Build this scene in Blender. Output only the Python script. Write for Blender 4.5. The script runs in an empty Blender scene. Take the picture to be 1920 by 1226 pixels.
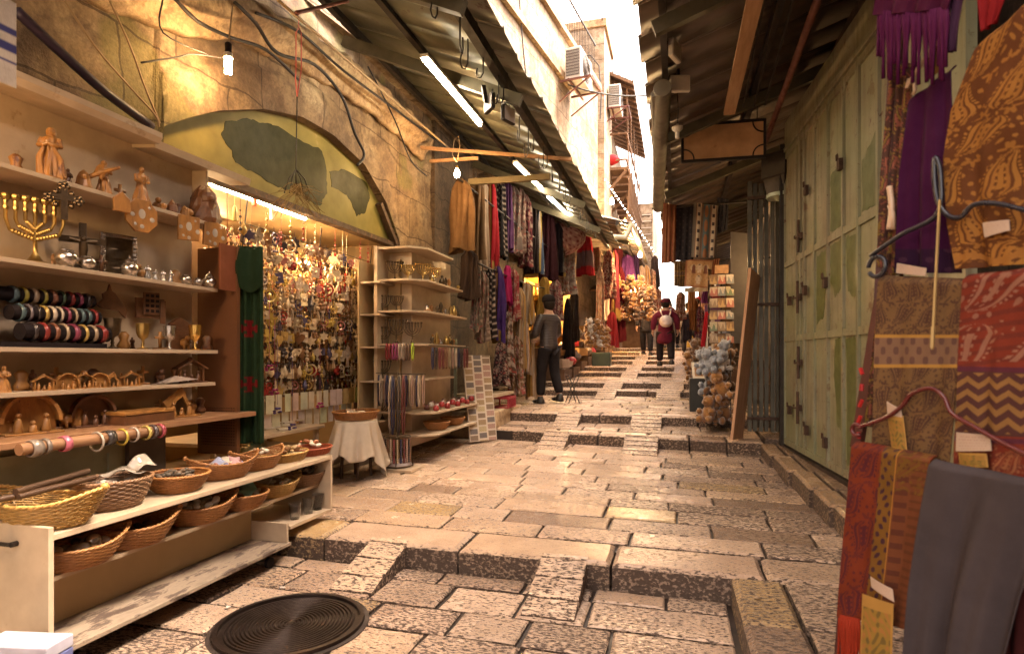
import bpy, math, random
import numpy as np
from mathutils import Vector
R = math.radians
sc = bpy.context.scene
# ------------------------------------------------------------------ camera
YAW = math.atan(310 / 1100)
CY, SY = math.cos(YAW), math.sin(YAW)
EYE = 1.35
cam_d = bpy.data.cameras.new("camera")
cam = bpy.data.objects.new("camera", cam_d)
sc.collection.objects.link(cam)
cam.location = (0, 0, EYE)
cam.rotation_euler = (R(90), 0, YAW)
cam_d.sensor_width = 36
cam_d.lens = 36 * 1100 / 1920
cam_d.shift_y = 57 / 1920
cam_d.clip_start, cam_d.clip_end = 0.05, 500
cam_d.dof.use_dof = True
cam_d.dof.focus_distance = 5.0
cam_d.dof.aperture_fstop = 3.2
sc.camera = cam
# ------------------------------------------------------------------ sky, sun, exposure
SUN_EL, SUN_AZ = R(62), R(72)
w = bpy.data.worlds.new("World")
sc.world = w
w.use_nodes = True
nt = w.node_tree
bg = nt.nodes["Background"]
sky = nt.nodes.new("ShaderNodeTexSky")
sky.sky_type = 'NISHITA'
sky.sun_disc = False
sky.sun_elevation, sky.sun_rotation = SUN_EL, SUN_AZ
sky.dust_density = 5
hs = nt.nodes.new("ShaderNodeHueSaturation")
hs.inputs['Saturation'].default_value = 0.25
mx = nt.nodes.new("ShaderNodeMix"); mx.data_type = 'RGBA'; mx.blend_type = 'MULTIPLY'
mx.inputs[0].default_value = 1
mx.inputs[7].default_value = (1.0, 0.835, 0.71, 1)
nt.links.new(sky.outputs[0], hs.inputs['Color'])
nt.links.new(hs.outputs[0], mx.inputs[6])
nt.links.new(mx.outputs[2], bg.inputs[0])
bg.inputs[1].default_value = 0.15
sd = bpy.data.lights.new("sun", 'SUN')
sd.energy, sd.angle, sd.color = 1.1, R(12), (1, .86, .68)
sun = bpy.data.objects.new("sun", sd)
sc.collection.objects.link(sun)
sun.rotation_euler = (R(90) - SUN_EL, 0, math.pi - SUN_AZ)
sc.view_settings.view_transform = 'Standard'
sc.view_settings.look = 'None'
sc.view_settings.gamma = 1
sc.view_settings.exposure = 3.62
sc.render.engine = 'CYCLES'
sc.cycles.use_denoising = True
sc.cycles.max_bounces = 6
sc.cycles.diffuse_bounces = 4
sc.cycles.glossy_bounces = 3
sc.cycles.sample_clamp_indirect = 6
sc.cycles.caustics_reflective = False
sc.cycles.caustics_refractive = False
COL = sc.collection
rnd = random.Random(7)
nrs = np.random.RandomState(5)

# ------------------------------------------------------------------ where a sight line meets a plane of the place
def ray(px, py):
    a = (px - 960) / 1100
    return (a * CY - SY, a * SY + CY, (670 - py) / 1100)
def at_x(px, py, X):
    r = ray(px, py); d = X / r[0]
    return Vector((X, d * r[1], EYE + d * r[2]))
def at_y(px, py, Y):
    r = ray(px, py); d = Y / r[1]
    return Vector((d * r[0], Y, EYE + d * r[2]))
def at_z(px, py, z):
    r = ray(px, py); d = (z - EYE) / r[2]
    return Vector((d * r[0], d * r[1], z))

# ------------------------------------------------------------------ materials
MATS = {}
def nodes_of(name):
    m = bpy.data.materials.new(name); m.use_nodes = True
    t = m.node_tree
    return m, t, t.nodes["Principled BSDF"], t.links
def N(t, kind, **kw):
    n = t.nodes.new("ShaderNode" + kind)
    for k, v in kw.items():
        if k in n.inputs: n.inputs[k].default_value = v
        else: setattr(n, k, v)
    return n
def mix(t, fac, a, b, mode='MIX'):
    n = t.nodes.new("ShaderNodeMix"); n.data_type = 'RGBA'; n.blend_type = mode
    for i, s in ((0, fac), (6, a), (7, b)):
        if hasattr(s, 'is_output'): t.links.new(s, n.inputs[i])
        elif i == 0: n.inputs[0].default_value = s
        else: n.inputs[i].default_value = (*s, 1)
    return n.outputs[2]
def ramp(t, src, stops):
    n = t.nodes.new("ShaderNodeValToRGB")
    e = n.color_ramp.elements
    while len(e) < len(stops): e.new(.5)
    for i, (p, c) in enumerate(stops):
        e[i].position = p
        e[i].color = (*c, 1) if isinstance(c, tuple) else (c, c, c, 1)
    t.links.new(src, n.inputs[0])
    return n.outputs[0]
def coords(t, scale=(1, 1, 1), world=False):
    tc = N(t, 'TexCoord'); mp = N(t, 'Mapping')
    mp.inputs['Scale'].default_value = scale
    if world:
        g = N(t, 'NewGeometry'); t.links.new(g.outputs['Position'], mp.inputs[0])
    else:
        oi = N(t, 'ObjectInfo'); va = N(t, 'VectorMath', operation='ADD')
        vm = N(t, 'VectorMath', operation='SCALE')
        vm.inputs[0].default_value = (7.1, 3.3, 5.7)
        t.links.new(oi.outputs['Random'], vm.inputs['Scale'])
        t.links.new(tc.outputs['Object'], va.inputs[0]); t.links.new(vm.outputs[0], va.inputs[1])
        t.links.new(va.outputs[0], mp.inputs[0])
    return mp.outputs[0]
def noise(t, vec, scale, detail=4, rough=.6):
    n = N(t, 'TexNoise', Scale=scale, Detail=detail, Roughness=rough)
    t.links.new(vec, n.inputs['Vector'])
    return n.outputs['Fac']
def bump(t, b, h, strength=.4, dist=.01):
    n = N(t, 'Bump', Strength=strength, Distance=dist)
    t.links.new(h, n.inputs['Height']); t.links.new(n.outputs[0], b.inputs['Normal'])
def mat(name, col=None, rough=.6, metal=0, var=.25, scale=8, bmp=.15, spots=None, src='const', sheen=0, stretch=(1, 1, 1), world=False, grain=60):
    """src: const colour, 'object' (the object's own colour), 'attr' (colour attribute)"""
    if name in MATS: return MATS[name]
    m, t, b, L = nodes_of(name)
    vec = coords(t, stretch, world)
    n1 = noise(t, vec, scale, 5)
    n2 = noise(t, vec, grain, 3)
    if src == 'object':
        base = N(t, 'ObjectInfo').outputs['Color']
    elif src == 'attr':
        a = N(t, 'VertexColor'); a.layer_name = 'tone'; base = a.outputs[0]
    else:
        base = col
    lo = ramp(t, n1, [(.25, 1 - var), (.75, 1 + var * .35)])
    c = mix(t, 1, base, lo, 'MULTIPLY')
    if spots:
        sc_, th, scol = spots
        n3 = noise(t, vec, sc_, 6, .7)
        c = mix(t, ramp(t, n3, [(th, 0.), (th + .06, 1.)]), c, scol)
    L.new(c, b.inputs['Base Color'])
    b.inputs['Metallic'].default_value = metal
    L.new(ramp(t, n1, [(.2, min(1, rough * 1.25)), (.8, rough * .75)]), b.inputs['Roughness'])
    if sheen: b.inputs['Sheen Weight'].default_value = sheen
    if rough > .65 and not metal: b.inputs['Specular IOR Level'].default_value = .12
    elif rough > .45 and not metal: b.inputs['Specular IOR Level'].default_value = .3
    if bmp: bump(t, b, mix(t, .5, n1, n2), bmp, .006)
    MATS[name] = m
    return m
def glow(name, col, strength):
    if name in MATS: return MATS[name]
    m, t, b, L = nodes_of(name)
    b.inputs['Base Color'].default_value = (.8, .8, .8, 1)
    b.inputs['Emission Color'].default_value = (*col, 1)
    b.inputs['Emission Strength'].default_value = strength
    MATS[name] = m
    return m

# ------------------------------------------------------------------ mesh helpers
class MB:
    def __init__(s): s.v, s.f = [], []
    def add(s, vs, fs):
        n = len(s.v); s.v += [tuple(p) for p in vs]; s.f += [tuple(i + n for i in f) for f in fs]; return s
    def box(s, x0, y0, z0, x1, y1, z1):
        return s.add([(x0, y0, z0), (x1, y0, z0), (x1, y1, z0), (x0, y1, z0), (x0, y0, z1), (x1, y0, z1), (x1, y1, z1), (x0, y1, z1)],
                     [(0, 3, 2, 1), (4, 5, 6, 7), (0, 1, 5, 4), (1, 2, 6, 5), (2, 3, 7, 6), (3, 0, 4, 7)])
    def bar(s, a, b, w, h, up=(0, 0, 1)):
        a, b = Vector(a), Vector(b); d = (b - a).normalized(); u = Vector(up)
        r = d.cross(u).normalized(); u = r.cross(d)
        vs = [p + r * i * w / 2 + u * j * h / 2 for p in (a, b) for i, j in ((-1, -1), (1, -1), (1, 1), (-1, 1))]
        return s.add(vs, [(0, 1, 2, 3), (7, 6, 5, 4), (0, 4, 5, 1), (1, 5, 6, 2), (2, 6, 7, 3), (3, 7, 4, 0)])
    def tube(s, pts, r, n=6, closed=False):
        pts = [Vector(p) for p in pts]; k = len(pts)
        rr = r if isinstance(r, (list, tuple)) else [r] * k
        vs, fs = [], []
        ref = Vector((0.13, 0.21, 1))
        for i, p in enumerate(pts):
            if closed: d = pts[(i + 1) % k] - pts[i - 1]
            else: d = pts[min(i + 1, k - 1)] - pts[max(i - 1, 0)]
            if d.length < 1e-9: d = Vector((0, 0, 1))
            d.normalize()
            a = d.cross(ref)
            if a.length < .05: a = d.cross(Vector((1, .2, 0)))
            a.normalize(); b = d.cross(a)
            ref = a.cross(d) if not closed else ref
            for j in range(n):
                t = 2 * math.pi * j / n
                vs.append(p + (a * math.cos(t) + b * math.sin(t)) * rr[i])
        for i in range(k if closed else k - 1):
            for j in range(n):
                i2 = (i + 1) % k
                fs.append((i * n + j, i * n + (j + 1) % n, i2 * n + (j + 1) % n, i2 * n + j))
        if not closed:
            fs.append(tuple(range(n - 1, -1, -1))); fs.append(tuple((k - 1) * n + j for j in range(n)))
        return s.add(vs, fs)
    def lathe(s, prof, c=(0, 0, 0), n=16, sx=1, sy=1, fn=None):
        vs, fs = [], []
        for (r, z) in prof:
            for j in range(n):
                t = 2 * math.pi * j / n
                k = fn(t, z) if fn else 1
                vs.append((c[0] + r * k * sx * math.cos(t), c[1] + r * k * sy * math.sin(t), c[2] + z))
        m = len(prof)
        for i in range(m - 1):
            for j in range(n):
                fs.append((i * n + j, i * n + (j + 1) % n, (i + 1) * n + (j + 1) % n, (i + 1) * n + j))
        fs.append(tuple(range(n - 1, -1, -1))); fs.append(tuple((m - 1) * n + j for j in range(n)))
        return s.add(vs, fs)
    def ball(s, c, r, n=10, sx=1, sy=1, sz=1):
        prof = [(max(.001, math.sin(math.pi * i / 6)) * r, -math.cos(math.pi * i / 6) * r * sz) for i in range(7)]
        return s.lathe(prof, c, n, sx, sy)
    def prism(s, poly, t0, t1, ax):
        """2-D outline (a, b) given depth t0..t1 along axis ax: 'x' (a=y,b=z), 'y' (a=x,b=z), 'z'"""
        P = {'x': lambda a, b, t: (t, a, b), 'y': lambda a, b, t: (a, t, b), 'z': lambda a, b, t: (a, b, t)}[ax]
        n = len(poly)
        vs = [P(a, b, t0) for a, b in poly] + [P(a, b, t1) for a, b in poly]
        fs = [tuple(range(n)), tuple(range(2 * n - 1, n - 1, -1))] + [(i, i + n, (i + 1) % n + n, (i + 1) % n) for i in range(n)]
        return s.add(vs, fs)
    def build(s, name, m, parent=None, smooth=False, bev=0, color=None, loc=None, fix=True):
        me = bpy.data.meshes.new(name)
        me.from_pydata(s.v, [], s.f)
        if fix:
            import bmesh
            bm = bmesh.new(); bm.from_mesh(me)
            bmesh.ops.recalc_face_normals(bm, faces=bm.faces)
            bm.to_mesh(me); bm.free()
        return link(name, me, m, parent, smooth, bev, color, loc)
def link(name, me, m, parent=None, smooth=False, bev=0, color=None, loc=None):
    o = bpy.data.objects.new(name, me); COL.objects.link(o)
    if m: me.materials.append(m)
    if smooth: me.polygons.foreach_set('use_smooth', [True] * len(me.polygons))
    if smooth == 2:
        e = o.modifiers.new('split', 'EDGE_SPLIT'); e.split_angle = R(42)
    if bev:
        b = o.modifiers.new('bevel', 'BEVEL'); b.width = bev; b.segments = 2; b.limit_method = 'ANGLE'; b.angle_limit = R(50)
    if color: o.color = (*color, 1)
    if parent: o.parent = parent
    if loc is not None: o.location = loc
    return o
def tag(o, label, cat, group=None, kind=None):
    o['label'] = label; o['category'] = cat
    if group: o['group'] = group
    if kind: o['kind'] = kind
    return o
def struct(o, kind='structure'):
    o['kind'] = kind; return o
def thing(name, label, cat, loc=(0, 0, 0), rz=0, group=None):
    o = bpy.data.objects.new(name, None); COL.objects.link(o)
    o.location = loc; o.rotation_euler.z = rz; o.empty_display_size = .05
    return tag(o, label, cat, group)
def dup(root, loc, rz=None, label=None, scale=None, color=None, group=None):
    def cp(o, par):
        c = o.copy(); COL.objects.link(c)
        if par: c.parent = par
        if color and c.type == 'MESH': c.color = (*color, 1)
        for ch in o.children: cp(ch, c)
        return c
    r = cp(root, None)
    r.location = loc
    if rz is not None: r.rotation_euler.z = rz
    if scale: r.scale = scale if isinstance(scale, tuple) else (scale,) * 3
    if label: r['label'] = label
    if group: r['group'] = group
    return r
def place(o, loc, rz=None, scale=None):
    o.location = loc
    if rz is not None: o.rotation_euler.z = rz
    if scale: o.scale = scale if isinstance(scale, tuple) else (scale,) * 3
    return o
def sheet(name, X, Y, Z, C=None, m=None, parent=None, solid=.003, loc=None, wrap=False):
    """numpy grid surface; C = (nv, nu, 3) own colours of the cloth"""
    nv, nu = X.shape
    me = bpy.data.meshes.new(name)
    co = np.stack([X, Y, Z], -1).reshape(-1, 3)
    idx = np.arange(nv * nu).reshape(nv, nu)
    if wrap: idx = np.concatenate([idx, idx[:, :1]], 1)
    q = np.stack([idx[:-1, :-1], idx[:-1, 1:], idx[1:, 1:], idx[1:, :-1]], -1).reshape(-1, 4)
    me.from_pydata(co.tolist(), [], q.tolist())
    if C is not None:
        a = me.color_attributes.new('tone', 'FLOAT_COLOR', 'POINT')
        rgba = np.ones((nv * nu, 4)); rgba[:, :3] = C.reshape(-1, 3)
        a.data.foreach_set('color', rgba.ravel())
    o = link(name, me, m, parent, True, 0, None, loc)
    if solid:
        k = o.modifiers.new('solid', 'SOLIDIFY'); k.thickness = solid; k.offset = 0
    return o
def lamp(name, loc, power, col, r=.05, parent=None, size=None, rot=None):
    d = bpy.data.lights.new(name, 'AREA' if size else 'POINT')
    d.energy, d.color = power, col
    if size: d.shape = 'RECTANGLE'; d.size, d.size_y = size
    else: d.shadow_soft_size = r
    o = bpy.data.objects.new(name, d); COL.objects.link(o); o.location = loc
    if rot: o.rotation_euler = rot
    if parent: o.parent = parent
    return o
# ================================================================== THE SETTING
# ---- stone paving
def stone_material(name, pit=.5, lo=(.045, .027, .018), sx=(17, 42, 30), rough=(.20, .5), mul=1.0):
    m, t, b, L = nodes_of(name)
    vec = coords(t, sx, True)
    a = N(t, 'VertexColor'); a.layer_name = 'tone'
    warp = N(t, 'TexNoise', Scale=.35, Detail=2); t.links.new(vec, warp.inputs['Vector'])
    v2 = mix(t, .18, vec, warp.outputs['Color'], 'LINEAR_LIGHT')
    n1 = noise(t, v2, 1.0, 4, .62)
    add = N(t, 'Math', operation='ADD'); L.new(n1, add.inputs[0]); L.new(a.outputs['Alpha'], add.inputs[1])
    pits = ramp(t, add.outputs[0], [(pit - .035, 1.), (pit + .05, 0.)])
    big = noise(t, coords(t, (1, 1, 1), True), 3.2, 5, .65)
    fine = noise(t, coords(t, (1, 1, 1), True), 90, 3, .6)
    c = mix(t, 1, a.outputs[0], ramp(t, big, [(.28, (.74, .69, .64)), (.7, (1.1, 1.06, 1.0))]), 'MULTIPLY')
    c = mix(t, 1, c, ramp(t, fine, [(.2, .8), (.8, 1.15)]), 'MULTIPLY')
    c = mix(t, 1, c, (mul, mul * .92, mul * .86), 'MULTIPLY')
    c = mix(t, pits, c, lo)
    L.new(c, b.inputs['Base Color'])
    wet = noise(t, coords(t, (1, 1, 1), True), 1.3, 3, .55)
    r = mix(t, pits, ramp(t, wet, [(.35, rough[0]), (.65, rough[1])]), (.8, .8, .8))
    L.new(r, b.inputs['Roughness'])
    h = mix(t, .25, ramp(t, add.outputs[0], [(pit - .12, 0.), (pit + .1, 1.)]), fine)
    bump(t, b, h, .7, .010)
    return m
M_STONE = stone_material('worn_limestone', .435, (.085, .052, .035), sx=(34, 84, 60), rough=(.08, .34))
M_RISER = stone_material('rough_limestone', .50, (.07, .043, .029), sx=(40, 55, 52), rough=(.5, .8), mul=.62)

def zprofile():
    """(front edge Y, level at front edge, back Y, level at back, row depths, edge thickness)"""
    return [(-2.0, -.0, 3.44, .0, (.26, .4), .06),
            (3.44, .15, 7.25, .25, (.23, .31), .22),
            (7.25, .39, 8.2, .43, (.24, .3), .22),
            (8.2, .56, 10.7, .65, (.26, .34), .22),
            (10.7, .76, 11.3, .77, (.3, .32), .2),
            (11.3, .88, 13.0, .93, (.32, .4), .2),
            (13.0, 1.03, 13.75, 1.04, (.34, .38), .2),
            (13.75, 1.14, 15.6, 1.17, (.4, .5), .2),
            (15.6, 1.27, 16.6, 1.29, (.4, .5), .2),
            (16.6, 1.39, 18.6, 1.42, (.45, .55), .2),
            (18.6, 1.53, 20.6, 1.56, (.5, .6), .2),
            (20.6, 1.67, 40, 1.9, (.7, .9), .2)]
PROF = zprofile()
def gz(Y):
    for y0, z0, y1, z1, *_ in PROF:
        if y0 <= Y < y1: return z0 + (z1 - z0) * (Y - y0) / (y1 - y0)
    return 1.9
def skew(Y):
    pts = [(-9, 0), (3.6, .0), (7.25, -.13), (8.2, -.02), (9, 0), (99, 0)]
    for (a, p), (b, q) in zip(pts, pts[1:]):
        if a <= Y <= b: return p + (q - p) * (Y - a) / (b - a)
    return 0
class Stones:
    def __init__(s): s.v, s.f, s.c, s.mi = [], [], [], []
    def stone(s, x0, x1, y0, y1, zf, depth, col, pit, gap=.007, ch=.009, lift=None):
        j = lambda a=.006: rnd.uniform(-a, a)
        dz = rnd.uniform(-.004, .004) if lift is None else lift
        g = gap
        x0 += g; x1 -= g; y0 += g; y1 -= g
        k = 3 if (x1 - x0) < .5 else 5
        ring = []
        for i in range(k): ring.append((x0 + (x1 - x0) * i / k + (j() if i else 0), y0 + j()))
        for i in range(2): ring.append((x1 + j(), y0 + (y1 - y0) * i / 2))
        for i in range(k): ring.append((x1 - (x1 - x0) * i / k + (j() if i else 0), y1 + j()))
        for i in range(2): ring.append((x0 + j(), y1 - (y1 - y0) * i / 2))
        cx, cy = (x0 + x1) / 2, (y0 + y1) / 2
        n = len(ring); b = len(s.v)
        for lev in range(3):
            for (x, y) in ring:
                if lev == 2:
                    x += ch * 1.2 * (1 if x < cx else -1) * min(1, abs(x - cx) / (.25 * (x1 - x0))); y += ch * 1.2 * (1 if y < cy else -1) * min(1, abs(y - cy) / (.25 * (y1 - y0)))
                yy = y + skew(y) * x
                z = zf(y) + dz + (0 if lev == 2 else (-ch if lev == 1 else -depth))
                s.v.append((x, yy, z))
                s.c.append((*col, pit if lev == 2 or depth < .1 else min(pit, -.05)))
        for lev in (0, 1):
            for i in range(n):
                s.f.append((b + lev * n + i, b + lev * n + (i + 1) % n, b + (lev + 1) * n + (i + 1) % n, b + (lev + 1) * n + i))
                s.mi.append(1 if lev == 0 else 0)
        s.f.append(tuple(b + 2 * n + i for i in range(n))); s.mi.append(0)
    def build(s, name, mats):
        me = bpy.data.meshes.new(name); me.from_pydata(s.v, [], s.f)
        a = me.color_attributes.new('tone', 'FLOAT_COLOR', 'POINT')
        a.data.foreach_set('color', np.array(s.c, float).ravel())
        for m in mats: me.materials.append(m)
        me.polygons.foreach_set('material_index', s.mi)
        o = bpy.data.objects.new(name, me); COL.objects.link(o)
        return o
TONES = [(.56, .445, .35), (.51, .40, .31), (.58, .465, .37), (.49, .38, .295), (.57, .44, .325), (.54, .42, .33), (.60, .485, .39)]
def tone(special=.045):
    if rnd.random() < special: return (.48, .36, .20)
    if rnd.random() < .04: return (.30, .22, .165)
    c = rnd.choice(TONES); k = rnd.uniform(.88, 1.08)
    return tuple(q * k for q in c)
P = Stones()
for i, (y0, z0, y1, z1, (da, db), th) in enumerate(PROF):
    zf = lambda y, y0=y0, z0=z0, y1=y1, z1=z1: z0 + (z1 - z0) * (y - y0) / (y1 - y0)
    y = y0
    if i == 0: y = -.6
    first = True
    while y < y1 - .02:
        d = rnd.uniform(da, db)
        if first and i > 0: d = .36 if i == 1 else .30
        if y + d > y1 - .16: d = y1 - y
        x, xe = (-3.35, 1.16 if i == 1 else .95) if i else (-3.35, .27)
        if i >= 4: xe = 1.0
        if i >= 11: x, xe = -5, 3
        x += rnd.uniform(-.2, .1)
        while x < xe - .01:
            wd = rnd.uniform(.34, .6) if i == 0 else (rnd.uniform(.75, 1.15) if first and i == 1 else rnd.uniform(.38, .85))
            if x + wd > xe - .25: wd = xe - x
            pit = (rnd.uniform(-.05, .035) if i else rnd.uniform(-.08, .03)) + (.03 if x < -1 and i else 0) + (.06 if first and i else 0) - (.05 if x > -.2 and i == 1 else 0)
            P.stone(x, x + wd, y, y + d, zf, th if first else .05, tone(), pit, ch=.022 if first and i else .009,
                    gap=.008 if i else .011)
            x += wd
        y += d; first = False
# raised strip on the right of the lower floor, kerb stones first
zs = lambda y: .15
y = -.6
while y < 3.44:
    d = rnd.uniform(.38, .62)
    if y + d > 3.2: d = 3.44 - y
    P.stone(.285, .55, y, y + d, zs, .2, tone(), -.05, ch=.02)
    x = .55
    while x < .95:
        wd = rnd.uniform(.3, .6); wd = 1.02 - x if x + wd > .85 else wd
        P.stone(x, x + wd, y + rnd.uniform(-.02, .02), y + d, zs, .05, tone(0), -.06)
        x += wd
    y += d
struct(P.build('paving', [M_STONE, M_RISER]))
# ramp blocks let into the steps, two to each step
Q = Stones()
def ramp_block(xa, xb, y0, z0, y1, z1, n):
    zf = lambda y: z0 + (z1 - z0) * (y - y0) / (y1 - y0)
    for k in range(n):
        a, b = y0 + (y1 - y0) * k / n, y0 + (y1 - y0) * (k + 1) / n
        c = (.60, .48, .375)
        Q.stone(xa, xb, a, b - .035, zf, .16, c, -.03, gap=.0005, ch=.003, lift=-.004)
        Q.stone(xa, xb, b - .035, b, zf, .16, c, .02, gap=.0005, ch=.004, lift=.003)
ramp_block(-1.95, -1.68, 3.0, .015, 3.50, .158, 3)
ramp_block(-.79, -.51, 2.97, .015, 3.50, .158, 3)
for (x1, x2, dy) in ((-1.66, -1.32, .46), (-.62, -.22, .46)):
    for (y0, z0, y1, z1, *_), (yb, zb, *_) in zip(PROF[:-1], PROF[1:]):
        if y0 < 3 or yb > 19: continue
        s_ = .10 * (yb - 8) if yb > 8 else 0
        s_ = min(s_, .55)
        ramp_block(x1 + s_, x2 + s_, yb - dy, gz(yb - dy) + .01, yb + .05, zb + .012, 4)
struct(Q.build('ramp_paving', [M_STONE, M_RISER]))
# kerb and raised pavement on the right
K = Stones()
kz = lambda y: .33 + .015 * (y - 4)
y = -.5
while y < 7.3:
    d = rnd.uniform(.5, .9)
    if y + d > 7.0: d = 7.32 - y
    kx = lambda yy: .88 + .05 * max(0, (7.2 - yy)) if yy > 3 else 1.09
    xa = kx(y + d / 2)
    K.stone(xa, xa + .18, y, y + d, kz, .24, (.40, .29, .19), .02, ch=.02)
    x = xa + .18
    while x < 1.9:
        wd = rnd.uniform(.4, .7)
        K.stone(x, x + wd, y, y + d, kz, .1, (.27, .19, .125), -.02)
        x += wd
    y += d
for (ya, yb, z) in ((7.33, 8.3, .43), (8.3, 10.7, .6), (10.7, 14, .9), (14, 22, 1.3)):
    y = ya
    while y < yb - .05:
        d = min(rnd.uniform(.4, .7), yb - y)
        x = .96
        while x < 3: K.stone(x, x + .6, y, y + d, lambda q: z, .3, (.27, .2, .14), 0); x += .6
        y += d
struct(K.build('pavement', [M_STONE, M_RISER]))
M_DIRT = mat('joint_dirt', (.035, .022, .016), .5, var=.5, scale=6, world=True)
g = MB()
for (y0, z0, y1, z1, *_r) in PROF:
    o0 = .28 if y0 > 3 else 0; o1 = .28
    g.add([(-40, y0 + o0, z0 - .022), (40, y0 + o0, z0 - .022), (40, y1 + o1, z1 - .022), (-40, y1 + o1, z1 - .022)], [(0, 1, 2, 3)])
    if y1 < 39:
        nz_ = gz(y1 + .01) - .022
        g.add([(-40, y1 + o1, z1 - .022), (40, y1 + o1, z1 - .022), (40, y1 + o1, nz_), (-40, y1 + o1, nz_)], [(0, 1, 2, 3)])
g.add([(-200, -200, -.022), (200, -200, -.022), (200, -2, -.022), (-200, -2, -.022)], [(0, 1, 2, 3)])
g.add([(-200, 40.28, 1.878), (200, 40.28, 1.878), (200, 400, 4), (-200, 400, 4)], [(0, 1, 2, 3)])
struct(g.build('ground', M_DIRT, fix=False))
# manhole cover
M_IRON = mat('cast_iron', (.045, .03, .024), .42, .75, var=.5, scale=9, bmp=.3, spots=(14, .62, (.11, .06, .035)))
t = thing('manhole_cover', 'round cast iron manhole cover with concentric rings set in the stone paving', 'manhole cover', (-1.88, 2.55, 0))
prof = [(.001, .012), (.02, .012), (.022, .006)]
r = .03
while r < .315:
    prof += [(r, .004), (r + .004, .013), (r + .011, .013), (r + .015, .004)]; r += .019
prof += [(.335, .004), (.336, .02), (.36, .02), (.362, -.03)]
MB().lathe(prof, n=64).build('cover', M_IRON, t, smooth=2)
m_ = MB(); m_.lathe([(.363, -.02), (.363, .004), (.385, .003), (.39, -.02)], n=48)
m_.build('cement_collar', mat('dark_cement', (.045, .03, .023), .6, var=.5, scale=14, bmp=.5), t, smooth=2)

# ---- old stone wall with the shop arch on the left
def wall_material(name, base, dark, light, green=None, blocks=(1.1, .45), joint=True, strength=.7, sc_=1.0, ao=.0):
    m, t, b, L = nodes_of(name)
    v = coords(t, (1, 1, 1), True)
    n1 = noise(t, v, 1.6 * sc_, 6, .65); n2 = noise(t, v, 7 * sc_, 6, .7); n3 = noise(t, v, 38, 4, .7)
    c = ramp(t, n1, [(.32, dark), (.5, base), (.66, light)])
    c = mix(t, ramp(t, n2, [(.45, 0.), (.62, .75)]), c, dark)
    if green:
        n4 = noise(t, v, 1.1, 3, .5)
        c = mix(t, ramp(t, n4, [(.56, 0.), (.6, .8)]), c, green)
    c = mix(t, 1, c, ramp(t, n3, [(.25, .6), (.7, 1.15)]), 'MULTIPLY')
    h = mix(t, .45, n2, n3)
    if joint:
        sw = N(t, 'SeparateXYZ'); L.new(v, sw.inputs[0])
        cb = N(t, 'CombineXYZ'); L.new(sw.outputs[1], cb.inputs[0]); L.new(sw.outputs[2], cb.inputs[1])
        nz = N(t, 'TexNoise', Scale=1.7, Detail=4); L.new(v, nz.inputs['Vector']); wv = mix(t, .10, cb.outputs[0], nz.outputs['Color'], 'LINEAR_LIGHT')
        br = N(t, 'TexBrick', Scale=1.0)
        br.inputs['Mortar Size'].default_value = .008
        br.inputs['Brick Width'].default_value, br.inputs['Row Height'].default_value = blocks
        br.inputs['Color1'].default_value = (1, 1, 1, 1); br.inputs['Color2'].default_value = (.72, .69, .64, 1); br.inputs['Mortar'].default_value = (.26, .2, .16, 1)
        L.new(wv, br.inputs['Vector'])
        c = mix(t, .85, c, br.outputs['Color'], 'MULTIPLY')
        h = mix(t, .4, h, br.outputs['Color'])
    L.new(c, b.inputs['Base Color'])
    b.inputs['Roughness'].default_value = .85
    bump(t, b, h, strength, .035)
    return m
M_WALL = wall_material('old_ochre_wall', (.28, .19, .11), (.12, .072, .045), (.42, .32, .205), (.17, .14, .05), (.8, .48))
M_TRIM = wall_material('pale_cornice_stone', (.40, .27, .15), (.2, .12, .065), (.50, .36, .21), None, joint=False, strength=.5, sc_=1.5)
WX = -3.25
ARCH = [(3.02, 2.80), (3.06, 2.85), (3.28, 3.0), (3.52, 3.14), (4.03, 3.36), (4.52, 3.49), (5.02, 3.51), (5.62, 3.41), (6.1, 3.13), (6.43, 2.76), (6.47, 2.55)]
def arch_z(y):
    if y <= ARCH[0][0] or y >= ARCH[-1][0]: return 0
    for (a, p), (b, q) in zip(ARCH, ARCH[1:]):
        if a <= y <= b: return p + (q - p) * (y - a) / (b - a)
ws = thing('stone_wall', 'old ochre stone wall with a wide shallow arch over the trinket shop', 'wall', (0, 0, 0))
nu, nv = 200, 90
ys = np.linspace(-1.2, 7.45, nu); Yg = np.tile(ys, (nv, 1)); Zg = np.zeros((nv, nu))
for i, yy in enumerate(ys): Zg[:, i] = np.linspace(arch_z(yy), 5.6, nv)
def blob(y, z, f, seed):
    r_ = np.random.RandomState(seed); out = 0
    for k in range(9):
        a, b, p = r_.uniform(-f, f), r_.uniform(-f, f), r_.uniform(0, 6.3)
        out = out + np.sin(a * y + b * z + p) / 9
    return out
Xg = WX + .05 * blob(Yg, Zg, 5, 1) + .025 * blob(Yg, Zg, 16, 2) + .012 * blob(Yg, Zg, 45, 3)
# the rough voussoir ring stands a little proud, and the wall bellies out above
d_ = Zg - np.array([max(arch_z(a), 0) for a in ys])[None, :]
ins = (Yg > 3.0) & (Yg < 6.5)
Xg += np.where(ins & (d_ < .34), .035 - .05 * np.abs(d_ - .17), 0)
Xg += 0
sheet('masonry', Xg, Yg, Zg, None, M_WALL, ws, 0)
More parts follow.
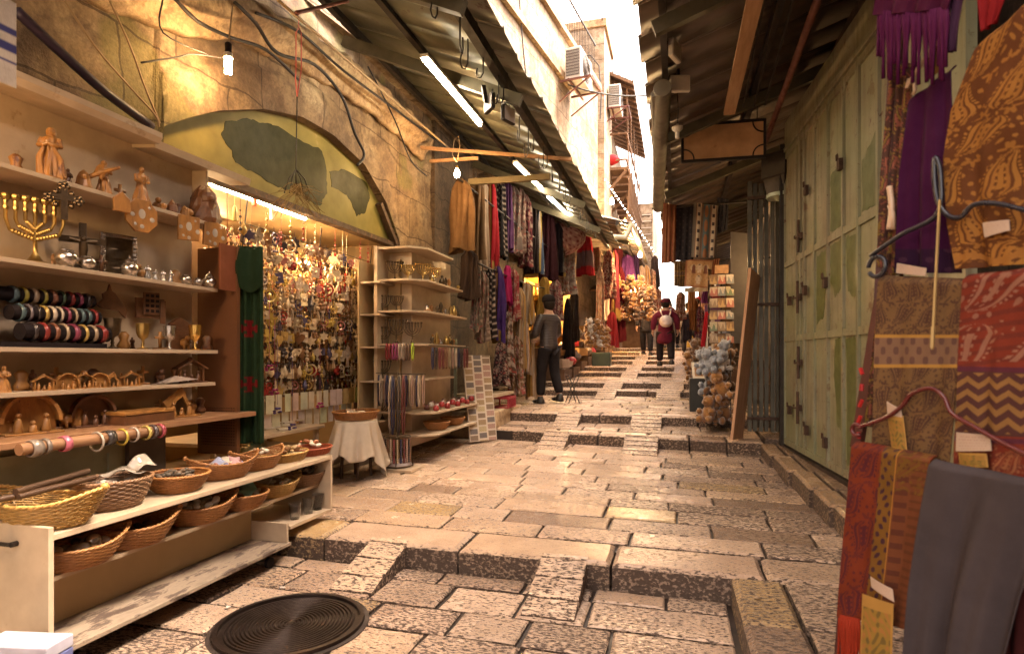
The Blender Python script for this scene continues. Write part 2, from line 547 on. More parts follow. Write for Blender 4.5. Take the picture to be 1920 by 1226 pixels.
# arch soffit
a_ = np.array(ARCH); k = len(ARCH)
sheet('arch_soffit', np.stack([np.full(k, WX + .03), np.full(k, WX - .28)]), np.stack([a_[:, 0]] * 2), np.stack([a_[:, 1]] * 2), None, M_WALL, ws, 0)
jm = MB(); jm.box(WX - .3, 6.44, 0, WX - .02, 7.45, 2.7); jm.box(WX - .3, -1.2, 0, WX - .02, 3.03, 2.8); jm.build('jamb', M_WALL, ws)
# cornice following the arch
cor = [(-1.2, 3.15), (1.5, 3.35), (3.04, 3.62), (3.79, 3.93), (4.31, 4.03), (5.0, 4.12), (5.58, 4.16), (6.4, 4.15), (7.04, 4.07)]
prof2 = [(0, -.16), (.05, -.15), (.06, -.07), (.10, -.03), (.15, .0), (.17, .09), (.15, .12), (0, .14)]
Cx, Cyy, Cz = [], [], []
import bisect
for yy in np.linspace(2.4, 7.05, 70):
    for (a, p), (b, q) in zip(cor, cor[1:]):
        if a <= yy <= b: zz = p + (q - p) * (yy - a) / (b - a)
    j = .012 * math.sin(yy * 9) + .01 * math.sin(yy * 23)
    Cx.append([WX + .03 + o * (1 + j * 5) for o, _ in prof2]); Cyy.append([yy] * 8); Cz.append([zz + p_ + j for _, p_ in prof2])
sheet('cornice', np.array(Cx).T, np.array(Cyy).T, np.array(Cz).T, None, M_TRIM, ws, .02)
# lunette board closing the top of the arch, roughly overpainted
M_LUN = mat('pale_green_paint', (.23, .185, .05), .5, var=.45, scale=2.5, bmp=.1, spots=(5, .66, (.30, .22, .10)))
M_PATCH = mat('olive_green_paint', (.028, .026, .001), .5, var=.35, scale=9, bmp=.2)
M_LUN.node_tree.nodes['Principled BSDF'].inputs['Specular IOR Level'].default_value = .12
M_PATCH.node_tree.nodes['Principled BSDF'].inputs['Specular IOR Level'].default_value = .12
lun = thing('arch_panel', 'pale green metal panel filling the shop arch with dark olive paint rolled over it', 'panel', (0, 0, 0))
mb = MB(); mb.prism([(3.04, 2.66)] + [(y, z - .002) for y, z in ARCH[1:-1]] + [(6.44, 2.70)], WX - .10, WX - .06, 'x'); mb.build('panel', M_LUN, lun)
def rag(pts, n=6, amp=.02):
    out = []
    for (a, b) in zip(pts, pts[1:] + pts[:1]):
        for i in range(n):
            t_ = i / n
            out.append((a[0] + (b[0] - a[0]) * t_ + rnd.uniform(-amp, amp), a[1] + (b[1] - a[1]) * t_ + rnd.uniform(-amp, amp)))
    return out
PX = WX - .06
def onp(pts): return [tuple(at_x(a, b, PX)[1:]) for a, b in pts]
p1 = [(413, 252), (424, 228), (470, 222), (487, 232), (512, 234), (560, 262), (604, 282), (612, 322), (612, 360), (600, 386), (560, 366), (520, 350), (470, 322), (440, 305), (432, 280)]
p2 = [(618, 322), (645, 318), (688, 342), (693, 370), (684, 400), (668, 404), (656, 375), (645, 362), (622, 350)]
for pp in (p1, p2):
    mb = MB(); mb.prism(rag(onp(pp), 5, .012), PX, PX + .003, 'x'); mb.build('paint_patch', M_PATCH, lun)
mb = MB(); mb.bar((WX - .05, 3.04, 2.665), (WX - .05, 6.44, 2.70), .10, .05); mb.build('lintel_bar', mat('rusty_iron', (.10, .06, .035), .7, .3, var=.5, scale=14, spots=(20, .55, (.16, .08, .04))), lun)
mb = MB(); mb.bar((WX - .02, 6.02, 3.1), (WX + .0, 6.46, 2.62), .07, .05); mb.build('side_bar', MATS['rusty_iron'], lun)
# shop room behind the arch
M_CREAM = mat('cream_board', (.42, .29, .15), .55, var=.15, scale=3)
M_WHITE = mat('white_board', (.46, .34, .225), .45, var=.25, scale=5, bmp=.06, spots=(6, .63, (.33, .22, .13)))
M_DARKWOOD = mat('dark_wood', (.07, .035, .018), .5, var=.4, scale=5, stretch=(2, 2, 14))
rm = thing('shop_room', 'small bright trinket shop interior with cream walls under the arch', 'shop interior', (0, 0, 0))
mb = MB(); mb.box(-5.2, 2.9, .1, -5.15, 6.9, 2.75); mb.build('back_wall', M_CREAM, rm)
mb = MB(); mb.box(-5.2, 6.45, .1, WX - .3, 6.5, 2.75); mb.box(-5.2, 2.98, .1, WX - .3, 3.03, 2.75); mb.build('side_wall', M_CREAM, rm)
mb = MB(); mb.box(-5.2, 2.9, 2.72, WX - .1, 6.6, 2.78); mb.build('ceiling', M_CREAM, rm)
mb = MB(); mb.box(-5.2, 2.9, .18, WX + .02, 6.6, .27); mb.build('floor_slab', mat('grey_tile', (.2, .15, .11), .4), rm)
# wall behind the clothes shops, further up on the left
ms = MB()
ms.box(-3.5, 7.45, 0, -3.2, 9.0, 4.6); ms.box(-3.9, 9.0, 0, -3.6, 14, 4.8)
tag(ms.build('shop_wall', wall_material('dark_wall', (.12, .08, .05), (.05, .03, .02), (.2, .13, .08), None), None), 'dark rough wall behind the hanging clothes', 'wall')
ms = MB(); ms.box(-4.2, 14, .5, -3.2, 24, 4.6)
tag(ms.build('shop_wall', MATS.get('dw2') or wall_material('brown_wall', (.16, .1, .06), (.07, .04, .02), (.24, .16, .1), None), None), 'brown wall of the toy shops further up the street', 'wall')
ms = MB(); ms.box(1.9, 7.4, .3, 2.2, 26, 4.6)
tag(ms.build('shop_wall', MATS.get('dw3') or wall_material('dim_wall', (.10, .07, .05), (.04, .03, .02), (.15, .1, .07), None), None), 'dim wall of the open shops behind the postcards and tapestries', 'wall')
# near wall on the right, behind the scarves and over the green doors
M_RWALL = wall_material('brown_plaster', (.10, .06, .04), (.05, .03, .02), (.15, .1, .06), None)
ms = MB(); ms.box(1.75, -1.5, 0, 2.0, 3.3, 5.0); ms.box(1.45, 3.0, 3.9, 2.0, 7.4, 5.2); ms.box(1.75, 3.3, 0, 2.0, 7.4, 3.95)
tag(ms.build('plaster_wall', M_RWALL), 'dark brown plaster wall above and behind the green metal doors', 'wall')

# ---- canopies
M_TIN = mat('green_tin', (.17, .165, .115), .42, .3, var=.35, scale=3, bmp=.1, spots=(6, .6, (.09, .055, .035)))
M_TIN2 = mat('brown_tin', (.10, .07, .05), .5, .3, var=.4, scale=3, bmp=.1, spots=(6, .6, (.10, .055, .03)))
M_STEEL = mat('dark_steel', (.035, .026, .02), .5, .5, var=.4, scale=10)
def canopy(name, label, xa, za, xb, zb, y0, y1, pitch, m, beams, mb_, skew_end=0):
    c = thing(name, label, 'canopy', (0, 0, 0))
    n = int(round((y1 - y0) / pitch))
    for i in range(n):
        pr = [(0, 0), (.03, 0), (.045, .032), (.075, .032), (.09, 0), (pitch + .012, 0)]
        ya = y0 + i * pitch
        ex = rnd.uniform(-.025, .02)
        X = np.array([[xa] * 6, [xb + ex * (1 if xb > xa else -1)] * 6]); Y = np.array([[ya + p[0] for p in pr]] * 2)
        Z = np.array([[za + p[1] + (.004 if i % 2 else 0) for p in pr], [zb + p[1] + (.004 if i % 2 else 0) for p in pr]])
        sheet('roof_sheet', X, Y, Z, None, m, c, .004)
    for (x, w_, h_) in beams:
        z = za + (zb - za) * (x - xa) / (xb - xa) - h_ / 2 - .012
        mb = MB(); mb.bar((x, y0, z), (x, y1, z), w_, h_); mb.build('purlin', M_STEEL, c)
    for y in mb_:
        mb = MB(); mb.bar((xa, y, za - .14), (xb + (.12 if xb < xa else -.12), y, zb - .13), .06, .1); mb.build('rafter', mat('painted_channel', (.10, .085, .05), .5, .3, var=.4, scale=8), c)
    return c
cl = canopy('tin_canopy', 'long ribbed tin canopy over the left hand shops with wire hooks along its eave', -3.12, 4.56, -1.22, 3.76, -1.65, 13.1, .41, M_TIN, [(-1.48, .07, .10), (-2.95, .05, .06), (-2.25, .05, .05)], (3.6, 5.05, 8.8, 10.6))
canopy('tin_canopy', 'shorter tin canopy further up the left side hung with small white bulbs', -3.2, 5.0, -1.05, 4.35, 13.3, 21, .45, M_TIN2, [(-1.3, .07, .1)], (15, 18))
cr = canopy('tin_canopy', 'ribbed tin canopy over the green doors and the blank sign on the right', 1.7, 4.42, -.28, 3.76, 1.22, 15.5, .41, M_TIN2, [(-.1, .05, .07), (.75, .06, .08)], (4.2, 6.4, 8.6, 11, 13))
canopy('tin_canopy', 'far tin canopy on the right beyond the hanging rugs', 1.9, 5.0, .1, 4.5, 15.9, 24, .45, M_TIN2, [(.2, .05, .07)], (18,))
# ================================================================== BUILDINGS ABOVE AND BEYOND
M_FACADE = wall_material('cream_limestone', (.40, .31, .22), (.20, .125, .07), (.50, .41, .31), None, (1.0, .42), strength=.4)
M_RUST = mat('red_oxide', (.14, .045, .03), .6, .3, var=.4, scale=12)
M_WHITEMETAL = mat('white_metal', (.6, .55, .48), .45, .1, var=.15, scale=8)
M_WOODOLD = mat('weathered_wood', (.20, .12, .075), .75, var=.45, scale=4, stretch=(6, 6, 1), bmp=.3)
fx = lambda Y: -3.896 + .14 * Y
h = thing('stone_house', 'cream limestone house rising above the left canopy with a railed roof terrace', 'house', (0, 0, 0))
mb = MB(); mb.prism([(fx(4), 4), (fx(14.4), 14.4), (-8, 14.4), (-8, 4)], 4.6, 7.9, 'z'); mb.build('wall', M_FACADE, h)
mb = MB()
mb.prism([(fx(4) + .10, 4), (fx(14.4) + .10, 14.45), (-8, 14.45), (-8, 4)], 7.9, 8.02, 'z'); mb.build('coping', M_TRIM, h)
mb = MB(); mb.bar((fx(4) + .03, 4, 7.02), (fx(12.2) + .03, 12.2, 7.02), .1, .14); mb.build('string_course', M_TRIM, h)
mb = MB()
for i in range(70):
    y = 6 + i * .12; mb.tube([(fx(y) - .05, y, 8.0), (fx(y) - .05, y, 9.0)], .009, 4)
for z in (8.1, 8.98): mb.bar((fx(6) - .05, 6, z), (fx(14.4) - .05, 14.4, z), .03, .03)
mb.build('railing', M_STEEL, h)
def ac_unit(x, y, z, rz, label, sc_=1):
    t = thing('air_conditioner', label, 'air conditioner', (x, y, z), rz)
    ca = MB().box(0, 0, 0, .32, .82, .62).build('casing', M_WHITEMETAL, t, bev=.015)
    g = MB()
    for i in range(13): g.box(.02 + i * .0225, -.008, .05, .03 + i * .0225, -.001, .57)
    for i in range(9): g.box(.02, -.012, .06 + i * .06, .30, -.0085, .072 + i * .06)
    g.build('coil_grille', mat('dark_grille', (.10, .075, .06), .5), ca)
    g = MB()
    vs = [(.322, .40 + .27 * math.cos(a * R(15)), .31 + .27 * math.sin(a * R(15))) for a in range(24)]
    g.add(vs, [tuple(range(24))])
    for rr in (.08, .14, .2, .27): g.tube([(.335, .40 + rr * math.cos(a * R(15)), .31 + rr * math.sin(a * R(15))) for a in range(24)], .008, 4, True)
    g.build('fan_grille', mat('dark_grille'), ca)
    b = MB()
    for yy in (-.06, .7):
        b.bar((-.1, yy, -.05), (.55, yy, -.05), .035, .035); b.bar((-.1, yy, -.45), (.5, yy, -.07), .025, .025)
    b.bar((.54, -.1, -.05), (.54, .9, -.05), .035, .035); b.bar((.1, -.1, -.05), (.1, .9, -.05), .035, .035)
    b.build('bracket', M_RUST, t)
    return t
ac_unit(fx(11.5) + .14, 11.5, 6.86, -.14, 'white air conditioner on a red iron bracket high on the cream house')
tw = thing('stone_tower', 'narrow cream stone block standing behind the railed terrace with a cable looped over it', 'building', (0, 0, 0))
MB().box(-3.0, 15.6, 4.5, -1.86, 17.4, 10.1).build('wall', M_FACADE, tw)
MB().box(-3.05, 15.55, 10.1, -1.80, 17.45, 10.3).build('coping', M_TRIM, tw)
mb = MB(); mb.tube([(-2.9, 15.5, 9.2), (-2.6, 15.45, 9.35), (-2.2, 15.45, 9.3), (-1.98, 15.45, 9.0), (-1.92, 15.45, 8.2), (-1.95, 15.45, 7.6)], .018, 5); mb.build('cable', M_STEEL, tw)
ac_unit(-1.82, 16.2, 8.2, 0, 'smaller looking second air conditioner in the shade beside the wooden balcony')
wb = thing('wooden_balcony_house', 'old house with a weathered wooden balcony and lattice roof above the street', 'house', (0, 0, 0))
MB().box(-4, 17.5, 4.4, -1.75, 27, 9.0).build('wall', M_FACADE, wb)
mb = MB()
for i in range(9): mb.box(-1.75, 17 + i * .8, 6.72, -.95, 17.6 + i * .8, 6.8)
mb.build('balcony_floor', M_WOODOLD, wb)
for y in (17.05, 19, 21, 23.2):
    mb = MB(); mb.bar((-1.0, y, 6.4), (-1.0, y, 9.2), .10, .10)
    mb.bar((-1.0, y, 6.7), (-1.72, y, 5.9), .08, .08)
    mb.build('post', M_WOODOLD, wb)
mb = MB()
for z in (7.0, 7.75): mb.bar((-1.0, 17, z), (-1.0, 23.2, z), .05, .05); mb.bar((-1.75, 17.0, z), (-1.0, 17.0, z), .05, .05)
for i in range(26): mb.bar((-1.0, 17 + i * .24, 6.8), (-1.0, 17 + i * .24, 7.75), .03, .03)
for i in range(4): mb.bar((-1.62 + i * .18, 17.0, 6.8), (-1.62 + i * .18, 17.0, 7.75), .03, .03)
mb.build('railing', M_WOODOLD, wb)
mb = MB()
for i in range(16): mb.bar((-2.0, 16.9 + i * .42, 9.75), (-.8, 16.9 + i * .42, 9.1), .05, .08)
for i in range(7): mb.bar((-1.95 + i * .19, 16.8, 9.8 - i * .105), (-1.95 + i * .19, 23.6, 9.8 - i * .105), .03, .03)
for i in range(5): mb.bar((-1.0 , 17.2 + i * 1.4, 9.1), (-1.0, 17.9 + i * 1.4, 6.6), .04, .05)
mb.build('lattice_roof', M_WOODOLD, wb)
mb = MB(); mb.prism([(-2.0, 9.80), (-.82, 9.16), (-.82, 9.13), (-2.0, 9.77)], 16.9, 23.6, 'y'); mb.build('roof_boards', mat('dark_boards', (.075, .045, .03), .8, var=.5, scale=5, stretch=(8, 1, 8)), wb)
mb = MB()
for i in range(12): mb.bar((-.98, 17 + i * .5, 5.0), (-.9, 17 + i * .5, 6.7), .05, .04)
for z in (5.1, 5.9, 6.5): mb.bar((-.98, 17, z), (-.9, 23, z), .04, .06)
mb.build('lower_lattice', M_WOODOLD, wb)
wb.location.x = -.4
fw = MB(); fw.box(-6, 30, 1.5, 1.5, 30.4, 3.5); tag(fw.build('far_wall', M_FACADE), 'low pale wall across the far end of the lane behind the crowd', 'wall')
for (xa, xb, y_, lb) in ((-3.4, -1.15, 22.5, 'dim wooden market stall closing the far left of the lane'), (.75, 3, 21.5, 'dim wooden market stall far up on the right side')):
    t = thing('market_stall', lb, 'stall', (0, 0, 0))
    MB().box(xa, y_, 1.6, xb, y_ + 1.6, 2.6).build('counter', mat('stall_wood', (.13, .07, .04), .7, var=.4), t); MB().box(xa, y_ + 1.3, 2.6, xb, y_ + 1.4, 4.2).build('back_board', MATS['stall_wood'], t)
    mb = MB(); mb.prism([(y_ - .4, 3.9), (y_ + 1.5, 4.3), (y_ + 1.5, 4.25), (y_ - .4, 3.85)], xa, xb, 'x'); mb.build('awning', MATS['stall_wood'], t)
o = MB(); o.ball((0, 0, .1), .26, 12, 1.3, .8, .6); o.ball((.12, .02, .12), .18, 10, 1.2, .8, .5); tag(o.build('cloth_bundle', mat('red_cloth', (.45, .03, .04), .8), smooth=True, loc=(-1.92, 17.1, 6.95)), 'bright red cloth bundle left on the wooden balcony floor', 'bundle')
fb = thing('far_house', 'pale house with a gridded window closing off the bend of the street', 'house', (0, 0, 0))
MB().box(-1.9, 26, 1.6, -1.02, 34, 8.0).build('wall', M_FACADE, fb)
mb = MB()
for i in range(5): mb.bar((-1.6 + i * .12, 25.95, 6), (-1.6 + i * .12, 25.95, 7.6), .03, .03)
for i in range(6): mb.bar((-1.65, 25.95, 6.1 + i * .28), (-1.08, 25.95, 6.1 + i * .28), .03, .03)
mb.build('window_grid', M_WHITEMETAL, fb)
fb = thing('far_house', 'dim house over the far right shops behind the tapestries', 'house', (0, 0, 0))
MB().box(1.2, 24.5, 1.5, 5, 36, 9).build('wall', MATS.get('x') or M_RWALL, fb)
# right hand upper building (keeps the sky strip narrow)
tag(MB().box(.85, 3.4, 5.2, 4.5, 24, 8.2).build('upper_house', M_FACADE), 'upper storeys of the house behind the right canopy', 'house')
tag(MB().box(-4.6, -6, 5.65, WX - .2, 4.0, 8).build('upper_house', M_FACADE), 'upper storey above the old stone arch', 'house')
# house across the way behind the viewer, so the lane is closed like the one in front
tag(MB().box(2.0, -8, 0, 3.0, -1.5, 7.5).build('upper_house', M_RWALL), 'dark house on the right side of the lane behind the scarves', 'house')
# gutter and overhead wires
M_CABLE = mat('black_cable', (.02, .015, .015), .5)
M_TANWIRE = mat('tan_cable', (.30, .2, .11), .6)
def wire(name, pts, r, m, label, cat='cable', sag=0, n=14, group=None):
    P_ = [Vector(p) for p in pts]; out = []
    if len(P_) == 2:
        for i in range(n + 1):
            t_ = i / n; q = P_[0].lerp(P_[1], t_); q.z -= sag * 4 * t_ * (1 - t_); out.append(q)
    else:
        for i in range(len(P_) - 1):
            p0, p1, p2, p3 = P_[max(i - 1, 0)], P_[i], P_[i + 1], P_[min(i + 2, len(P_) - 1)]
            for k in range(5):
                t_ = k / 5
                out.append(.5 * ((2 * p1) + (p2 - p0) * t_ + (2 * p0 - 5 * p1 + 4 * p2 - p3) * t_ * t_ + (3 * p1 - p0 - 3 * p2 + p3) * t_ ** 3))
        out.append(P_[-1])
    mb = MB(); mb.tube(out, r, 6)
    return tag(mb.build(name, m, smooth=True), label, cat, group)
gt = MB(); gt.tube([(-1.0, 13.35, 4.32), (-1.0, 16, 4.42), (-1.0, 20, 4.5)], .07, 10); gt.tube([(-1.5, 13.2, 4.05), (-1.1, 13.2, 4.0), (-1.0, 13.3, 4.28)], .06, 8)
tag(gt.build('gutter_pipe', mat('cream_pipe', (.5, .45, .32), .4), smooth=2), 'cream gutter pipe with an elbow at the end of the second canopy', 'pipe')
wire('power_cable', [(fx(11.5) + .2, 11.5, 6.75), (.85, 13.2, 7.4)], .015, M_CABLE, 'thin black cable slung across the sky strip from the air conditioner', sag=.35)
wire('power_cable', [(-1.9, 15.5, 10.2), (-1.9, 13.5, 12.5)], .012, M_CABLE, 'thin cable dropping from the sky onto the cream tower')
wire('power_cable', [(fx(9.4) + .03, 9.4, 7.7), (fx(9.6) + .04, 9.6, 6.6), (fx(10) + .05, 10, 5.2)], .012, M_CABLE, 'thin cable hanging down the bright cream facade')

# ================================================================== GREEN DOORS ON THE RIGHT
M_DOOR = mat('pale_green_door_paint', (.255, .235, .15), .48, .05, var=.4, scale=2.2, bmp=.2, spots=(4.5, .60, (.13, .075, .035)))
_t = M_DOOR.node_tree; _b = _t.nodes['Principled BSDF']; _src = _b.inputs['Base Color'].links[0].from_socket
_v = coords(_t, (14, 14, .9), True)
_c = mix(_t, ramp(_t, noise(_t, _v, 1.0, 5, .65), [(.46, 0.), (.68, .8)]), _src, (.12, .085, .045))
_c = mix(_t, ramp(_t, noise(_t, coords(_t, (1, 1, 1), True), 16, 6, .75), [(.60, 0.), (.64, 1.)]), _c, (.10, .05, .025))
_c = mix(_t, ramp(_t, noise(_t, coords(_t, (1, 1, 1), True), 1.5, 3, .6), [(.45, 0.), (.6, .5)]), _c, (.20, .215, .11))
_t.links.new(_c, _b.inputs['Base Color'])
M_DOORPATCH = mat('fresh_green_paint', (.085, .10, .022), .45, var=.3, scale=8)
M_LATCH = mat('rusty_latch', (.07, .035, .02), .7, .4, var=.5, scale=20)
DL = 7.06
dr = thing('metal_shop_doors', 'tall closed pale green metal shop doors with rust, latches and fresh green paint strokes', 'doors', (1.152, DL, 0), -math.atan(.0757) * -1)
dr.rotation_euler.z = math.atan(.0757)          # local -y runs towards the viewer along the doors
ST = [0, .48, .62, .76, 1.07, 1.45, 1.82, 2.14, 2.5, 2.85, 3.2, 3.6]
zb, z1_, z2_, z3_ = .40, 1.55, 2.36, 3.55
leaves = [(0, 1), (1, 3), (3, 5), (5, 7), (7, 9), (9, 11)]
for (i, j) in leaves:
    mb = MB()
    y0, y1 = -ST[j] + .004, -ST[i] - .004
    mb.box(.0, y0, zb, .03, y1, z3_ + .05)
    for k in range(i, j + 1):
        yy = -ST[k]; a, b = yy - .018, yy + .018
        if k == i: b = y1
        if k == j: a = y0
        mb.box(-.022, a, zb, 0, b, z3_ + .05)
    for z in (zb + .03, z1_, z2_, z3_):
        for k in range(i, j):
            mb.box(-.018, -ST[k + 1] + .019, z - .03, 0, -ST[k] - .019, z + .03)
    if i == 3 or i == 5:    # cut corners of the upper panels
        for k in range(i, j):
            for sgn, yc in ((1, -ST[k + 1] + .019), (-1, -ST[k] - .019)):
                mb.prism([(yc, z3_ - .029), (yc + sgn * .06, z3_ - .029), (yc, z3_ - .09)], -.015, 0, 'x')
    mb.build('door_leaf', M_DOOR, dr)
mb = MB(); mb.box(-.012, -3.7, z3_ + .06, .02, 0, 3.93); mb.build('fascia', M_DOOR, dr)
mb = MB(); mb.box(-.035, -3.7, z3_ + .04, .0, 0, z3_ + .085); mb.build('fascia_rail', M_DOOR, dr)
mb = MB(); mb.bar((-.03, .01, .35), (-.03, .01, 3.7), .05, .06, (1, 0, 0)); mb.build('door_post', M_STEEL, dr)
mb = MB(); mb.box(-.04, -3.7, .30, .03, 0, .385); mb.build('threshold', M_DIRT, dr)
for pts in ([(1.10, 2.28), (1.40, 2.30), (1.38, 2.05), (1.30, 1.7), (1.12, 1.66)], [(1.49, 2.3), (1.79, 2.32), (1.76, 1.92), (1.6, 1.86), (1.5, 2.0)], [(1.86, 2.31), (2.1, 2.3), (2.1, 1.8), (1.9, 1.86)],
            [(.52, 2.2), (.59, 2.2), (.59, 1.62), (.53, 1.64)], [(1.62, 1.50), (1.8, 1.50), (1.8, .72), (1.66, .8), (1.58, 1.2)], [(1.86, 1.5), (2.1, 1.5), (2.1, .5), (1.9, .5)], [(1.5, 2.9), (1.78, 2.95), (1.78, 2.42), (1.5, 2.42)], [(2.2, 2.8), (2.46, 2.95), (2.46, 2.42), (2.2, 2.42)]):
    mb = MB(); mb.prism([(-a, b) for a, b in rag(pts, 6, .014)], -.0035, -.0005, 'x'); mb.build('paint_patch', M_DOORPATCH, dr)
for (a, z, k) in ((.66, 1.95, 0), (.69, 1.3, 0), (.66, .85, 0), (.69, 2.55, 0), (.3, 1.95, 1), (.85, 2.0, 1), (1.45, 2.0, 1), (1.45, .62, 1), (.9, .66, 1), (1.82, 2.9, 1), (.9, 2.95, 1), (.3, .8, 1)):
    mb = MB()
    if k == 0:
        mb.tube([(-.05, -a, z - .16), (-.05, -a, z + .16)], .014, 8); mb.box(-.045, -a - .05, z - .03, -.02, -a + .05, z + .03)
        mb.tube([(-.05, -a, z), (-.07, -a + .06, z - .01), (-.06, -a + .10, z + .02)], .009, 6)
        mb.build('bolt', M_LATCH, dr, smooth=2)
    else:
        mb.box(-.05, -a - .03, z - .05, -.02, -a + .03, z + .04); mb.tube([(-.055, -a + .018, z + .03), (-.058, -a + .014, z + .075), (-.058, -a - .014, z + .075), (-.055, -a - .018, z + .03)], .006, 6)
        mb.build('padlock', M_LATCH, dr)
# ---- things under the right canopy
tag(MB().bar((.48, 2.6, 3.62), (.46, 5.75, 3.60), .10, .035).build('timber_plank', mat('raw_pine', (.36, .2, .10), .6, var=.35, scale=3, stretch=(8, 1, 8))), 'long raw pine plank slung under the right canopy towards the blank sign', 'plank')
wire('iron_pipe', [(.92, 2.6, 3.86), (.97, 7.2, 3.80)], .03, M_RUST, 'rust red iron pipe running along above the green doors', 'pipe')
for i, (x, l) in enumerate(((.62, 'hanging rod nearest to the pine plank under the right canopy'), (.72, 'middle hanging rod between the pine plank and the red pipe'), (.82, 'hanging rod closest to the rust red pipe'))):
    tag(MB().bar((x - .02, 4.1, 3.98), (x + .02, 6.3, 3.86), .015, .02).build('rod', M_STEEL), l, 'rod', 'rods under the right canopy')
ra = MB(); ra.tube([(-.12, 5.1, 3.62), (-.17, 6.2, 3.58), (-.22, 7.5, 3.6), (-.28, 9.1, 3.6)], .075, 12); ra.tube([(-.19, 5.15, 3.60), (-.24, 7, 3.58), (-.33, 9, 3.6)], .03, 6)
tag(ra.build('rolled_awning', mat('grey_tarp', (.17, .15, .115), .6, var=.35, scale=7), smooth=2), 'rolled grey tarpaulin awning tied along the edge of the right canopy', 'awning')
def floodlight(loc, rz, label, tilt=0, m=None):
    t = thing('floodlight', label, 'floodlight', loc, rz)
    fc = MB().box(-.085, -.02, -.07, .085, .02, .07).build('casing', m or M_WHITEMETAL, t, bev=.006)
    MB().box(-.075, -.024, -.06, .075, -.021, .06).build('glass', mat('lamp_glass', (.45, .38, .32), .15), fc)
    MB().bar((0, .03, 0), (0, .06, .15), .02, .04).build('bracket', M_STEEL, t)
    t.rotation_euler.x = tilt
    return t
floodlight((.02, 5.25, 3.70), .25, 'small white floodlight facing up the street under the right canopy, lower of two')
floodlight((-.02, 4.75, 3.74), 1.2, 'small white floodlight turned sideways on the edge of the right canopy')
s_ = thing('lamp_socket', 'empty white lamp socket hanging on a wire left of the blank sign', 'lamp', (0.0, 5.75, 3.47))
MB().lathe([(.012, -.06), (.02, -.055), (.02, .0), (.05, .03), (.052, .05), (.02, .055), (.012, .08)], n=14).build('socket', M_WHITEMETAL, s_, smooth=2)
MB().tube([(0, 0, .08), (.01, 0, .2), (0, 0, .38)], .004, 5).build('wire', M_CABLE, s_)
# blank sign
sg = thing('hanging_sign', 'blank tan signboard in a black frame with quarter circle corners hanging across the lane', 'sign', (.48, 6.8, 3.71), R(4))
sg.scale = (.88, 1, .92)
MB().box(-.47, -.012, -.20, .47, .012, .20).build('board', mat('tan_board', (.62, .37, .2), .6, var=.35, scale=4, spots=(3, .62, (.38, .20, .10))), sg)
mb = MB()
for a, b in (((-.5, -.215), (.5, -.215)), ((-.5, .215), (.5, .215))): mb.box(a[0], -.02, a[1] - .017, b[0], .02, a[1] + .017)
for x in (-.485, .485): mb.box(x - .016, -.02, -.196, x + .016, .02, .196)
for sx in (-1, 1):
    for sz in (-1, 1):
        mb.tube([(sx * (.468 - .12 * math.cos(k * R(15))), -.016, sz * (.197 - .12 * math.sin(k * R(15)))) for k in range(7)], .009, 5)
mb.build('frame', M_STEEL, sg)
mb = MB()
for x in (-.4, .4): mb.tube([(x, 0, .23), (x, 0, .42)], .006, 5)
mb.build('hanger_rod', M_STEEL, sg)
# old lantern box beside the sign
lb = thing('sign_lantern', 'dark box lantern with a pale green shade beside the blank sign', 'lantern', (1.13, 7.2, 3.2))
MB().lathe([(.15, 0), (.19, .16), (.21, .18), (.21, .42), (.19, .44), (.0, .46)], n=4).build('housing', M_STEEL, lb)
MB().lathe([(.02, -.08), (.16, -.05), (.16, -.01), (.0, .0)], n=12).build('lamp_shade', mat('green_glass', (.35, .4, .28), .3), lb, smooth=2)
# tubes on the right
def tube_lamp(a, b, label, power, lit=True, col=(1, .84, .6)):
    a, b = Vector(a), Vector(b); mid = (a + b) / 2
    t = thing('fluorescent_lamp', label, 'lamp', mid)
    a, b = a - mid, b - mid
    hs_ = MB().bar(a + Vector((0, 0, .035)), b + Vector((0, 0, .035)), .07, .03).build('housing', M_WHITEMETAL, t)
    mb = MB(); mb.tube([a, b], .017, 10); mb.build('tube', glow('tube_light_%g_%d' % (power, col[2] * 100), col, power) if lit else M_WHITEMETAL, hs_, smooth=2)
    return t
# ---- folded shutter and boards
sh = thing('folding_shutter', 'dark grey green steel shutter folded back beside the green doors', 'shutter', (.80, 7.42, 0))
for i in range(7):
    x = i * .062
    MB().box(x, -.02 + .03 * (i % 2), .48, x + .042, .03 + .03 * (i % 2), 3.42 - .02 * (i % 3)).build('panel', mat('grey_green_steel', (.085, .075, .05), .5, .3, var=.4, scale=6), sh)
for z in (.62, 1.95, 3.2): MB().box(-.01, -.045, z, .40, -.022, z + .035).build('crossbar', M_LATCH, sh)
tag(MB().box(1.10, 7.62, .45, 1.15, 7.67, 3.4).build('cream_post', M_WHITEMETAL), 'cream metal post between the folded shutter and the green doors', 'post')
bd = thing('leaning_board', 'tall brown board leaning upright beside the plush toys', 'board', (0, 0, 0))
mb = MB()
a, b = at_z(1367, 828, .43), at_z(1390, 822, .43)
mb.prism([(0, 0), (.34, 0), (.34, 1.90), (0, 1.94)], 0, .03, 'y')
o = mb.build('panel', mat('brown_ply', (.44, .245, .14), .6, var=.3, scale=3, stretch=(6, 6, 1)), bd)
bd.location = (.60, 7.02, .42); bd.rotation_euler = (R(5), R(3), R(66))
tag(MB().prism([(0, 0), (.36, 0), (.36, 1.5), (0, 1.56)], 0, .03, 'y').build('dark_board', mat('dark_panel', (.055, .045, .038), .6), loc=(.72, 8.75, 1.55)), 'dark grey panel standing behind the postcard rack', 'panel')
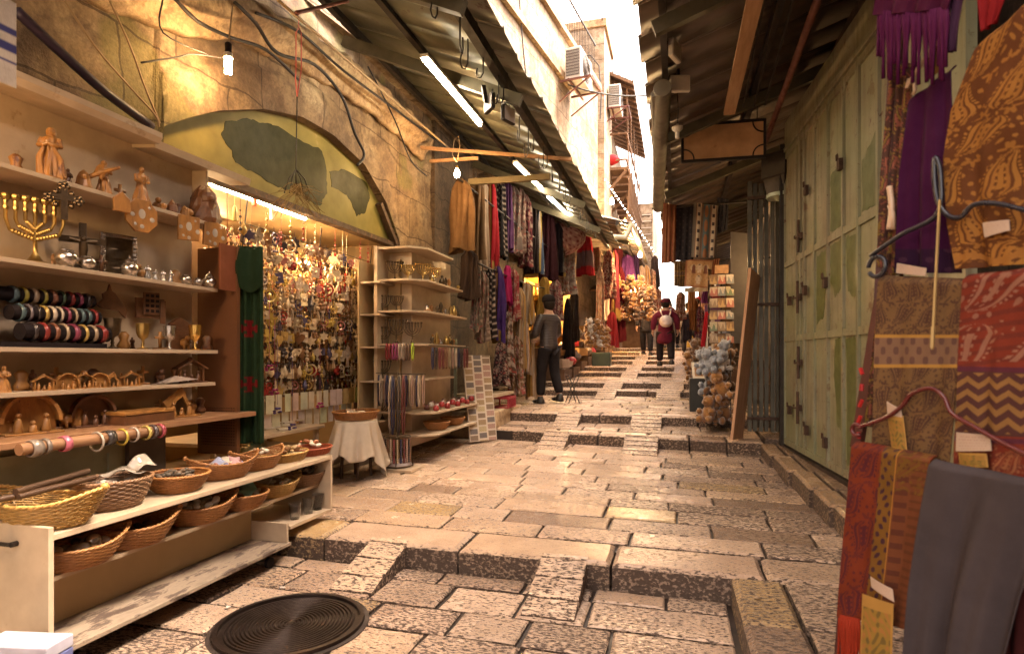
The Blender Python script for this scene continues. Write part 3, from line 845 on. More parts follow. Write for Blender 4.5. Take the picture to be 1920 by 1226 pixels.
# ================================================================== SHELF UNIT WITH CARVINGS (LEFT)
M_OLIVE = mat('olive_wood', (.37, .165, .04), .4, var=.5, scale=26, bmp=.1, stretch=(1, 1, .4), spots=(22, .60, (.12, .04, .012)))
M_OLIVED = mat('dark_olive_wood', (.15, .058, .02), .45, var=.5, scale=22, bmp=.2)
M_BRASS = mat('brass', (.40, .25, .075), .34, .9, var=.4, scale=20)
M_BRONZE = mat('dark_bronze', (.10, .065, .035), .35, .8, var=.5, scale=25, bmp=.3)
M_SILVER = mat('silver', (.62, .55, .48), .22, .95, var=.45, scale=30, bmp=.35)
M_GOLD = mat('gold_cup', (.85, .52, .14), .2, .95, var=.2, scale=30, bmp=.2)
M_BLACK = mat('black_velvet', (.015, .010, .010), .8, var=.3)
M_TINT = mat('tinted', None, .5, src='object', var=.25, scale=14, bmp=.1)
M_GLOSS = mat('tinted_gloss', None, .2, .2, src='object', var=.3, scale=30, bmp=.15)
M_CLOTH = mat('tinted_cloth', None, .85, src='object', var=.3, scale=10, bmp=.2, sheen=.2, grain=160)
M_COUNTER = mat('pale_counter_wood', (.30, .15, .07), .45, var=.3, scale=3, stretch=(9, 1, 9))
M_HARD = mat('perforated_hardboard', (.13, .05, .018), .5, var=.2, scale=4)
SH = thing('shelving_unit', 'white shelving unit full of olive wood and silver souvenirs at the left', 'shelves', (0, 0, 0))
BX, FX = -3.13, -2.9
MB().box(BX - .02, .7, 1.0, BX, 3.2, 2.62).build('back_panel', M_WHITE, SH)
for z in (2.22, 1.80, 1.397, 1.19):
    MB().box(BX, .7, z - .022, FX, 3.18 if z > 1.2 else 3.16, z).build('shelf', M_WHITE, SH, bev=.002)
mb = MB(); mb.prism([(BX, 2.62), (FX - .02, 2.60), (FX, 2.63), (FX, 2.66), (BX, 2.66)], .7, 2.75, 'y'); mb.prism([(BX, 2.6), (FX - .06, 2.585), (FX - .05, 2.63), (BX, 2.63)], 2.752, 3.55, 'y')
mb.build('top_board', M_WHITE, SH)
MB().box(BX - .02, 3.205, 2.22, FX - .12, 3.22, 2.60).build('end_board', M_WHITE, SH)
MB().box(-3.15, .7, .955, -2.75, 3.36, .985).build('counter', M_COUNTER, SH, bev=.003)
sp = MB(); sp.box(-3.15, 3.27, .70, -2.83, 3.30, 2.09); sp.build('side_panel', M_HARD, SH)
sp = MB()
for i in range(15):
    for j in range(70): 
        if j < 14: sp.box(-3.12 + i * .019, 3.266, .76 + j * .019, -3.114 + i * .019, 3.2695, .766 + j * .019)
k_ = sp.build('perforation', mat('hole_dark', (.02, .01, .006), .8), SH)
cb = thing('green_cabinet', 'old grey green wooden cupboard under the souvenir counter', 'cupboard', (0, 0, 0))
mb = MB(); mb.box(-3.15, .6, .0, -2.96, 2.80, .95); mb.build('body', mat('grey_green_paint', (.30, .28, .18), .6, var=.3, scale=5, bmp=.2), cb)
for y0, y1 in ((.7, 1.68), (1.72, 2.5)):
    mb = MB(); mb.box(-2.96, y0, .1, -2.945, y1, .90)
    for a, b, c, d in ((y0, y1, .84, .90), (y0, y1, .1, .16)): mb.box(-2.945, a, c, -2.93, b, d)
    for a in (y0, y1 - .06): mb.box(-2.945, a, .16, -2.93, a + .06, .84)
    mb.build('door', MATS['grey_green_paint'], cb)
MB().box(-2.96, 2.56, .05, -2.93, 2.80, .94).build('end_board', mat('grey_board', (.10, .07, .05), .6), cb)
def sy(px, X):
    r = ray(px, 670); return r[1] * X / r[0]
def dpx(px, X): return X / ray(px, 670)[0] / 1100     # metres per picture unit there

def remesh(o, vox):
    r_ = o.modifiers.new('remesh', 'REMESH'); r_.mode = 'VOXEL'; r_.voxel_size = vox; r_.use_smooth_shade = True
    return o
def robe(h, arms='folded', hood=True, bend=0, base=True):
    """carved robed figure of height h standing on z=0, facing +x"""
    mb = MB(); f = lambda t, z: 1 + (.16 * math.sin(7 * t + 5 * z / h) + .09 * math.sin(13 * t - 7 * z / h)) * (1 - .7 * z / h)
    prof = [(.19, 0), (.20, .04), (.17, .2), (.145, .33), (.12, .45), (.10, .54), (.118, .62), (.135, .72), (.11, .785), (.05, .83), (.045, .86)]
    mb.lathe([(r * h, z * h) for r, z in prof], n=40, sx=.85, sy=1, fn=f)
    hx = bend * h
    mb.ball((hx + .01 * h, 0, .91 * h), .068 * h, 12, 1, .9, 1.2)
    mb.ball((hx + .075 * h, 0, .905 * h), .016 * h, 6)
    if hood: mb.ball((hx - .022 * h, 0, .90 * h), .08 * h, 12, 1, 1.05, 1.25); mb.tube([(hx - .03 * h, 0, .88 * h), (hx - .06 * h, 0, .75 * h), (-.09 * h, 0, .55 * h)], [.07 * h, .085 * h, .05 * h], 8)
    for s in (-1, 1):
        if arms == 'folded': mb.tube([(0, s * .13 * h, .77 * h), (.05 * h, s * .165 * h, .62 * h), (.14 * h, s * .07 * h, .62 * h), (.155 * h, -s * .02 * h, .66 * h)], [.05 * h, .05 * h, .04 * h, .03 * h], 8)
        elif arms == 'forward': mb.tube([(0, s * .13 * h, .77 * h), (.05 * h, s * .15 * h, .6 * h), (.22 * h, s * .06 * h, .55 * h)], [.05 * h, .05 * h, .035 * h], 8)
        else: mb.tube([(0, s * .13 * h, .77 * h), (.08 * h, s * .19 * h, .6 * h), (.15 * h, s * .12 * h, .64 * h)], [.05 * h, .045 * h, .035 * h], 8)
    if base: mb.lathe([(.2 * h, -.0), (.22 * h, .01 * h), (.21 * h, .035 * h)], n=16)
    return mb
def carving(name, label, cat, px, X, z, mb, h, m=M_OLIVE, rz=0, vox=None, group=None):
    o = mb.build(name, m, smooth=True, loc=(X, sy(px, X), z), fix=True)
    o.rotation_euler.z = rz
    if vox is None: vox = h / 110
    if vox: remesh(o, vox)
    return tag(o, label, cat, group)
Z1, Z2, Z3, Z4, Z5 = 2.22, 1.80, 1.397, 1.19, .985
g_ = robe(.26, 'folded'); g_.tube([(.03, -.03, .01), (.035, -.035, .1), (.03, -.02, .15)], [.02, .014, .008], 6); g_.tube([(.0, .05, .01), (.01, .045, .1), (.03, .02, .15)], [.018, .012, .008], 6)
carving('carved_figure', 'tall olive wood carving of a veiled woman in flowing robes on the top shelf', 'carving', 95, -2.96, Z1, g_, .26, rz=-.9)
g_ = MB(); g_.lathe([(.035, 0), (.04, .01), (.033, .04), (.03, .06), (.02, .085), (.004, .1)], n=14); g_.ball((.02, 0, .06), .02, 8)
carving('carved_bust', 'small pale wooden bust of a bearded man on the top shelf', 'carving', 157, -2.96, Z1, g_, .1, rz=-.7)
g_ = robe(.185, 'wide', True, .03); g_.tube([(.06, -.07, .065), (.07, 0, .10), (.06, .085, .14)], [.012, .012, .008], 7); g_.tube([(.03, 0, .13), (.06, 0, .10), (.055, 0, .07)], [.03, .025, .005], 7)
carving('carved_figure', 'olive wood carving of a long bearded man holding a stringed instrument across his chest', 'carving', 195, -2.96, Z1, g_, .19, rz=-.9)
g_ = robe(.215, 'forward', False, .02)
carving('carved_figure', 'slim olive wood standing monk with forward hands on a dark round foot', 'carving', 265, -2.95, Z1 + .004, g_, .215, rz=-.3)
for px, hh, lb, mm in ((323, .085, 'tiny dark pointed hooded figure right of the wooden monk', M_OLIVED), (346, .07, 'little carved sheep like figure between the hooded figure and the dark bust', M_OLIVE), (305, .045, 'very small carved wooden bird behind the octagonal plaque', M_OLIVE)):
    g_ = MB(); g_.lathe([(.028 * hh / .08, 0), (.032 * hh / .08, .01), (.028 * hh / .08, hh * .5), (.014, hh * .8), (.002, hh)], n=10); g_.ball((.012, 0, hh * .62), .016, 7)
    if 'sheep' in lb: g_.ball((0, .03, hh * .5), .025, 8, 1, 1.4, 1)
    carving('small_carving', lb, 'carving', px, -2.94, Z1, g_, hh, mm)
g_ = MB(); g_.lathe([(.09, 0), (.10, .03), (.085, .10), (.075, .16), (.055, .21), (.03, .245), (.004, .25)], n=20, fn=lambda t, z: 1 + .1 * math.sin(5 * t + z * 30)); g_.ball((.05, 0, .16), .055, 12); g_.ball((.10, 0, .15), .018, 8); g_.tube([(.05, 0, .11), (.07, 0, .05)], [.05, .02], 8)
carving('wooden_bust', 'large dark carved bust of a hooded bearded man ending the top shelf', 'carving', 383, -2.97, Z1, g_, .25, M_OLIVED, rz=-.4)
def plaque(name, label, px, py, outline, X=-2.885, inlay=True, m=M_OLIVE, rz=-.25, tilt=0):
    p = at_x(px, py, X)
    t = thing(name, label, 'plaque', p, rz)
    mb = MB(); mb.prism(outline, -.008, .008, 'x'); mb.build('board', m, t, bev=.003)
    if inlay:
        c = MB()
        for (a, b, r_, k) in ((0, .01, .019, 1.45), (-.05, .0, .012, 1), (.055, -.015, .014, 1), (.0, -.06, .012, 1), (-.035, -.05, .008, 1), (.04, .05, .008, 1)):
            if abs(a) < max(q[0] for q in outline) and abs(b) < max(q[1] for q in outline): c.add([(.0085, a + r_ * math.cos(i * R(30)), b + r_ * k * math.sin(i * R(30))) for i in range(12)] + [(.012, a, b)], [(i, (i + 1) % 12, 12) for i in range(12)])
        c.build('inlay', mat('mother_of_pearl', (.55, .47, .38), .2, .2), t, smooth=True)
    t.rotation_euler.y = tilt
    return t
octo = [(.092 * math.cos(R(22.5 + 45 * i)), .098 * math.sin(R(22.5 + 45 * i))) for i in range(8)]
plaque('octagonal_plaque', 'eight sided olive wood plaque with pearl inlay leaning on the top shelf edge', 265, 405, octo)
plaque('house_plaque', 'small house shaped wooden plaque left of the eight sided plaque', 228, 380, [(-.042, -.05), (.042, -.05), (.042, .02), (0, .06), (-.042, .02)], inlay=False)
plaque('square_plaque', 'square wooden plaque with a pearl roundel hanging at the end of the top shelf', 353, 428, [(-.065, -.08), (.07, -.07), (.07, .075), (-.065, .075)])
plaque('clipped_plaque', 'wooden plaque with clipped corners and pearl inlay beside the square plaque', 402, 440, [(-.08, -.075), (.05, -.08), (.09, -.03), (.08, .04), (.02, .08), (-.07, .07)])
# ---- second shelf
def menorah(name, label, loc, h, m, rz=0, cat='candelabrum', pointed=True, r=.008, group=None):
    mb = MB(); w_ = h * (.34 if pointed else .42)
    mb.lathe([(.17 * h, 0), (.175 * h, .025 * h), (.1 * h, .05 * h), (.07 * h, .1 * h), (.035 * h, .16 * h), (.03 * h, .3 * h), (.04 * h, .32 * h), (.025 * h, .34 * h)], n=14 if not pointed else 8)
    mb.tube([(0, 0, .3 * h), (0, 0, .84 * h)], r * 1.1, 8)
    for k in (1, 2, 3):
        q = k / 3 * w_; top = .84 * h; b = (.56 - .075 * k) * h + .03 * h
        if pointed:
            pts = [(0, -q, top), (0, -q, top - .2 * h), (0, -q * .86, b + .11 * h), (0, 0, b), (0, q * .86, b + .11 * h), (0, q, top - .2 * h), (0, q, top)]
        else:
            pts = [(0, q * math.cos(math.pi * i / 12), top - (top - b) * math.sin(math.pi * i / 12)) for i in range(13)]
        mb.tube(pts, r, 7)
        if pointed:
            for i in range(1, 8):
                for s in (-1, 1): mb.ball((0, s * q * .86 * i / 8, b + .11 * h * i / 8), r * 1.55, 6)
    for k in range(-3, 4):
        y = k / 3 * w_
        mb.lathe([(r * 1.2, .76 * h), (r * 1.7, .80 * h), (r * 1.3, .83 * h), (r * 1.2, .9 * h), (r * 2.3, .93 * h), (r * 2.6, .97 * h), (r * 2.2, h)], (0, y, 0), 8)
    o = mb.build(name, m, smooth=2, loc=loc); o.rotation_euler.z = rz
    return tag(o, label, cat, group)
menorah('brass_menorah', 'polished brass seven branched menorah on the second shelf', (-2.98, sy(66, -2.98), Z2), .32, M_BRASS, rz=-.5)
def cross(name, label, p, h, m, w=.7, thick=.02, buds=True, corpus=False, rz=-.5):
    mb = MB()
    mb.box(-thick / 2, -thick * .7, 0, thick / 2, thick * .7, h); mb.box(-thick * .45, -h * w / 2, h * .58, thick * .45, h * w / 2, h * .58 + thick * 1.4)
    if buds:
        for (y, z) in ((0, h), (-h * w / 2, h * .62), (h * w / 2, h * .62)):
            for a in range(5): mb.ball((0, y + .016 * math.cos(a * 1.26), z + .016 * math.sin(a * 1.26)), .012, 7)
            mb.ball((0, y, z), .014, 7)
        for s in (-1, 1):
            for q in (-1, 1): mb.ball((0, s * .03, h * .62 + q * .03), .014, 7)
    if corpus:
        mb.tube([(.02, 0, .2 * h), (.025, 0, .45 * h), (.022, 0, .6 * h)], [.012, .02, .018], 7); mb.ball((.03, 0, .66 * h), .016, 8)
        for s in (-1, 1): mb.tube([(.022, 0, .6 * h), (.02, s * .24 * h, .64 * h)], .008, 6)
        mb.lathe([(.07, 0), (.07, .01), (.03, .03), (.02, .05)], n=10)
    o = mb.build(name, m, smooth=2, loc=p); o.rotation_euler.z = rz
    return tag(o, label, 'cross')
cross('ornate_cross', 'ornate bronze budded cross hanging in front of the menorah shelf', at_x(120, 412, -2.86), .16, M_BRONZE)
cross('crucifix', 'dark bronze standing crucifix to the right of the brass menorah', (-2.99, sy(155, -2.99), Z2), .25, M_BRONZE, .8, .022, False, True)
ic = thing('silver_icon', 'silver framed relief icon leaning on the back of the second shelf', 'icon', (-3.03, sy(222, -3.03), Z2), -.35)
mb = MB()
for (a, b, c, d) in ((-.09, -.068, 0, .24), (.068, .09, 0, .24), (-.067, .067, 0, .022), (-.067, .067, .218, .24)): mb.box(-.008, a, c, .012, b, d)
for i in range(10):
    for s in (-1, 1): mb.ball((.014, s * .079, .012 + i * .024), .011, 6)
mb.build('frame', M_SILVER, ic, smooth=2)
X, Y = np.meshgrid(np.linspace(-.068, .068, 40), np.linspace(.02, .22, 60)); 
H = .004 * blob(X * 12, Y * 12, 8, 9) + .004 * np.exp(-((X / .03) ** 2)) * (np.sin(Y * 60) > 0)
sheet('relief', H + .002, X, Y, None, M_BRONZE, ic, 0)
def pot(name, label, px, X, z, r, m, lid=True, cat='pot', group=None):
    pr = [(.5, 0), (.55, .04), (.5, .08), (.85, .3), (1, .55), (.92, .85), (.6, 1.05), (.62, 1.12)]
    if lid: pr += [(.66, 1.13), (.5, 1.3), (.18, 1.42), (.1, 1.5), (.16, 1.6), (.02, 1.7)]
    mb = MB(); mb.lathe([(a * r, b * r * 1.55) for a, b in pr], n=20, fn=lambda t, zz: 1 + .03 * math.sin(10 * t))
    o = mb.build(name, m, smooth=2, loc=(X, sy(px, X), z)); return tag(o, label, cat, group)
pot('silver_pot', 'round lidless silver pot below the bronze crucifix', 125, -2.94, Z2, .05, M_SILVER, False)
pot('silver_pot', 'smaller round silver pot touching the foot of the crucifix', 163, -2.93, Z2, .04, M_SILVER, False)
pot('silver_pot', 'squat silver pot with a ring collar in front of the silver icon', 243, -2.93, Z2, .045, M_SILVER, True)
pot('silver_pot', 'little silver pot first of the three at the end of the second shelf', 349, -2.93, Z2, .034, M_SILVER, False)
pot('silver_pot', 'little spouted silver pot between the plain pot and the tall lidded jar', 371, -2.93, Z2, .030, M_SILVER, False)
pot('silver_jar', 'tall lidded silver jar with a pointed knob at the end of the second shelf', 393, -2.93, Z2, .042, M_SILVER, True)
for px, hh, lb in ((277, .085, 'silver figure group, taller left piece with raised arms'), (291, .065, 'silver kneeling figure in the middle of the silver group'), (306, .07, 'low silver animal with a raised head in the silver group'), (320, .075, 'thin silver standing figure at the right of the silver group')):
    g_ = robe(hh, rnd.choice(['folded', 'wide']), True)
    carving('silver_figurine', lb, 'figurine', px, -2.94, Z2, g_, hh, M_SILVER, rz=rnd.uniform(-1, .5))
# ---- third shelf: bracelet rolls
PAL = [(.22, .03, .025), (.42, .28, .08), (.04, .03, .028), (.36, .26, .17), (.20, .04, .07), (.34, .27, .05), (.08, .12, .13), (.2, .08, .045), (.5, .4, .3), (.16, .13, .14), (.05, .07, .04)]
st = thing('bracelet_stand', 'black three tier velvet stand holding rows of bracelets on the third shelf', 'stand', (0, 0, 0))
mb = MB(); mb.box(-3.1, sy(0, -3.0) - .2, Z3, -2.91, sy(190, -2.95), Z3 + .025); mb.prism([(-3.1, Z3 + .025), (-2.95, Z3 + .025), (-3.09, Z3 + .26)], sy(0, -3.0) - .15, sy(0, -3.0) - .1, 'y'); mb.prism([(-3.1, Z3 + .025), (-2.95, Z3 + .025), (-3.09, Z3 + .26)], sy(170, -3.0), sy(178, -3.0), 'y')
mb.build('frame', M_BLACK, st)
rolls = [(-3.06, Z3 + .255, 10, 172, .034, 'upper'), (-3.0, Z3 + .165, 25, 182, .036, 'middle'), (-2.95, Z3 + .075, 45, 200, .040, 'lower')]
brm = {}
def torus_mesh(R_, r_, n=20, k=6, axis='y', flat=1.0):
    mb = MB(); pts = []
    vs, fs = [], []
    for i in range(n):
        a = 2 * math.pi * i / n
        for j in range(k):
            b = 2 * math.pi * j / k
            q = R_ + r_ * math.cos(b)
            vs.append((q * math.cos(a), r_ * flat * math.sin(b), q * math.sin(a)))
            fs.append((i * k + j, i * k + (j + 1) % k, ((i + 1) % n) * k + (j + 1) % k, ((i + 1) % n) * k + j))
    return mb.add(vs, fs)
LBR = {0: ['wide patterned', 'brown woven'], 1: ['bright beaded'], 2: ['leather']}
bnames = ['dark red', 'gold beaded', 'black', 'pearly beige', 'magenta', 'yellow star', 'blue grey', 'brown leather', 'white shell', 'grey', 'dark green']
for ri, (X, z, pa, pb, rr, nm) in enumerate(rolls):
    ya, yb = sy(pa, X), sy(pb, X)
    mb = MB(); mb.tube([(X, ya - (.1 if ri == 0 else .02), z), (X, yb, z)], rr, 20); mb.build('roll', M_BLACK, st, smooth=2)
    n = (9, 11, 8)[ri]
    seen = {}
    for i in range(n):
        ci = rnd.choice([0, 1, 1, 2, 2, 3, 3, 4, 5, 6, 7, 7, 8, 9, 9, 10]); y = ya + (yb - ya) * (i + .6) / (n + .4)
        wd = (yb - ya) / n * rnd.uniform(.3, .62)
        o = torus_mesh(rr + .003, .006, 22, 6, flat=wd / .012).build('bracelet', M_GLOSS, smooth=True, loc=(X, y, z), color=PAL[ci])
        k = (ri, ci); seen[k] = seen.get(k, 0) + 1
        tag(o, f"{bnames[ci]} bracelet on the {nm} velvet roll" + ('' if seen[k] == 1 else f", farther of the {bnames[ci]} ones" if seen[k] == 2 else f", end one of the {bnames[ci]} ones"), 'bracelet', 'bracelets on the velvet rolls')
def goblet(name, label, px, X, z, h, m):
    mb = MB(); mb.lathe([(a * h, b * h) for a, b in ((.2, 0), (.21, .03), (.07, .07), (.045, .14), (.06, .2), (.04, .26), (.06, .36), (.17, .45), (.215, .6), (.215, .8), (.24, .98), (.225, .98), (.19, .75), (.15, .5), (0, .45))], n=20, fn=lambda t, zz: 1 + (.04 * math.sin(8 * t) if zz > .45 * h else 0))
    return tag(mb.build(name, m, smooth=2, loc=(X, sy(px, X), z)), label, 'goblet')
goblet('goblet', 'dark tarnished silver goblet at the end of the bracelet stand', 211, -2.97, Z3, .17, M_BRONZE)
goblet('goblet', 'broad gold goblet with wide rim, first after the bracelet stand', 268, -2.93, Z3, .15, M_BRASS)
goblet('goblet', 'pale silver goblet in the middle of the goblet row', 318, -2.93, Z3, .145, M_SILVER)
goblet('goblet', 'narrow shiny gold goblet at the end of the goblet row', 366, -2.93, Z3, .16, M_GOLD)
plaque('dove_plaque', 'carved wooden dome and dove wall plaque above the dark goblet', 205, 562, [(-.075, -.03), (-.05, -.05), (.05, -.06), (.09, -.1), (.1, -.05), (.06, .0), (.03, .04), (.012, .05), (0, .09), (-.012, .05), (-.04, .03), (-.035, .0)], X=-3.08, inlay=False, m=M_OLIVED, rz=-.1)
ww = thing('wooden_word_block', 'dark openwork carved wooden block behind the gold goblet', 'carving', at_x(283, 575, -3.05), -.2)
mb = MB(); mb.box(-.02, -.085, -.07, 0, .085, .05); mb.box(.001, -.05, -.05, .015, .045, .085); mb.box(.002, .05, -.10, .012, .085, .04); mb.build('block', M_OLIVED, ww, bev=.004)
mb = MB()
for i in range(3):
    for j in range(4): mb.box(.016, -.04 + i * .03, -.035 + j * .03, .02, -.022 + i * .03, -.018 + j * .03)
mb.build('openwork', M_BLACK, ww)
lz = thing('layered_wood_block', 'brown arched wooden block with horizontal grooves behind the silver goblet', 'carving', (-3.06, sy(336, -3.06), Z3), -.2)
mb = MB()
for i in range(8): mb.box(-.02, -.07, i * .02, .02, .07, i * .02 + .017)
mb.prism([(-.07, .16), (.07, .16), (.03, .19), (0, .205), (-.03, .19)], -.02, .02, 'x'); mb.box(-.015, -.065, .0, .015, .065, .165)
mb.build('block', M_OLIVED, lz)
# ---- fourth shelf: little nativity carvings
def nativity(name, label, px, X, z, h, kind='arch', m=M_OLIVE, rz=-.25):
    t = thing(name, label, 'carving', (X, sy(px, X), z), rz)
    mb = MB(); w_ = h * .62
    mb.box(-h * .28, -w_, 0, h * .28, w_, h * .05)
    if kind == 'arch':
        out = [(w_ * math.cos(math.pi * i / 14), h * .3 + h * .68 * math.sin(math.pi * i / 14)) for i in range(15)]
        mb.prism([(w_, h * .05)] + out + [(-w_, h * .05)], -h * .28, -h * .18, 'x')
        for i in range(14):
            a, b = out[i], out[i + 1]; mb.bar((-h * .05, a[0], a[1]), (-h * .05, b[0], b[1]), h * .09, h * .30, (1, 0, 0))
    elif kind == 'stable':
        for s in (-1, 1): mb.bar((0, s * w_ * 1.05, h * .58), (0, 0, h * .96), h * .5, h * .06, (0, 0, 1))
        for s in (-1, 1):
            mb.bar((h * .1, s * w_ * .8, 0), (h * .1, s * w_ * .8, h * .66), h * .08, h * .08, (1, 0, 0)); mb.bar((-h * .15, s * w_ * .8, 0), (-h * .15, s * w_ * .8, h * .66), h * .08, h * .08, (1, 0, 0))
        mb.ball((0, 0, h * .95), h * .14, 8)
    else:
        mb.bar((0, -w_ * .8, 0), (0, 0, h), h * .12, h * .1, (1, 0, 0)); mb.bar((0, w_ * .8, 0), (0, 0, h), h * .12, h * .1, (1, 0, 0)); mb.bar((h * .02, -w_ * .9, h * .45), (h * .02, w_ * .2, h * .95), h * .3, h * .05, (1, 0, 0))
    mb.build('shelter', m, t, bev=h * .012)
    for k, (y, hh) in enumerate(((-.28, .5), (.02, .26), (.3, .46))):
        f = MB(); f.lathe([(.1 * h, 0), (.11 * h, .02 * h), (.07 * h, hh * h * .6), (.02 * h, hh * h * .75)], n=9); f.ball((.01 * h, 0, hh * h * .86), .065 * h, 8)
        f.build('figure', m, t, smooth=True, loc=(h * .06, y * h, h * .05))
    return t
carving('carved_figure', 'orange wooden figure cut by the left end of the fourth shelf', 'carving', 8, -2.95, Z4, robe(.12), .12, rz=-.5)
for px, hh, kd, lb in ((82, .075, 'stable', 'tiny wooden nativity stable standing apart at the left of the fourth shelf row'), (127, .08, 'arch', 'tiny round wooden nativity second from the left in the fourth shelf row'), (157, .08, 'stable', 'tiny pale wooden nativity with a post roof in the middle of the row'),
                      (187, .078, 'arch', 'tiny dark arched nativity touching its neighbour in the row'), (212, .078, 'tri', 'tiny leaning wooden nativity fifth in the row'), (246, .08, 'stable', 'tiny gabled wooden nativity beside the folded paper')):
    nativity('small_nativity', lb, px, -2.95, Z4, hh, kd)
nativity('nativity_stable', 'larger wooden nativity stable with a branch roof at the end of the fourth shelf', 357, -2.98, Z4, .15, 'stable', M_OLIVED)
mb = MB(); mb.add([(0, 0, 0), (.1, .0, .006), (.11, .22, .02), (-.02, .2, .03), (.05, .1, .045)], [(0, 1, 4), (1, 2, 4), (2, 3, 4), (3, 0, 4)])
tag(mb.build('paper_sheet', mat('brown_paper', (.34, .26, .2), .7), loc=(-3.0, sy(290, -3.0), Z4 + .004)), 'crumpled beige paper lying beside the small nativities', 'paper')
nativity('arched_nativity', 'wide arched wooden nativity at the left of the counter', 58, -2.98, Z5, .19, 'arch')
nativity('arched_nativity', 'dark domed wooden nativity in the middle of the counter', 176, -3.0, Z5, .165, 'arch', M_OLIVED)
nativity('triangle_nativity', 'pale three cornered wooden nativity at the end of the counter', 338, -2.95, Z5, .17, 'tri')
t = thing('wooden_chest', 'small olive wood chest with a yellow lid on the counter', 'box', (-2.92, sy(262, -2.92), Z5), 0)
MB().box(-.08, -.16, 0, .08, .16, .05).build('body', M_OLIVED, t, bev=.003); MB().box(-.085, -.165, .052, .085, .165, .07).build('lid', M_OLIVE, t, bev=.003)
# a back rank of small souvenirs, so the shelves read as stocked
BK = [(Z1, (30, 128, 225, 295, 335), 'top'), (Z2, (100, 190, 262, 330), 'second'), (Z3, (232, 248, 300, 345, 388), 'third'), (Z4, (40, 60, 105, 145, 175, 228, 268, 300, 330), 'fourth'), (Z5, (20, 100, 125, 145, 215, 300, 360, 375), 'counter')]
for z, pxs, nm in BK:
    for i, px in enumerate(pxs):
        k = (i * 3 + len(pxs)) % 4; h_ = rnd.uniform(.07, .12)
        if k == 0: mb, kn = robe(h_, rnd.choice(['folded', 'forward']), True), 'robed figure'
        elif k == 1: mb = MB(); mb.lathe([(.03, 0), (.036, .02), (.02, .05), (.03, .08), (.012, .1)], n=14); kn = 'turned vase'
        elif k == 2: mb = MB(); mb.ball((0, 0, .045), .03, 9, 1.5, 1, 1); mb.ball((.045, 0, .075), .018, 8, 1.3, 1, 1); [mb.tube([(a_, b_, .04), (a_, b_, 0)], .007, 5) for a_ in (-.025, .025) for b_ in (-.014, .014)]; kn = 'little camel'
        else: mb = MB(); mb.box(-.01, -.04, 0, .01, .04, .012); mb.box(-.006, -.008, .012, .006, .008, .11); mb.box(-.0055, -.03, .066, .0055, .03, .082); kn = 'standing cross'
        m_ = M_OLIVED if i % 3 == 1 else M_OLIVE
        carving('small_souvenir', f"{'dark' if m_ is M_OLIVED else 'honey coloured'} wooden {kn} in the back rank of the {nm}{'' if nm == 'counter' else ' shelf'}", 'souvenir', px, -3.04, z, mb, h_, m_, rnd.uniform(-1.2, .1), 0 if k else None, f"{'dark' if m_ is M_OLIVED else 'honey'} {kn}s at the back of the {nm} shelf")
# bracelet bar under the counter edge
bb = thing('bracelet_bar', 'round wooden bar along the counter edge threaded with bangles', 'bar', (0, 0, 0))
XA = -2.715; ya, yb = sy(35, XA), sy(305, XA)
mb = MB(); mb.tube([(XA, ya, .955), (XA, yb, .955)], .026, 14); mb.build('rod', M_COUNTER, bb, smooth=2)
mb = MB(); mb.bar((XA - .03, ya + .05, .95), (XA, ya + .05, .955), .02, .02); mb.bar((XA - .03, yb - .05, .95), (XA, yb - .05, .955), .02, .02); mb.build('bracket', M_STEEL, bb)
for k, (px, wd, col, lb, rr) in enumerate(((64, .05, (.25, .2, .16), 'wide grey patterned cuff on the counter bar', .034), (84, .02, (.2, .16, .13), 'narrow grey band next to the wide patterned cuff', .033), (121, .035, (.62, .16, .22), 'pink and white band on the counter bar', .033), (181, .012, (.5, .42, .33), 'thin pale bangle hanging low on the counter bar', .045), (203, .05, (.06, .05, .045), 'wide black patterned bangle on the counter bar', .034),
                        (228, .012, (.65, .48, .08), 'thin yellow bangle on the counter bar', .04), (250, .014, (.5, .42, .34), 'white beaded bangle right of the yellow bangle', .036), (273, .02, (.55, .42, .12), 'gold banded bangle near the end of the bar', .035), (285, .025, (.1, .08, .08), 'black bead bangle at the end of the bar', .035), (299, .025, (.42, .08, .10), 'red and white end bangle on the bar', .035))):
    o = torus_mesh(rr, .005, 24, 6, flat=wd / .01).build('bangle', M_GLOSS, smooth=True, loc=(XA, sy(px, XA), .955 - (rr - .031)), color=col)
    tag(o, lb, 'bangle', 'bangles on the counter bar')
# lamp shining on the shelves from beyond the edge of the picture
def bulb(loc, label, power, r=.03, cfl=False, cord=None, lit=True):
    t = thing('light_bulb', label, 'lamp', loc)
    gm = glow('warm_bulb_%g' % power, (1, .62, .27), power) if lit else M_WHITEMETAL
    if cfl:
        mb = MB()
        for k in range(4):
            a = k * math.pi / 2; mb.tube([(.016 * math.cos(a), .016 * math.sin(a), -.055), (.016 * math.cos(a), .016 * math.sin(a), .04)], .011, 8)
        mb.build('bulb', gm, t, smooth=True)
        MB().lathe([(.02, .04), (.03, .045), (.028, .075), (.02, .08)], n=12).build('collar', M_WHITEMETAL, t, smooth=2)
        MB().lathe([(.02, .08), (.022, .14), (.012, .15)], n=12).build('socket', M_BLACK, t, smooth=2)
    else:
        MB().lathe([(.002, -r * 1.3), (r * .6, -r * 1.15), (r, -r * .4), (r * .98, .2 * r), (r * .6, r * 1.1), (r * .42, r * 1.6)], n=16).build('bulb', gm, t, smooth=True)
        MB().lathe([(r * .43, r * 1.6), (r * .5, r * 2.6), (r * .2, r * 2.9)], n=12).build('socket', M_BRASS, t, smooth=2)
    if cord:
        mb = MB(); mb.tube([Vector(c) - Vector(loc) for c in cord], .005, 6); mb.build('cord', M_TANWIRE, t, smooth=True)
    return t
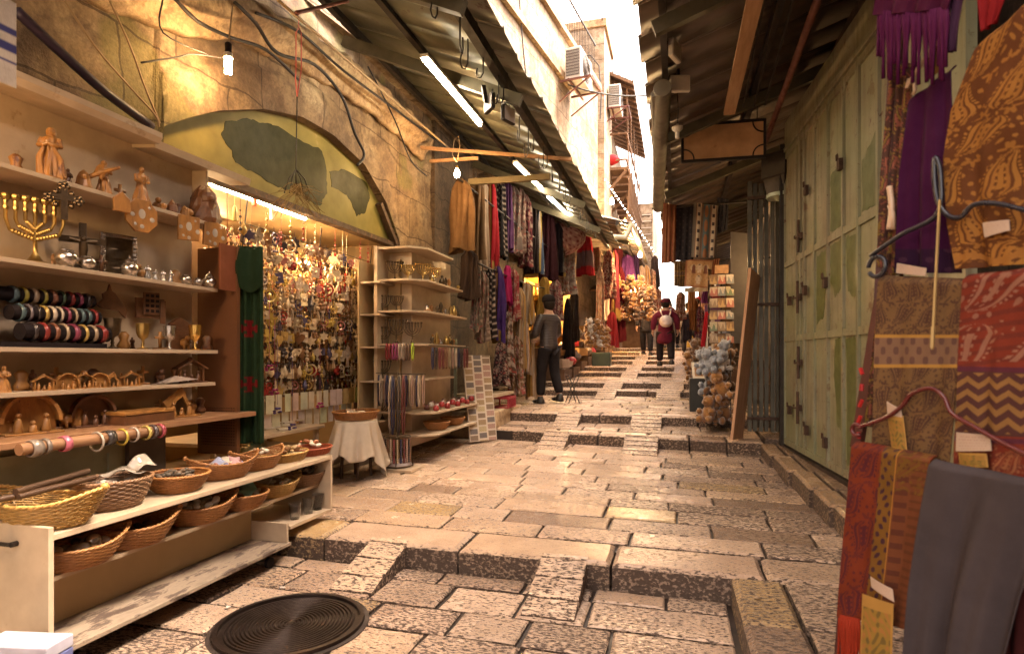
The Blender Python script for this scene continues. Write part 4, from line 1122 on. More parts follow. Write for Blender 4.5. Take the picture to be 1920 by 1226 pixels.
# ================================================================== CART, BASKETS
ct = thing('display_cart', 'long low white wooden display cart with two decks of wicker baskets', 'cart', (0, 0, 0))
CX0, CX1 = -2.96, -2.46
ZT = .625
M_WORN = mat('worn_white_paint', (.32, .24, .17), .6, var=.4, scale=5, bmp=.2, spots=(5, .50, (.09, .06, .045)), stretch=(3, 1, 3))
MB().box(CX0, 1.80, ZT - .025, CX1, 3.80, ZT).build('top', M_WHITE, ct, bev=.002)
MB().box(CX0, 1.80, .395, CX1 - .10, 3.80, .415).build('middle_shelf', M_WHITE, ct)
MB().box(CX0, 1.80, .115, CX1 + .01, 3.33, .135).build('bottom_shelf', M_WORN, ct, bev=.002)
MB().box(CX0 + .2, 1.80, .137, CX0 + .22, 3.30, .393).build('back_board', M_CREAM, ct)
MB().box(CX0, 1.775, .06, CX1 + .012, 1.798, .66).build('end_panel', M_WHITE, ct, bev=.003)
MB().box(CX0, 3.30, .137, CX1 - .005, 3.32, .26).build('end_board', M_WHITE, ct)
MB().box(CX0, 3.802, .215, CX1, 3.825, .63).build('end_panel', M_WHITE, ct, bev=.003)
MB().box(CX0, 3.335, .215, CX1, 3.80, .235).build('step_shelf', M_WHITE, ct)
for y in (1.95, 3.2):
    for x in (-2.52, -2.88): 
        mb = MB(); mb.tube([(x - .012, y, .035), (x + .012, y, .035)], .034, 14); mb.bar((x, y, .05), (x, y, .114), .03, .05); mb.build('caster', M_BLACK, ct)
mb = MB(); mb.tube([(-2.62, 1.774, .585), (-2.62, 1.75, .585)], .012, 8); mb.tube([(-2.80, 1.748, .585), (-2.62, 1.75, .585)], .009, 6); mb.build('handle', M_STEEL, ct)
M_WICK = mat('wicker', None, .45, src='object', var=.4, scale=40, bmp=.2, grain=120)
def basket_mesh(kind):
    a, b, h = {'boat': (.19, .13, .082), 'deep': (.17, .14, .125), 'round': (.15, .145, .075), 'tray': (.20, .15, .05)}[kind]
    wall = MB(); n, rows = 64, 13
    lift = .045 if kind == 'boat' else .0
    def ring(k, t, off):
        q = k / (rows - 1); s = .66 + .34 * q ** .7 if kind != 'tray' else .85 + .15 * q
        z = .008 + h * q + lift * q * abs(math.cos(t)) ** 3
        wv = off
        if kind == 'boat': ex = 1 + .10 * q * abs(math.cos(t)) ** 6
        else: ex = 1
        return ((a * s * ex + wv) * math.cos(t), (b * s + wv) * math.sin(t), z)
    for k in range(rows):
        pts = [ring(k, 2 * math.pi * i / n, .0024 * (1 if (i // 2 + k) % 2 else -1)) for i in range(n)]
        wall.tube(pts, h / rows * .60, 5, True)
    rim = MB()
    for ph in (0, 1):
        pts = []
        for i in range(120):
            t = 2 * math.pi * i / 120; p = Vector(ring(rows - 1, t, 0)); w_ = t * 26 + ph * math.pi
            pts.append((p.x + .005 * math.cos(w_) * math.cos(t), p.y + .005 * math.cos(w_) * math.sin(t), p.z + .006 + .0035 * math.sin(w_)))
        rim.tube(pts, .005, 5, True)
    if kind == 'boat':
        for s in (-1, 1): rim.ball((s * (a * 1.1 + .004), 0, h + lift + .018), .014, 8)
    base = MB(); base.lathe([(.67, 0.002), (.67, .012), (.01, .013)], n=30, sx=a, sy=b)
    rib = MB()
    for i in range(30):
        t = 2 * math.pi * (i + .5) / 30
        rib.tube([ring(k, t, 0) for k in (0, 4, 8, 12)], .0028, 4)
    return wall, rim, base, rib
BASK = {}
def basket(kind, label, loc, rz, col, s=1.0):
    if kind not in BASK:
        t = thing('wicker_basket', label, 'basket', loc, rz, 'wicker baskets on the white cart')
        wall, rim, base, rib = basket_mesh(kind)
        ww_ = wall.build('woven_wall', M_WICK, t, smooth=True, color=col); rim.build('braided_rim', M_WICK, ww_, smooth=True, color=tuple(min(1, c * 1.25) for c in col))
        base.build('base', M_WICK, t, color=col); rib.build('ribs', M_WICK, t, color=col)
        BASK[kind] = t; t.scale = (s,) * 3
        return t
    return dup(BASK[kind], loc, rz, label, s, col)
YEL, ORA, BRN, RED = (.42, .235, .06), (.36, .15, .04), (.22, .115, .055), (.34, .065, .02)
def on_cart(px, X, z): return (X, sy(px, X), z)
BL = []
top = [('boat', 92, -2.62, 1.15, YEL, 'yellow boat shaped basket of dark wooden flutes at the near end of the cart top', .25),
       ('deep', 212, -2.63, 1.0, BRN, 'deep brown basket with plastic wrapped goods on the cart top', 1.3),
       ('round', 332, -2.62, 1.05, ORA, 'orange basket of dark beads on the cart top', .6),
       ('boat', 418, -2.63, .98, ORA, 'boat basket of small packets in the middle of the cart top', 1.1),
       ('boat', 482, -2.63, .92, ORA, 'boat basket with an open slatted rim after the packet basket', 1.35),
       ('tray', 530, -2.66, .95, YEL, 'flat yellow tray basket of cards near the far end of the cart top', 1.4),
       ('tray', 583, -2.63, .86, RED, 'red brown tray basket of white packets at the far end of the cart top', 1.45)]
low = [('boat', 142, -2.60, 1.0, ORA, 'lower deck basket holding shells and a shiny globe', 1.2),
       ('boat', 246, -2.62, 1.05, ORA, 'lower deck basket that looks empty and dark inside', 1.1),
       ('boat', 372, -2.62, 1.0, ORA, 'lower deck basket full of grey and white pebbles', 1.1),
       ('round', 452, -2.61, 1.05, ORA, 'lower deck basket with a turquoise banknote like paper', .5),
       ('boat', 515, -2.62, .92, YEL, 'lower deck basket of folded cream papers', 1.25),
       ('boat', 570, -2.63, .92, BRN, 'lower deck basket of dark goods at the far end', 1.35)]
for k, px, X, s, col, lb, rz in top: BL.append(basket(k, lb, on_cart(px, X, ZT + .001), rz, col, s))
for k, px, X, s, col, lb, rz in low: BL.append(basket(k, lb, on_cart(px, X, .416), rz, col, s))
# what the baskets hold
def stone(n, seed):
    r_ = random.Random(seed); mb = MB(); mb.ball((0, 0, 0), .02, 9, 1.25, .9, .7)
    o = mb.build('pebble', M_TINT, smooth=True); return o
proto = stone(1, 3)
def bl(i): return BL[i].location
first = True
def fill(i, n, cols, zoff, spread, label, nm='pebble', grp='pebbles in the baskets', sc_=1.0):
    global first
    for k in range(n):
        a, r_ = rnd.uniform(0, 6.28), spread * math.sqrt(rnd.random())
        loc = (bl(i).x + r_ * .8 * math.cos(a), bl(i).y + r_ * 1.2 * math.sin(a), bl(i).z + zoff + .022 + rnd.uniform(0, .025) + (spread - r_) * .1)
        if first: o = proto; first = False
        else: o = proto.copy(); COL.objects.link(o)
        o.name = nm; o.location = loc; o.rotation_euler = (rnd.uniform(-.4, .4), rnd.uniform(-.4, .4), rnd.uniform(0, 6)); o.scale = (sc_ * rnd.uniform(.7, 1.15),) * 3
        ci = rnd.randrange(len(cols)); o.color = (*cols[ci][0], 1)
        tag(o, cols[ci][1] + ' ' + label, nm, grp)
W_, G_, D_ = (.66, .60, .52), (.30, .26, .2), (.10, .08, .06)
fill(9, 34, [(W_, 'white'), (W_, 'white'), (G_, 'grey'), (G_, 'grey')], .072, .11, 'pebble heaped in the lower deck pebble basket', sc_=1.15)
fill(7, 10, [((.40, .33, .27), 'beige'), (G_, 'grey'), (D_, 'dark')], .05, .10, 'flat shell lying in the shell basket', 'shell', 'shells in the basket', 1.5)
fill(2, 40, [(D_, 'dark'), ((.16, .1, .06), 'brown'), (D_, 'dark')], .055, .10, 'wooden bead heaped in the orange bead basket', 'bead', 'beads in the basket', .75)
fill(6, 14, [((.7, .6, .46), 'white'), ((.5, .2, .1), 'red')], .045, .13, 'small packet in the red brown tray basket', 'packet', 'packets in the tray basket', .9)
fill(4, 9, [((.6, .5, .38), 'cream'), ((.3, .2, .12), 'brown')], .07, .09, 'wrapped sweet shaped trinket in the open rim basket', 'trinket', 'trinkets in the open basket', .8)
fill(12, 16, [(D_, 'dark'), ((.2, .14, .1), 'brown')], .075, .10, 'wooden trinket in the far lower basket', 'trinket', 'trinkets in the far lower basket', .9)
fill(8, 22, [((.03, .02, .015), 'black'), (D_, 'dark')], .045, .10, 'stone in the dim lower basket', 'pebble', 'stones in the dim basket', .9)
o = MB().ball((0, 0, 0), .036, 16); o = o.build('shiny_globe', M_SILVER, smooth=True, loc=(bl(7).x + .04, bl(7).y + .05, bl(7).z + .10)); tag(o, 'shiny pinkish silver globe lying in the shell basket', 'ornament')
for k, (dx, dy, l, r_, lb) in enumerate(((-.02, -.05, .36, .013, 'dark wooden flute lying lengthwise across the yellow basket'), (.03, .02, .34, .012, 'dark wooden flute lying second on the yellow basket'), (-.05, .06, .38, .014, 'thick brown flute resting at the back of the yellow basket'))):
    mb = MB(); mb.tube([(0, -l / 2, 0), (0, l / 2, .012)], r_, 10)
    for q in range(5): mb.tube([(0, -.05 + q * .04, r_ * .9), (0, -.05 + q * .04, r_ * 1.06)], .004, 6)
    o = mb.build('wooden_flute', M_DARKWOOD, smooth=2, loc=(bl(0).x + dx, bl(0).y + dy, bl(0).z + .145 + k * .012)); o.rotation_euler.z = .15 * k - .1; tag(o, lb, 'flute', 'flutes on the yellow basket')
def crumple(name, label, loc, w_, l_, m, amp=.02, rz=0, tilt=0, col=None):
    X, Y = np.meshgrid(np.linspace(-w_ / 2, w_ / 2, 9), np.linspace(-l_ / 2, l_ / 2, 9))
    Z = amp * blob(X / w_, Y / l_, 6, rnd.randrange(999)) * 2
    o = sheet(name, X, Y, Z, None, m, None, .001, loc); o.rotation_euler = (tilt, tilt * .6, rz)
    if col: o.color = (*col, 1)
    return tag(o, label, 'paper')
M_PLASTIC = mat('clear_wrap', (.42, .35, .28), .15, var=.4, scale=20)
crumple('plastic_wrap', 'crumpled clear plastic wrapping on the deep brown basket', (bl(1).x, bl(1).y + .05, bl(1).z + .165), .13, .15, M_PLASTIC, .02)
crumple('plastic_bag', 'second crumpled plastic bag hanging over the far rim of the deep basket', (bl(1).x + .03, bl(1).y + .13, bl(1).z + .19), .08, .10, M_PLASTIC, .03, tilt=.5)
crumple('paper_note', 'turquoise and yellow printed note in the lower round basket', (bl(10).x + .02, bl(10).y + .03, bl(10).z + .105), .1, .16, M_TINT, .03, .3, .3, (.20, .38, .33))
for k in range(3): crumple('folded_paper', ('cream paper standing up in the cream paper basket', 'cream paper folded over the rim of the paper basket', 'flat cream paper at the back of the paper basket')[k], (bl(11).x + .03 * k - .03, bl(11).y + .06 * k - .08, bl(11).z + .12 + .01 * k), .12, .14, M_TINT, .03, .4 * k, .5 - .4 * k, (.5, .42, .31))
for k in range(3): crumple('packet', ('blue printed packet in the packet basket', 'white packet in the packet basket', 'pink packet in the packet basket')[k], (bl(3).x + .02 * k, bl(3).y + .06 * k - .06, bl(3).z + .1), .07, .11, M_TINT, .012, .5 * k, .3, ((.3, .32, .45), (.6, .5, .4), (.5, .3, .3))[k])
for k in range(5): crumple('greeting_card', 'small card fanned out in the flat yellow tray basket', (bl(5).x + rnd.uniform(-.06, .06), bl(5).y + .06 * k - .12, bl(5).z + .05), .09, .12, M_TINT, .006, rnd.uniform(0, 2), .15, (.5, .38, .2))
for o in list(bpy.data.objects):
    if o.name.startswith('greeting_card'): o['group'] = 'cards in the yellow tray basket'
for k, (px, lb) in enumerate(((553, 'clear drinking glass nearest on the step shelf of the cart'), (578, 'clear drinking glass in the middle of the step shelf'), (596, 'clear drinking glass at the far end of the step shelf'))):
    mb = MB(); mb.lathe([(.03, 0), (.042, .11), (.039, .11), (.028, .008), (.001, .007)], n=18)
    m, t_, b_, L_ = (None,) * 4
    if 'clear_glass' not in MATS:
        m, t_, b_, L_ = nodes_of('clear_glass'); b_.inputs['Transmission Weight'].default_value = 1; b_.inputs['Roughness'].default_value = .08; MATS['clear_glass'] = m
    tag(mb.build('drinking_glass', MATS['clear_glass'], smooth=2, loc=(-2.54, sy(px, -2.54), .237)), lb, 'glass', 'glasses on the cart')
for bi, cs_, lb_ in ((1, [((.34, .26, .2), 'beige'), ((.5, .42, .34), 'pale')], 'wrapped trinket in the deep brown basket'), (3, [((.45, .36, .28), 'pale'), ((.2, .2, .3), 'blue'), ((.3, .12, .08), 'red')], 'small packet in the middle boat basket'), (5, [((.45, .3, .14), 'straw'), ((.25, .12, .05), 'brown')], 'small wooden trinket in the flat yellow tray'), (10, [((.3, .2, .12), 'brown'), ((.45, .38, .3), 'pale')], 'keyring in the lower round basket'), (11, [((.5, .42, .32), 'cream'), ((.3, .22, .15), 'brown')], 'paper packet in the cream paper basket')):
    fill(bi, 18, cs_, .075 if bi == 1 else .045, .11, lb_, 'trinket', lb_.replace('trinket', 'trinkets'), 1.0)
# blue packages on the floor at the near corner
t = thing('blue_packet_stack', 'blue and white printed packets stacked on the ground before the cart', 'packets', (-2.35, 1.62, 0), .2)
for k in range(6):
    mb = MB(); mb.box(-.14, -.06, .05 * k, .14, .06, .05 * k + .046); mb.build('packet', M_TINT, t, bev=.004, color=((.12, .13, .28), (.4, .36, .4), (.10, .12, .3), (.2, .2, .34), (.11, .12, .26), (.38, .36, .42))[k])

# ================================================================== CHARM SHOP UNDER THE ARCH
tube_lamp(at_x(395, 345, -3.52), at_x(572, 410, -3.52), 'bright fluorescent tube just inside the charm shop arch', 17, True, (1, .74, .42))
tube_lamp((-4.4, 3.6, 2.62), (-4.4, 4.9, 2.62), 'second fluorescent tube deeper in the charm shop ceiling', 20, True, (1, .66, .32))
# back display: cream racks
t = thing('wall_rack', 'white wall rack of narrow shelves at the back of the charm shop', 'rack', (-5.1, 4.9, .3))
for z in (.5, .9, 1.3, 1.7, 2.1): MB().box(0, -1.6, z, .22, 1.5, z + .02).build('shelf', M_WHITE, t)
# narrow niche shelves by the stile
t = thing('niche_shelf', 'narrow white shelf column with small menorahs beside the charm curtain', 'shelves', (-3.16, sy(702, -3.1) + .05, .3))
mb = MB(); mb.box(-.14, .34, 0, .12, .36, 2.1); mb.box(-.16, -.02, 0, -.142, .36, 2.1); mb.build('panel', M_CREAM, t)
for z in (.35, .78, 1.15, 1.5, 1.85): MB().box(-.14, .0, z, .10, .36, z + .018).build('shelf', M_WHITE, t)
MB().box(.12, .33, -.1, .17, .39, 2.15).build('stile', M_CREAM, t, bev=.003)
for k, z in enumerate((.368, .798, 1.168, 1.518)):
    menorah('small_menorah', ('dark little menorah on the lowest niche shelf', 'dark little menorah on the second niche shelf from below', 'dark round branched menorah on the third niche shelf', 'dark menorah near the top of the niche column')[k], (-3.13, t.location.y + .18, .3 + z), .22, M_BRONZE, rz=-.9, pointed=False, r=.005)
bulb((-3.62, 5.15, 2.28), 'small glowing bulb among the charms in the shop', 120, .028, cord=[(-3.62, 5.15, 2.32), (-3.62, 5.15, 2.72)])
# charms: one mesh per design, then copies
def tassel(mb, z, l=.05):
    for i in range(5): mb.tube([(.004 * math.cos(i), .004 * math.sin(i), z), (.009 * math.cos(i * 1.26), .009 * math.sin(i * 1.26), z - l)], .0025, 4)
    mb.ball((0, 0, z), .008, 6)
def charm_mesh(k):
    mb = MB(); mb.tube([(0, 0, .06), (0, 0, .0)], .0015, 4)
    if k == 0:   # open hand
        mb.prism([(-.018, -.03), (.018, -.03), (.024, .0), (.034, .012), (.022, .016), (.012, .008), (.011, .034), (.004, .036), (0, .044), (-.004, .036), (-.011, .034), (-.012, .008), (-.022, .016), (-.034, .012), (-.024, .0)], -.004, .004, 'x'); mb.ball((.004, 0, -.008), .008, 6); tassel(mb, -.035)
    elif k == 1: # star
        p = [(.036 * (1 if i % 2 == 0 else .58) * math.sin(R(30 * i)), .036 * (1 if i % 2 == 0 else .58) * math.cos(R(30 * i))) for i in range(12)]
        mb.prism(p, -.003, .003, 'x'); mb.ball((0, 0, -.045), .009, 6)
    elif k == 2: # ring with drops
        mb.tube([(0, .03 * math.cos(R(24 * i)), .03 * math.sin(R(24 * i))) for i in range(15)], .005, 5, True); mb.ball((0, 0, 0), .012, 7)
        for s in (-1, 0, 1): mb.tube([(0, s * .015, -.03), (0, s * .017, -.055)], .0015, 4); mb.ball((0, s * .017, -.06), .007, 6)
    elif k == 3: # bead string
        for i in range(5): mb.ball((0, 0, .04 - i * .024), (.008, .013, .010, .014, .008)[i], 7)
        tassel(mb, -.066, .04)
    elif k == 4: # heart
        p = [(.032 * math.sin(a) ** 3, .002 * (13 * math.cos(a) - 5 * math.cos(2 * a) - 2 * math.cos(3 * a) - math.cos(4 * a))) for a in [R(24 * i) for i in range(15)]]
        mb.prism(p, -.005, .005, 'x')
    elif k == 5: # fish / drop
        mb.lathe([(.001, -.04), (.016, -.025), (.018, -.008), (.008, .014), (.002, .03)], n=8)
    elif k == 6: # flower
        for i in range(6): mb.ball((0, .021 * math.cos(R(60 * i)), .021 * math.sin(R(60 * i))), .012, 6, .5, 1, 1)
        mb.ball((.006, 0, 0), .010, 6)
    else:        # plaque
        mb.box(-.003, -.024, -.032, .003, .024, .03); mb.ball((.004, 0, 0), .012, 6)
    return mb
knames = ['hand shaped', 'star', 'ring', 'bead string', 'heart', 'drop', 'flower', 'little plaque']
CC = [((.36, .04, .03), 'red'), ((.62, .48, .31), 'ivory'), ((.62, .46, .28), 'ivory'), ((.55, .36, .12), 'gold'), ((.06, .045, .045), 'black'), ((.10, .08, .14), 'dark blue'), ((.46, .37, .27), 'silver'), ((.26, .13, .06), 'brown'), ((.42, .16, .13), 'pink'), ((.55, .38, .09), 'yellow'), ((.64, .5, .37), 'pearly'), ((.34, .25, .16), 'tan')]
CH = []
for k in range(8): CH.append(charm_mesh(k).build('charm', M_GLOSS, smooth=2, color=CC[0][0]))
used = set()
rods = thing('charm_rack', 'wire rack of rows from which the glittering charms hang', 'rack', (0, 0, 0))
rz_ = [2.38, 2.22, 2.05, 1.88, 1.71, 1.54, 1.38, 1.22, 1.06]
mb = MB()
for i, z in enumerate(rz_): mb.tube([(-3.42 - .02 * i, 4.05, z + .07), (-3.42 - .02 * i, 6.1, z + .07)], .004, 5)
for y in (4.05, 5.1, 6.1): mb.tube([(-3.40, y, 2.64), (-3.6, y, 1.0)], .006, 5)
mb.build('wire_rows', M_STEEL, rods)
nch = 0
for i, z in enumerate(rz_):
    y = 4.02 + rnd.random() * .05
    while y < 6.08 and nch < 300:
        px_ = 0
        k = rnd.randrange(8); ci = rnd.choice([0, 1, 1, 2, 2, 3, 3, 3, 4, 4, 5, 6, 7, 7, 7, 8, 9, 10, 10, 11, 11])
        x = -3.42 - .02 * i + rnd.uniform(-.012, .012)
        if k not in used: o = CH[k]; used.add(k)
        else: o = CH[k].copy(); COL.objects.link(o)
        s = rnd.uniform(1.1, 1.9)
        o.location = (x, y, z + rnd.uniform(-.035, .03)); o.rotation_euler = (rnd.uniform(-.15, .15), 0, rnd.uniform(-1.3, .4)); o.scale = (s, s, s); o.color = (*CC[ci][0], 1)
        tag(o, f"{CC[ci][1]} {knames[k]} charm hanging in the glittering charm curtain", 'charm', f"{CC[ci][1]} {knames[k]} charms")
        y += rnd.uniform(.045, .075); nch += 1
# hundreds more tiny beads and pendants behind the nearest ones
M_MASS = mat('mixed_trinkets', None, .25, .2, src='attr', var=.3, scale=30, bmp=.15)
vs, fs, cs = [], [], []
for k in range(5200):
    y = rnd.uniform(3.9, 6.25); z = rnd.uniform(1.0, 2.42); x = -3.50 - rnd.random() * .22 - (2.4 - z) * .06
    r_ = rnd.choice([.010, .013, .018, .022, .028]); c_ = CC[rnd.choice([0, 1, 2, 3, 3, 3, 4, 6, 7, 7, 7, 10, 11, 11])][0]; kk = rnd.uniform(.5, 1.1)
    if rnd.random() < .35: c_ = (.16, .085, .04)
    b_ = len(vs); sy_, sz_ = rnd.uniform(.5, 1.1), rnd.uniform(.7, 1.7)
    for (a, b, c) in ((1, 0, 0), (-1, 0, 0), (0, 1, 0), (0, -1, 0), (0, 0, 1), (0, 0, -1)): vs.append((x + a * r_ * .5, y + b * r_ * sy_, z + c * r_ * sz_)); cs.append((*[q * kk for q in c_], 1))
    fs += [tuple(b_ + i for i in f) for f in ((0, 2, 4), (2, 1, 4), (1, 3, 4), (3, 0, 4), (2, 0, 5), (1, 2, 5), (3, 1, 5), (0, 3, 5))]
me = bpy.data.meshes.new('charm_mass'); me.from_pydata(vs, [], fs)
ca = me.color_attributes.new('tone', 'FLOAT_COLOR', 'POINT'); ca.data.foreach_set('color', np.array(cs).ravel())
o = link('charm_mass', me, M_MASS); tag(o, 'dense glittering mass of beads and pendants behind the nearest charms', 'charms', None, 'stuff')
MB().box(-3.86, 3.85, .95, -3.83, 6.35, 2.45).build('back_cloth', mat('brown_felt', (.17, .09, .04), .9), rods)
# long dangling strings under the arch
for k in range(14):
    y = 3.75 + k * .17 + rnd.uniform(-.04, .04); zt = 2.66; L_ = rnd.uniform(.18, .5)
    mb = MB(); mb.tube([(0, 0, 0), (0, 0, -L_)], .002, 4)
    for q in range(4): mb.ball((0, 0, -L_ + q * .05), (.016, .009, .012, .008)[q], 7)
    ci = rnd.choice([0, 0, 4, 3, 1])
    o = mb.build('bead_string', M_GLOSS, smooth=2, color=CC[ci][0], loc=(-3.36 - .03 * (k % 3), y, zt))
    tag(o, f"{CC[ci][1]} bead string hanging from the arch lintel", 'bead string', f"{CC[ci][1]} bead strings on the lintel")
for k in range(5):
    y = 6.0 + k * .07; mb = MB(); L_ = (.9, 1.2, .7, 1.3, 1.0)[k]
    for q in range(int(L_ / .03)): mb.ball((0, 0, -q * .03), .012, 6)
    o = mb.build('bead_chain', M_TINT, smooth=2, color=((.3, .2, .12), (.42, .25, .1), (.2, .12, .08), (.45, .3, .15), (.25, .15, .1))[k], loc=(-3.30, y, 2.42))
    tag(o, ('short brown chain of wooden beads', 'long orange chain of wooden beads', 'shortest dark chain of wooden beads', 'longest pale chain of wooden beads', 'last brown chain of wooden beads next to the niche shelves')[k] + ' at the right of the charms' if k < 4 else 'last brown wooden bead chain next to the niche shelves', 'bead chain')
# cards under the charms
mb = MB(); mb.box(-.002, -.045, -.085, .002, .045, .085)
cp = None
for i in range(2):
    for k in range(16):
        z = .985 - i * .17; y = 4.1 + k * .125
        if i == 0 and k > 12: col, nm = (.55, .42, .14), 'yellow'
        else: col, nm = ((.60, .50, .37), 'cream')
        if cp is None: cp = mb.build('jewellery_card', M_TINT, color=col); o = cp
        else: o = cp.copy(); COL.objects.link(o)
        o.location = (-3.52 - .03 * i + .004 * (k % 2), y, z - .06); o.rotation_euler.z = rnd.uniform(-.25, .1); o.color = (*[c * rnd.uniform(.85, 1.1) for c in col], 1)
        tag(o, f"{nm} jewellery card in the {'lower' if i else 'upper'} row below the charms", 'card', f"{nm} cards in the {'lower' if i else 'upper'} row")
for (xa, ya, xb, yb, z, lb) in ((-4.0, 3.6, -3.30, 5.0, .70, 'white display table with jewellery trays under the charm cards'), (-3.9, 3.6, -3.24, 5.05, .47, 'lower white display bench in front of the charm shop')):
    t = thing('display_table', lb, 'table', (0, 0, 0))
    MB().box(xa, ya, z - .03, xb, yb, z).build('top', M_WHITE, t, bev=.003)
    for x in (xa + .05, xb - .06):
        for y in (ya + .05, yb - .06): MB().box(x - .02, y - .02, .275, x + .02, y + .02, z - .03).build('leg', M_WHITE, t)
for k in range(26):
    lo = k % 2; z = .475 if lo else .705
    y, x = rnd.uniform(3.75, 4.95), (rnd.uniform(-3.5, -3.3) if lo else rnd.uniform(-3.6, -3.36))
    mb = MB(); mb.box(-.04, -.06, 0, .04, .06, .012)
    ci = rnd.choice([(.62, .54, .44), (.3, .25, .22), (.16, .12, .2), (.5, .4, .3)])
    o = mb.build('jewellery_tray', M_TINT, color=ci, loc=(x, y, z + .014 * (k // 9))); o.rotation_euler.z = rnd.uniform(-1, 1)
    tag(o, 'small flat jewellery packet scattered on the ' + ('lower white bench' if lo else 'white display table'), 'packet', 'packets on the lower bench' if lo else 'packets on the display table')
for k, (px, py, c) in enumerate(((505, 690, 0), (520, 770, 1), (548, 800, 1), (600, 760, 0), (515, 735, 0))):
    p = at_x(px, py, -3.2); mb = MB(); mb.tube([(0, 0, .05), (0, 0, .6)], .0015, 4)
    for i in range(7): mb.ball((.02 * math.cos(i * .9), .03 * math.sin(i * .9), .02 * math.cos(i * 2)), .018, 6, 1, .7, .5)
    o = mb.build('paper_flower', M_CLOTH, smooth=True, color=((.30, .03, .12), (.09, .06, .17))[c], loc=p)
    tag(o, ('magenta', 'violet')[c] + ' artificial flower ' + ('hanging beside the green scarf', 'hanging low above the far baskets', 'dangling furthest right in front of the bench', 'hanging in front of the white display table', 'hanging midway down next to the green scarf')[k], 'flower')
# basket on a draped stool
t = thing('draped_stool', 'stool hidden under a white draped cloth in front of the charm shop', 'stool', (-2.98, sy(668, -2.98), .2))
nu, nv = 90, 24
U = np.linspace(0, 2 * np.pi, nu, endpoint=False); V = np.linspace(0, 1, nv)
u, v = np.meshgrid(U, V)
rr = .20 + .10 * v + .035 * v * np.sin(9 * u) + .02 * v * np.sin(17 * u + 1)
sheet('cloth', rr * np.cos(u) * .9, rr * np.sin(u) * 1.15, .545 - (.40 + .10 * np.sin(2 * u + .5) + .06 * np.sin(5 * u)) * v - .0 * u, None, mat('white_cloth', (.56, .47, .37), .8, var=.2, scale=6), t, .004, wrap=True)
MB().lathe([(.2, .54), (.2, .548), (.001, .55)], n=30, sx=.9, sy=1.15).build('seat_cover', MATS['white_cloth'], t)
for a in range(4): 
    mb = MB(); mb.tube([(.13 * math.cos(a * 1.57 + .7), .16 * math.sin(a * 1.57 + .7), 0), (.11 * math.cos(a * 1.57 + .7), .13 * math.sin(a * 1.57 + .7), .54)], .015, 6); mb.build('leg', M_DARKWOOD, t)
b_ = dup(BASK['tray'], (t.location.x, t.location.y, .752), 1.4, 'wide orange basket of wrapped trinkets on the draped stool', 1.25, ORA, 'baskets round the charm shop')
for k in range(10):
    mb = MB(); mb.ball((0, 0, 0), .035, 7, 1, 1.3, .6); o = mb.build('wrapped_trinket', M_TINT, smooth=True, color=rnd.choice([(.5, .4, .3), (.3, .2, .14), (.6, .5, .36)]), loc=(t.location.x + rnd.uniform(-.12, .12), t.location.y + rnd.uniform(-.18, .18), .80 + rnd.uniform(0, .03)))
    tag(o, 'small wrapped trinket heaped in the basket on the draped stool', 'trinket', 'trinkets on the draped stool')
tag(dup(BASK['round'], (-3.12, 3.55, .80 - .17), .2, 'shallow basket on the far end of the cart behind the trays', .8, YEL), 'shallow yellow basket behind the trays', 'basket')
# hanging pots, lamp globes and small things in the upper left of the shop
for k, (px, py, c, lb) in enumerate(((440, 400, (.7, .55, .2), 'yellow hanging paper packet left of the shop tube'), (478, 372, (.55, .1, .05), 'red tassel hanging just below the shop tube'), (455, 440, (.1, .06, .05), 'dark hanging tassel beside the red one'), (510, 400, (.75, .7, .6), 'white heart ornament hanging under the tube'))):
    p = at_x(px, py, -3.45); mb = MB(); mb.tube([(0, 0, .06), (0, 0, .2)], .0015, 4); mb.lathe([(.008, .06), (.016, .04), (.02, -.06), (.002, -.07)], n=8)
    tag(mb.build('hanging_ornament', M_TINT, smooth=2, color=c, loc=p), lb, 'ornament')
# hook, wire and dried bunch hanging in front of the arch
def at_y0(px, py, X): return at_x(px, py, X)
X0 = -2.95
hk = thing('hanging_hook', 'pink wire loop and long hook with a dried bunch hanging before the arch', 'hook', at_x(560, 70, X0))
L0 = hk.location
pt = lambda px, py: at_x(px, py, X0) - L0
mb = MB(); 
mb.tube([pt(560, 20), pt(560, 52)], .004, 5)
for d in (-5, 5): mb.tube([pt(560, 52), pt(560 + d, 62), pt(560 + d, 130), pt(558 + d * .8, 150), pt(557, 182)], .005, 5)
mb.build('pink_wire', mat('pink_wire', (.45, .10, .09), .5), hk, smooth=True)
mb = MB(); mb.tube([pt(557, 182), pt(555, 300), pt(555, 345)], .005, 5)
for d in (-22, -12, 14, 26): mb.tube([pt(555, 318), pt(555 + d * .6, 335), pt(555 + d, 362)], .004, 5)
mb.build('hook', M_STEEL, hk, smooth=True)
mb = MB()
for i in range(60):
    a = pt(555 + rnd.uniform(-10, 10), 350 + rnd.uniform(-8, 8)); b = pt(558 + rnd.uniform(-45, 45), 372 + rnd.uniform(-14, 45)); c = a.lerp(b, .5) + Vector((rnd.uniform(-.05, .08), rnd.uniform(-.03, .03), rnd.uniform(-.02, .03)))
    mb.tube([a, c, b + Vector((rnd.uniform(-.06, .06), 0, 0))], .0022, 3)
mb.build('dried_bunch', mat('dry_grass', (.26, .17, .07), .8), hk)
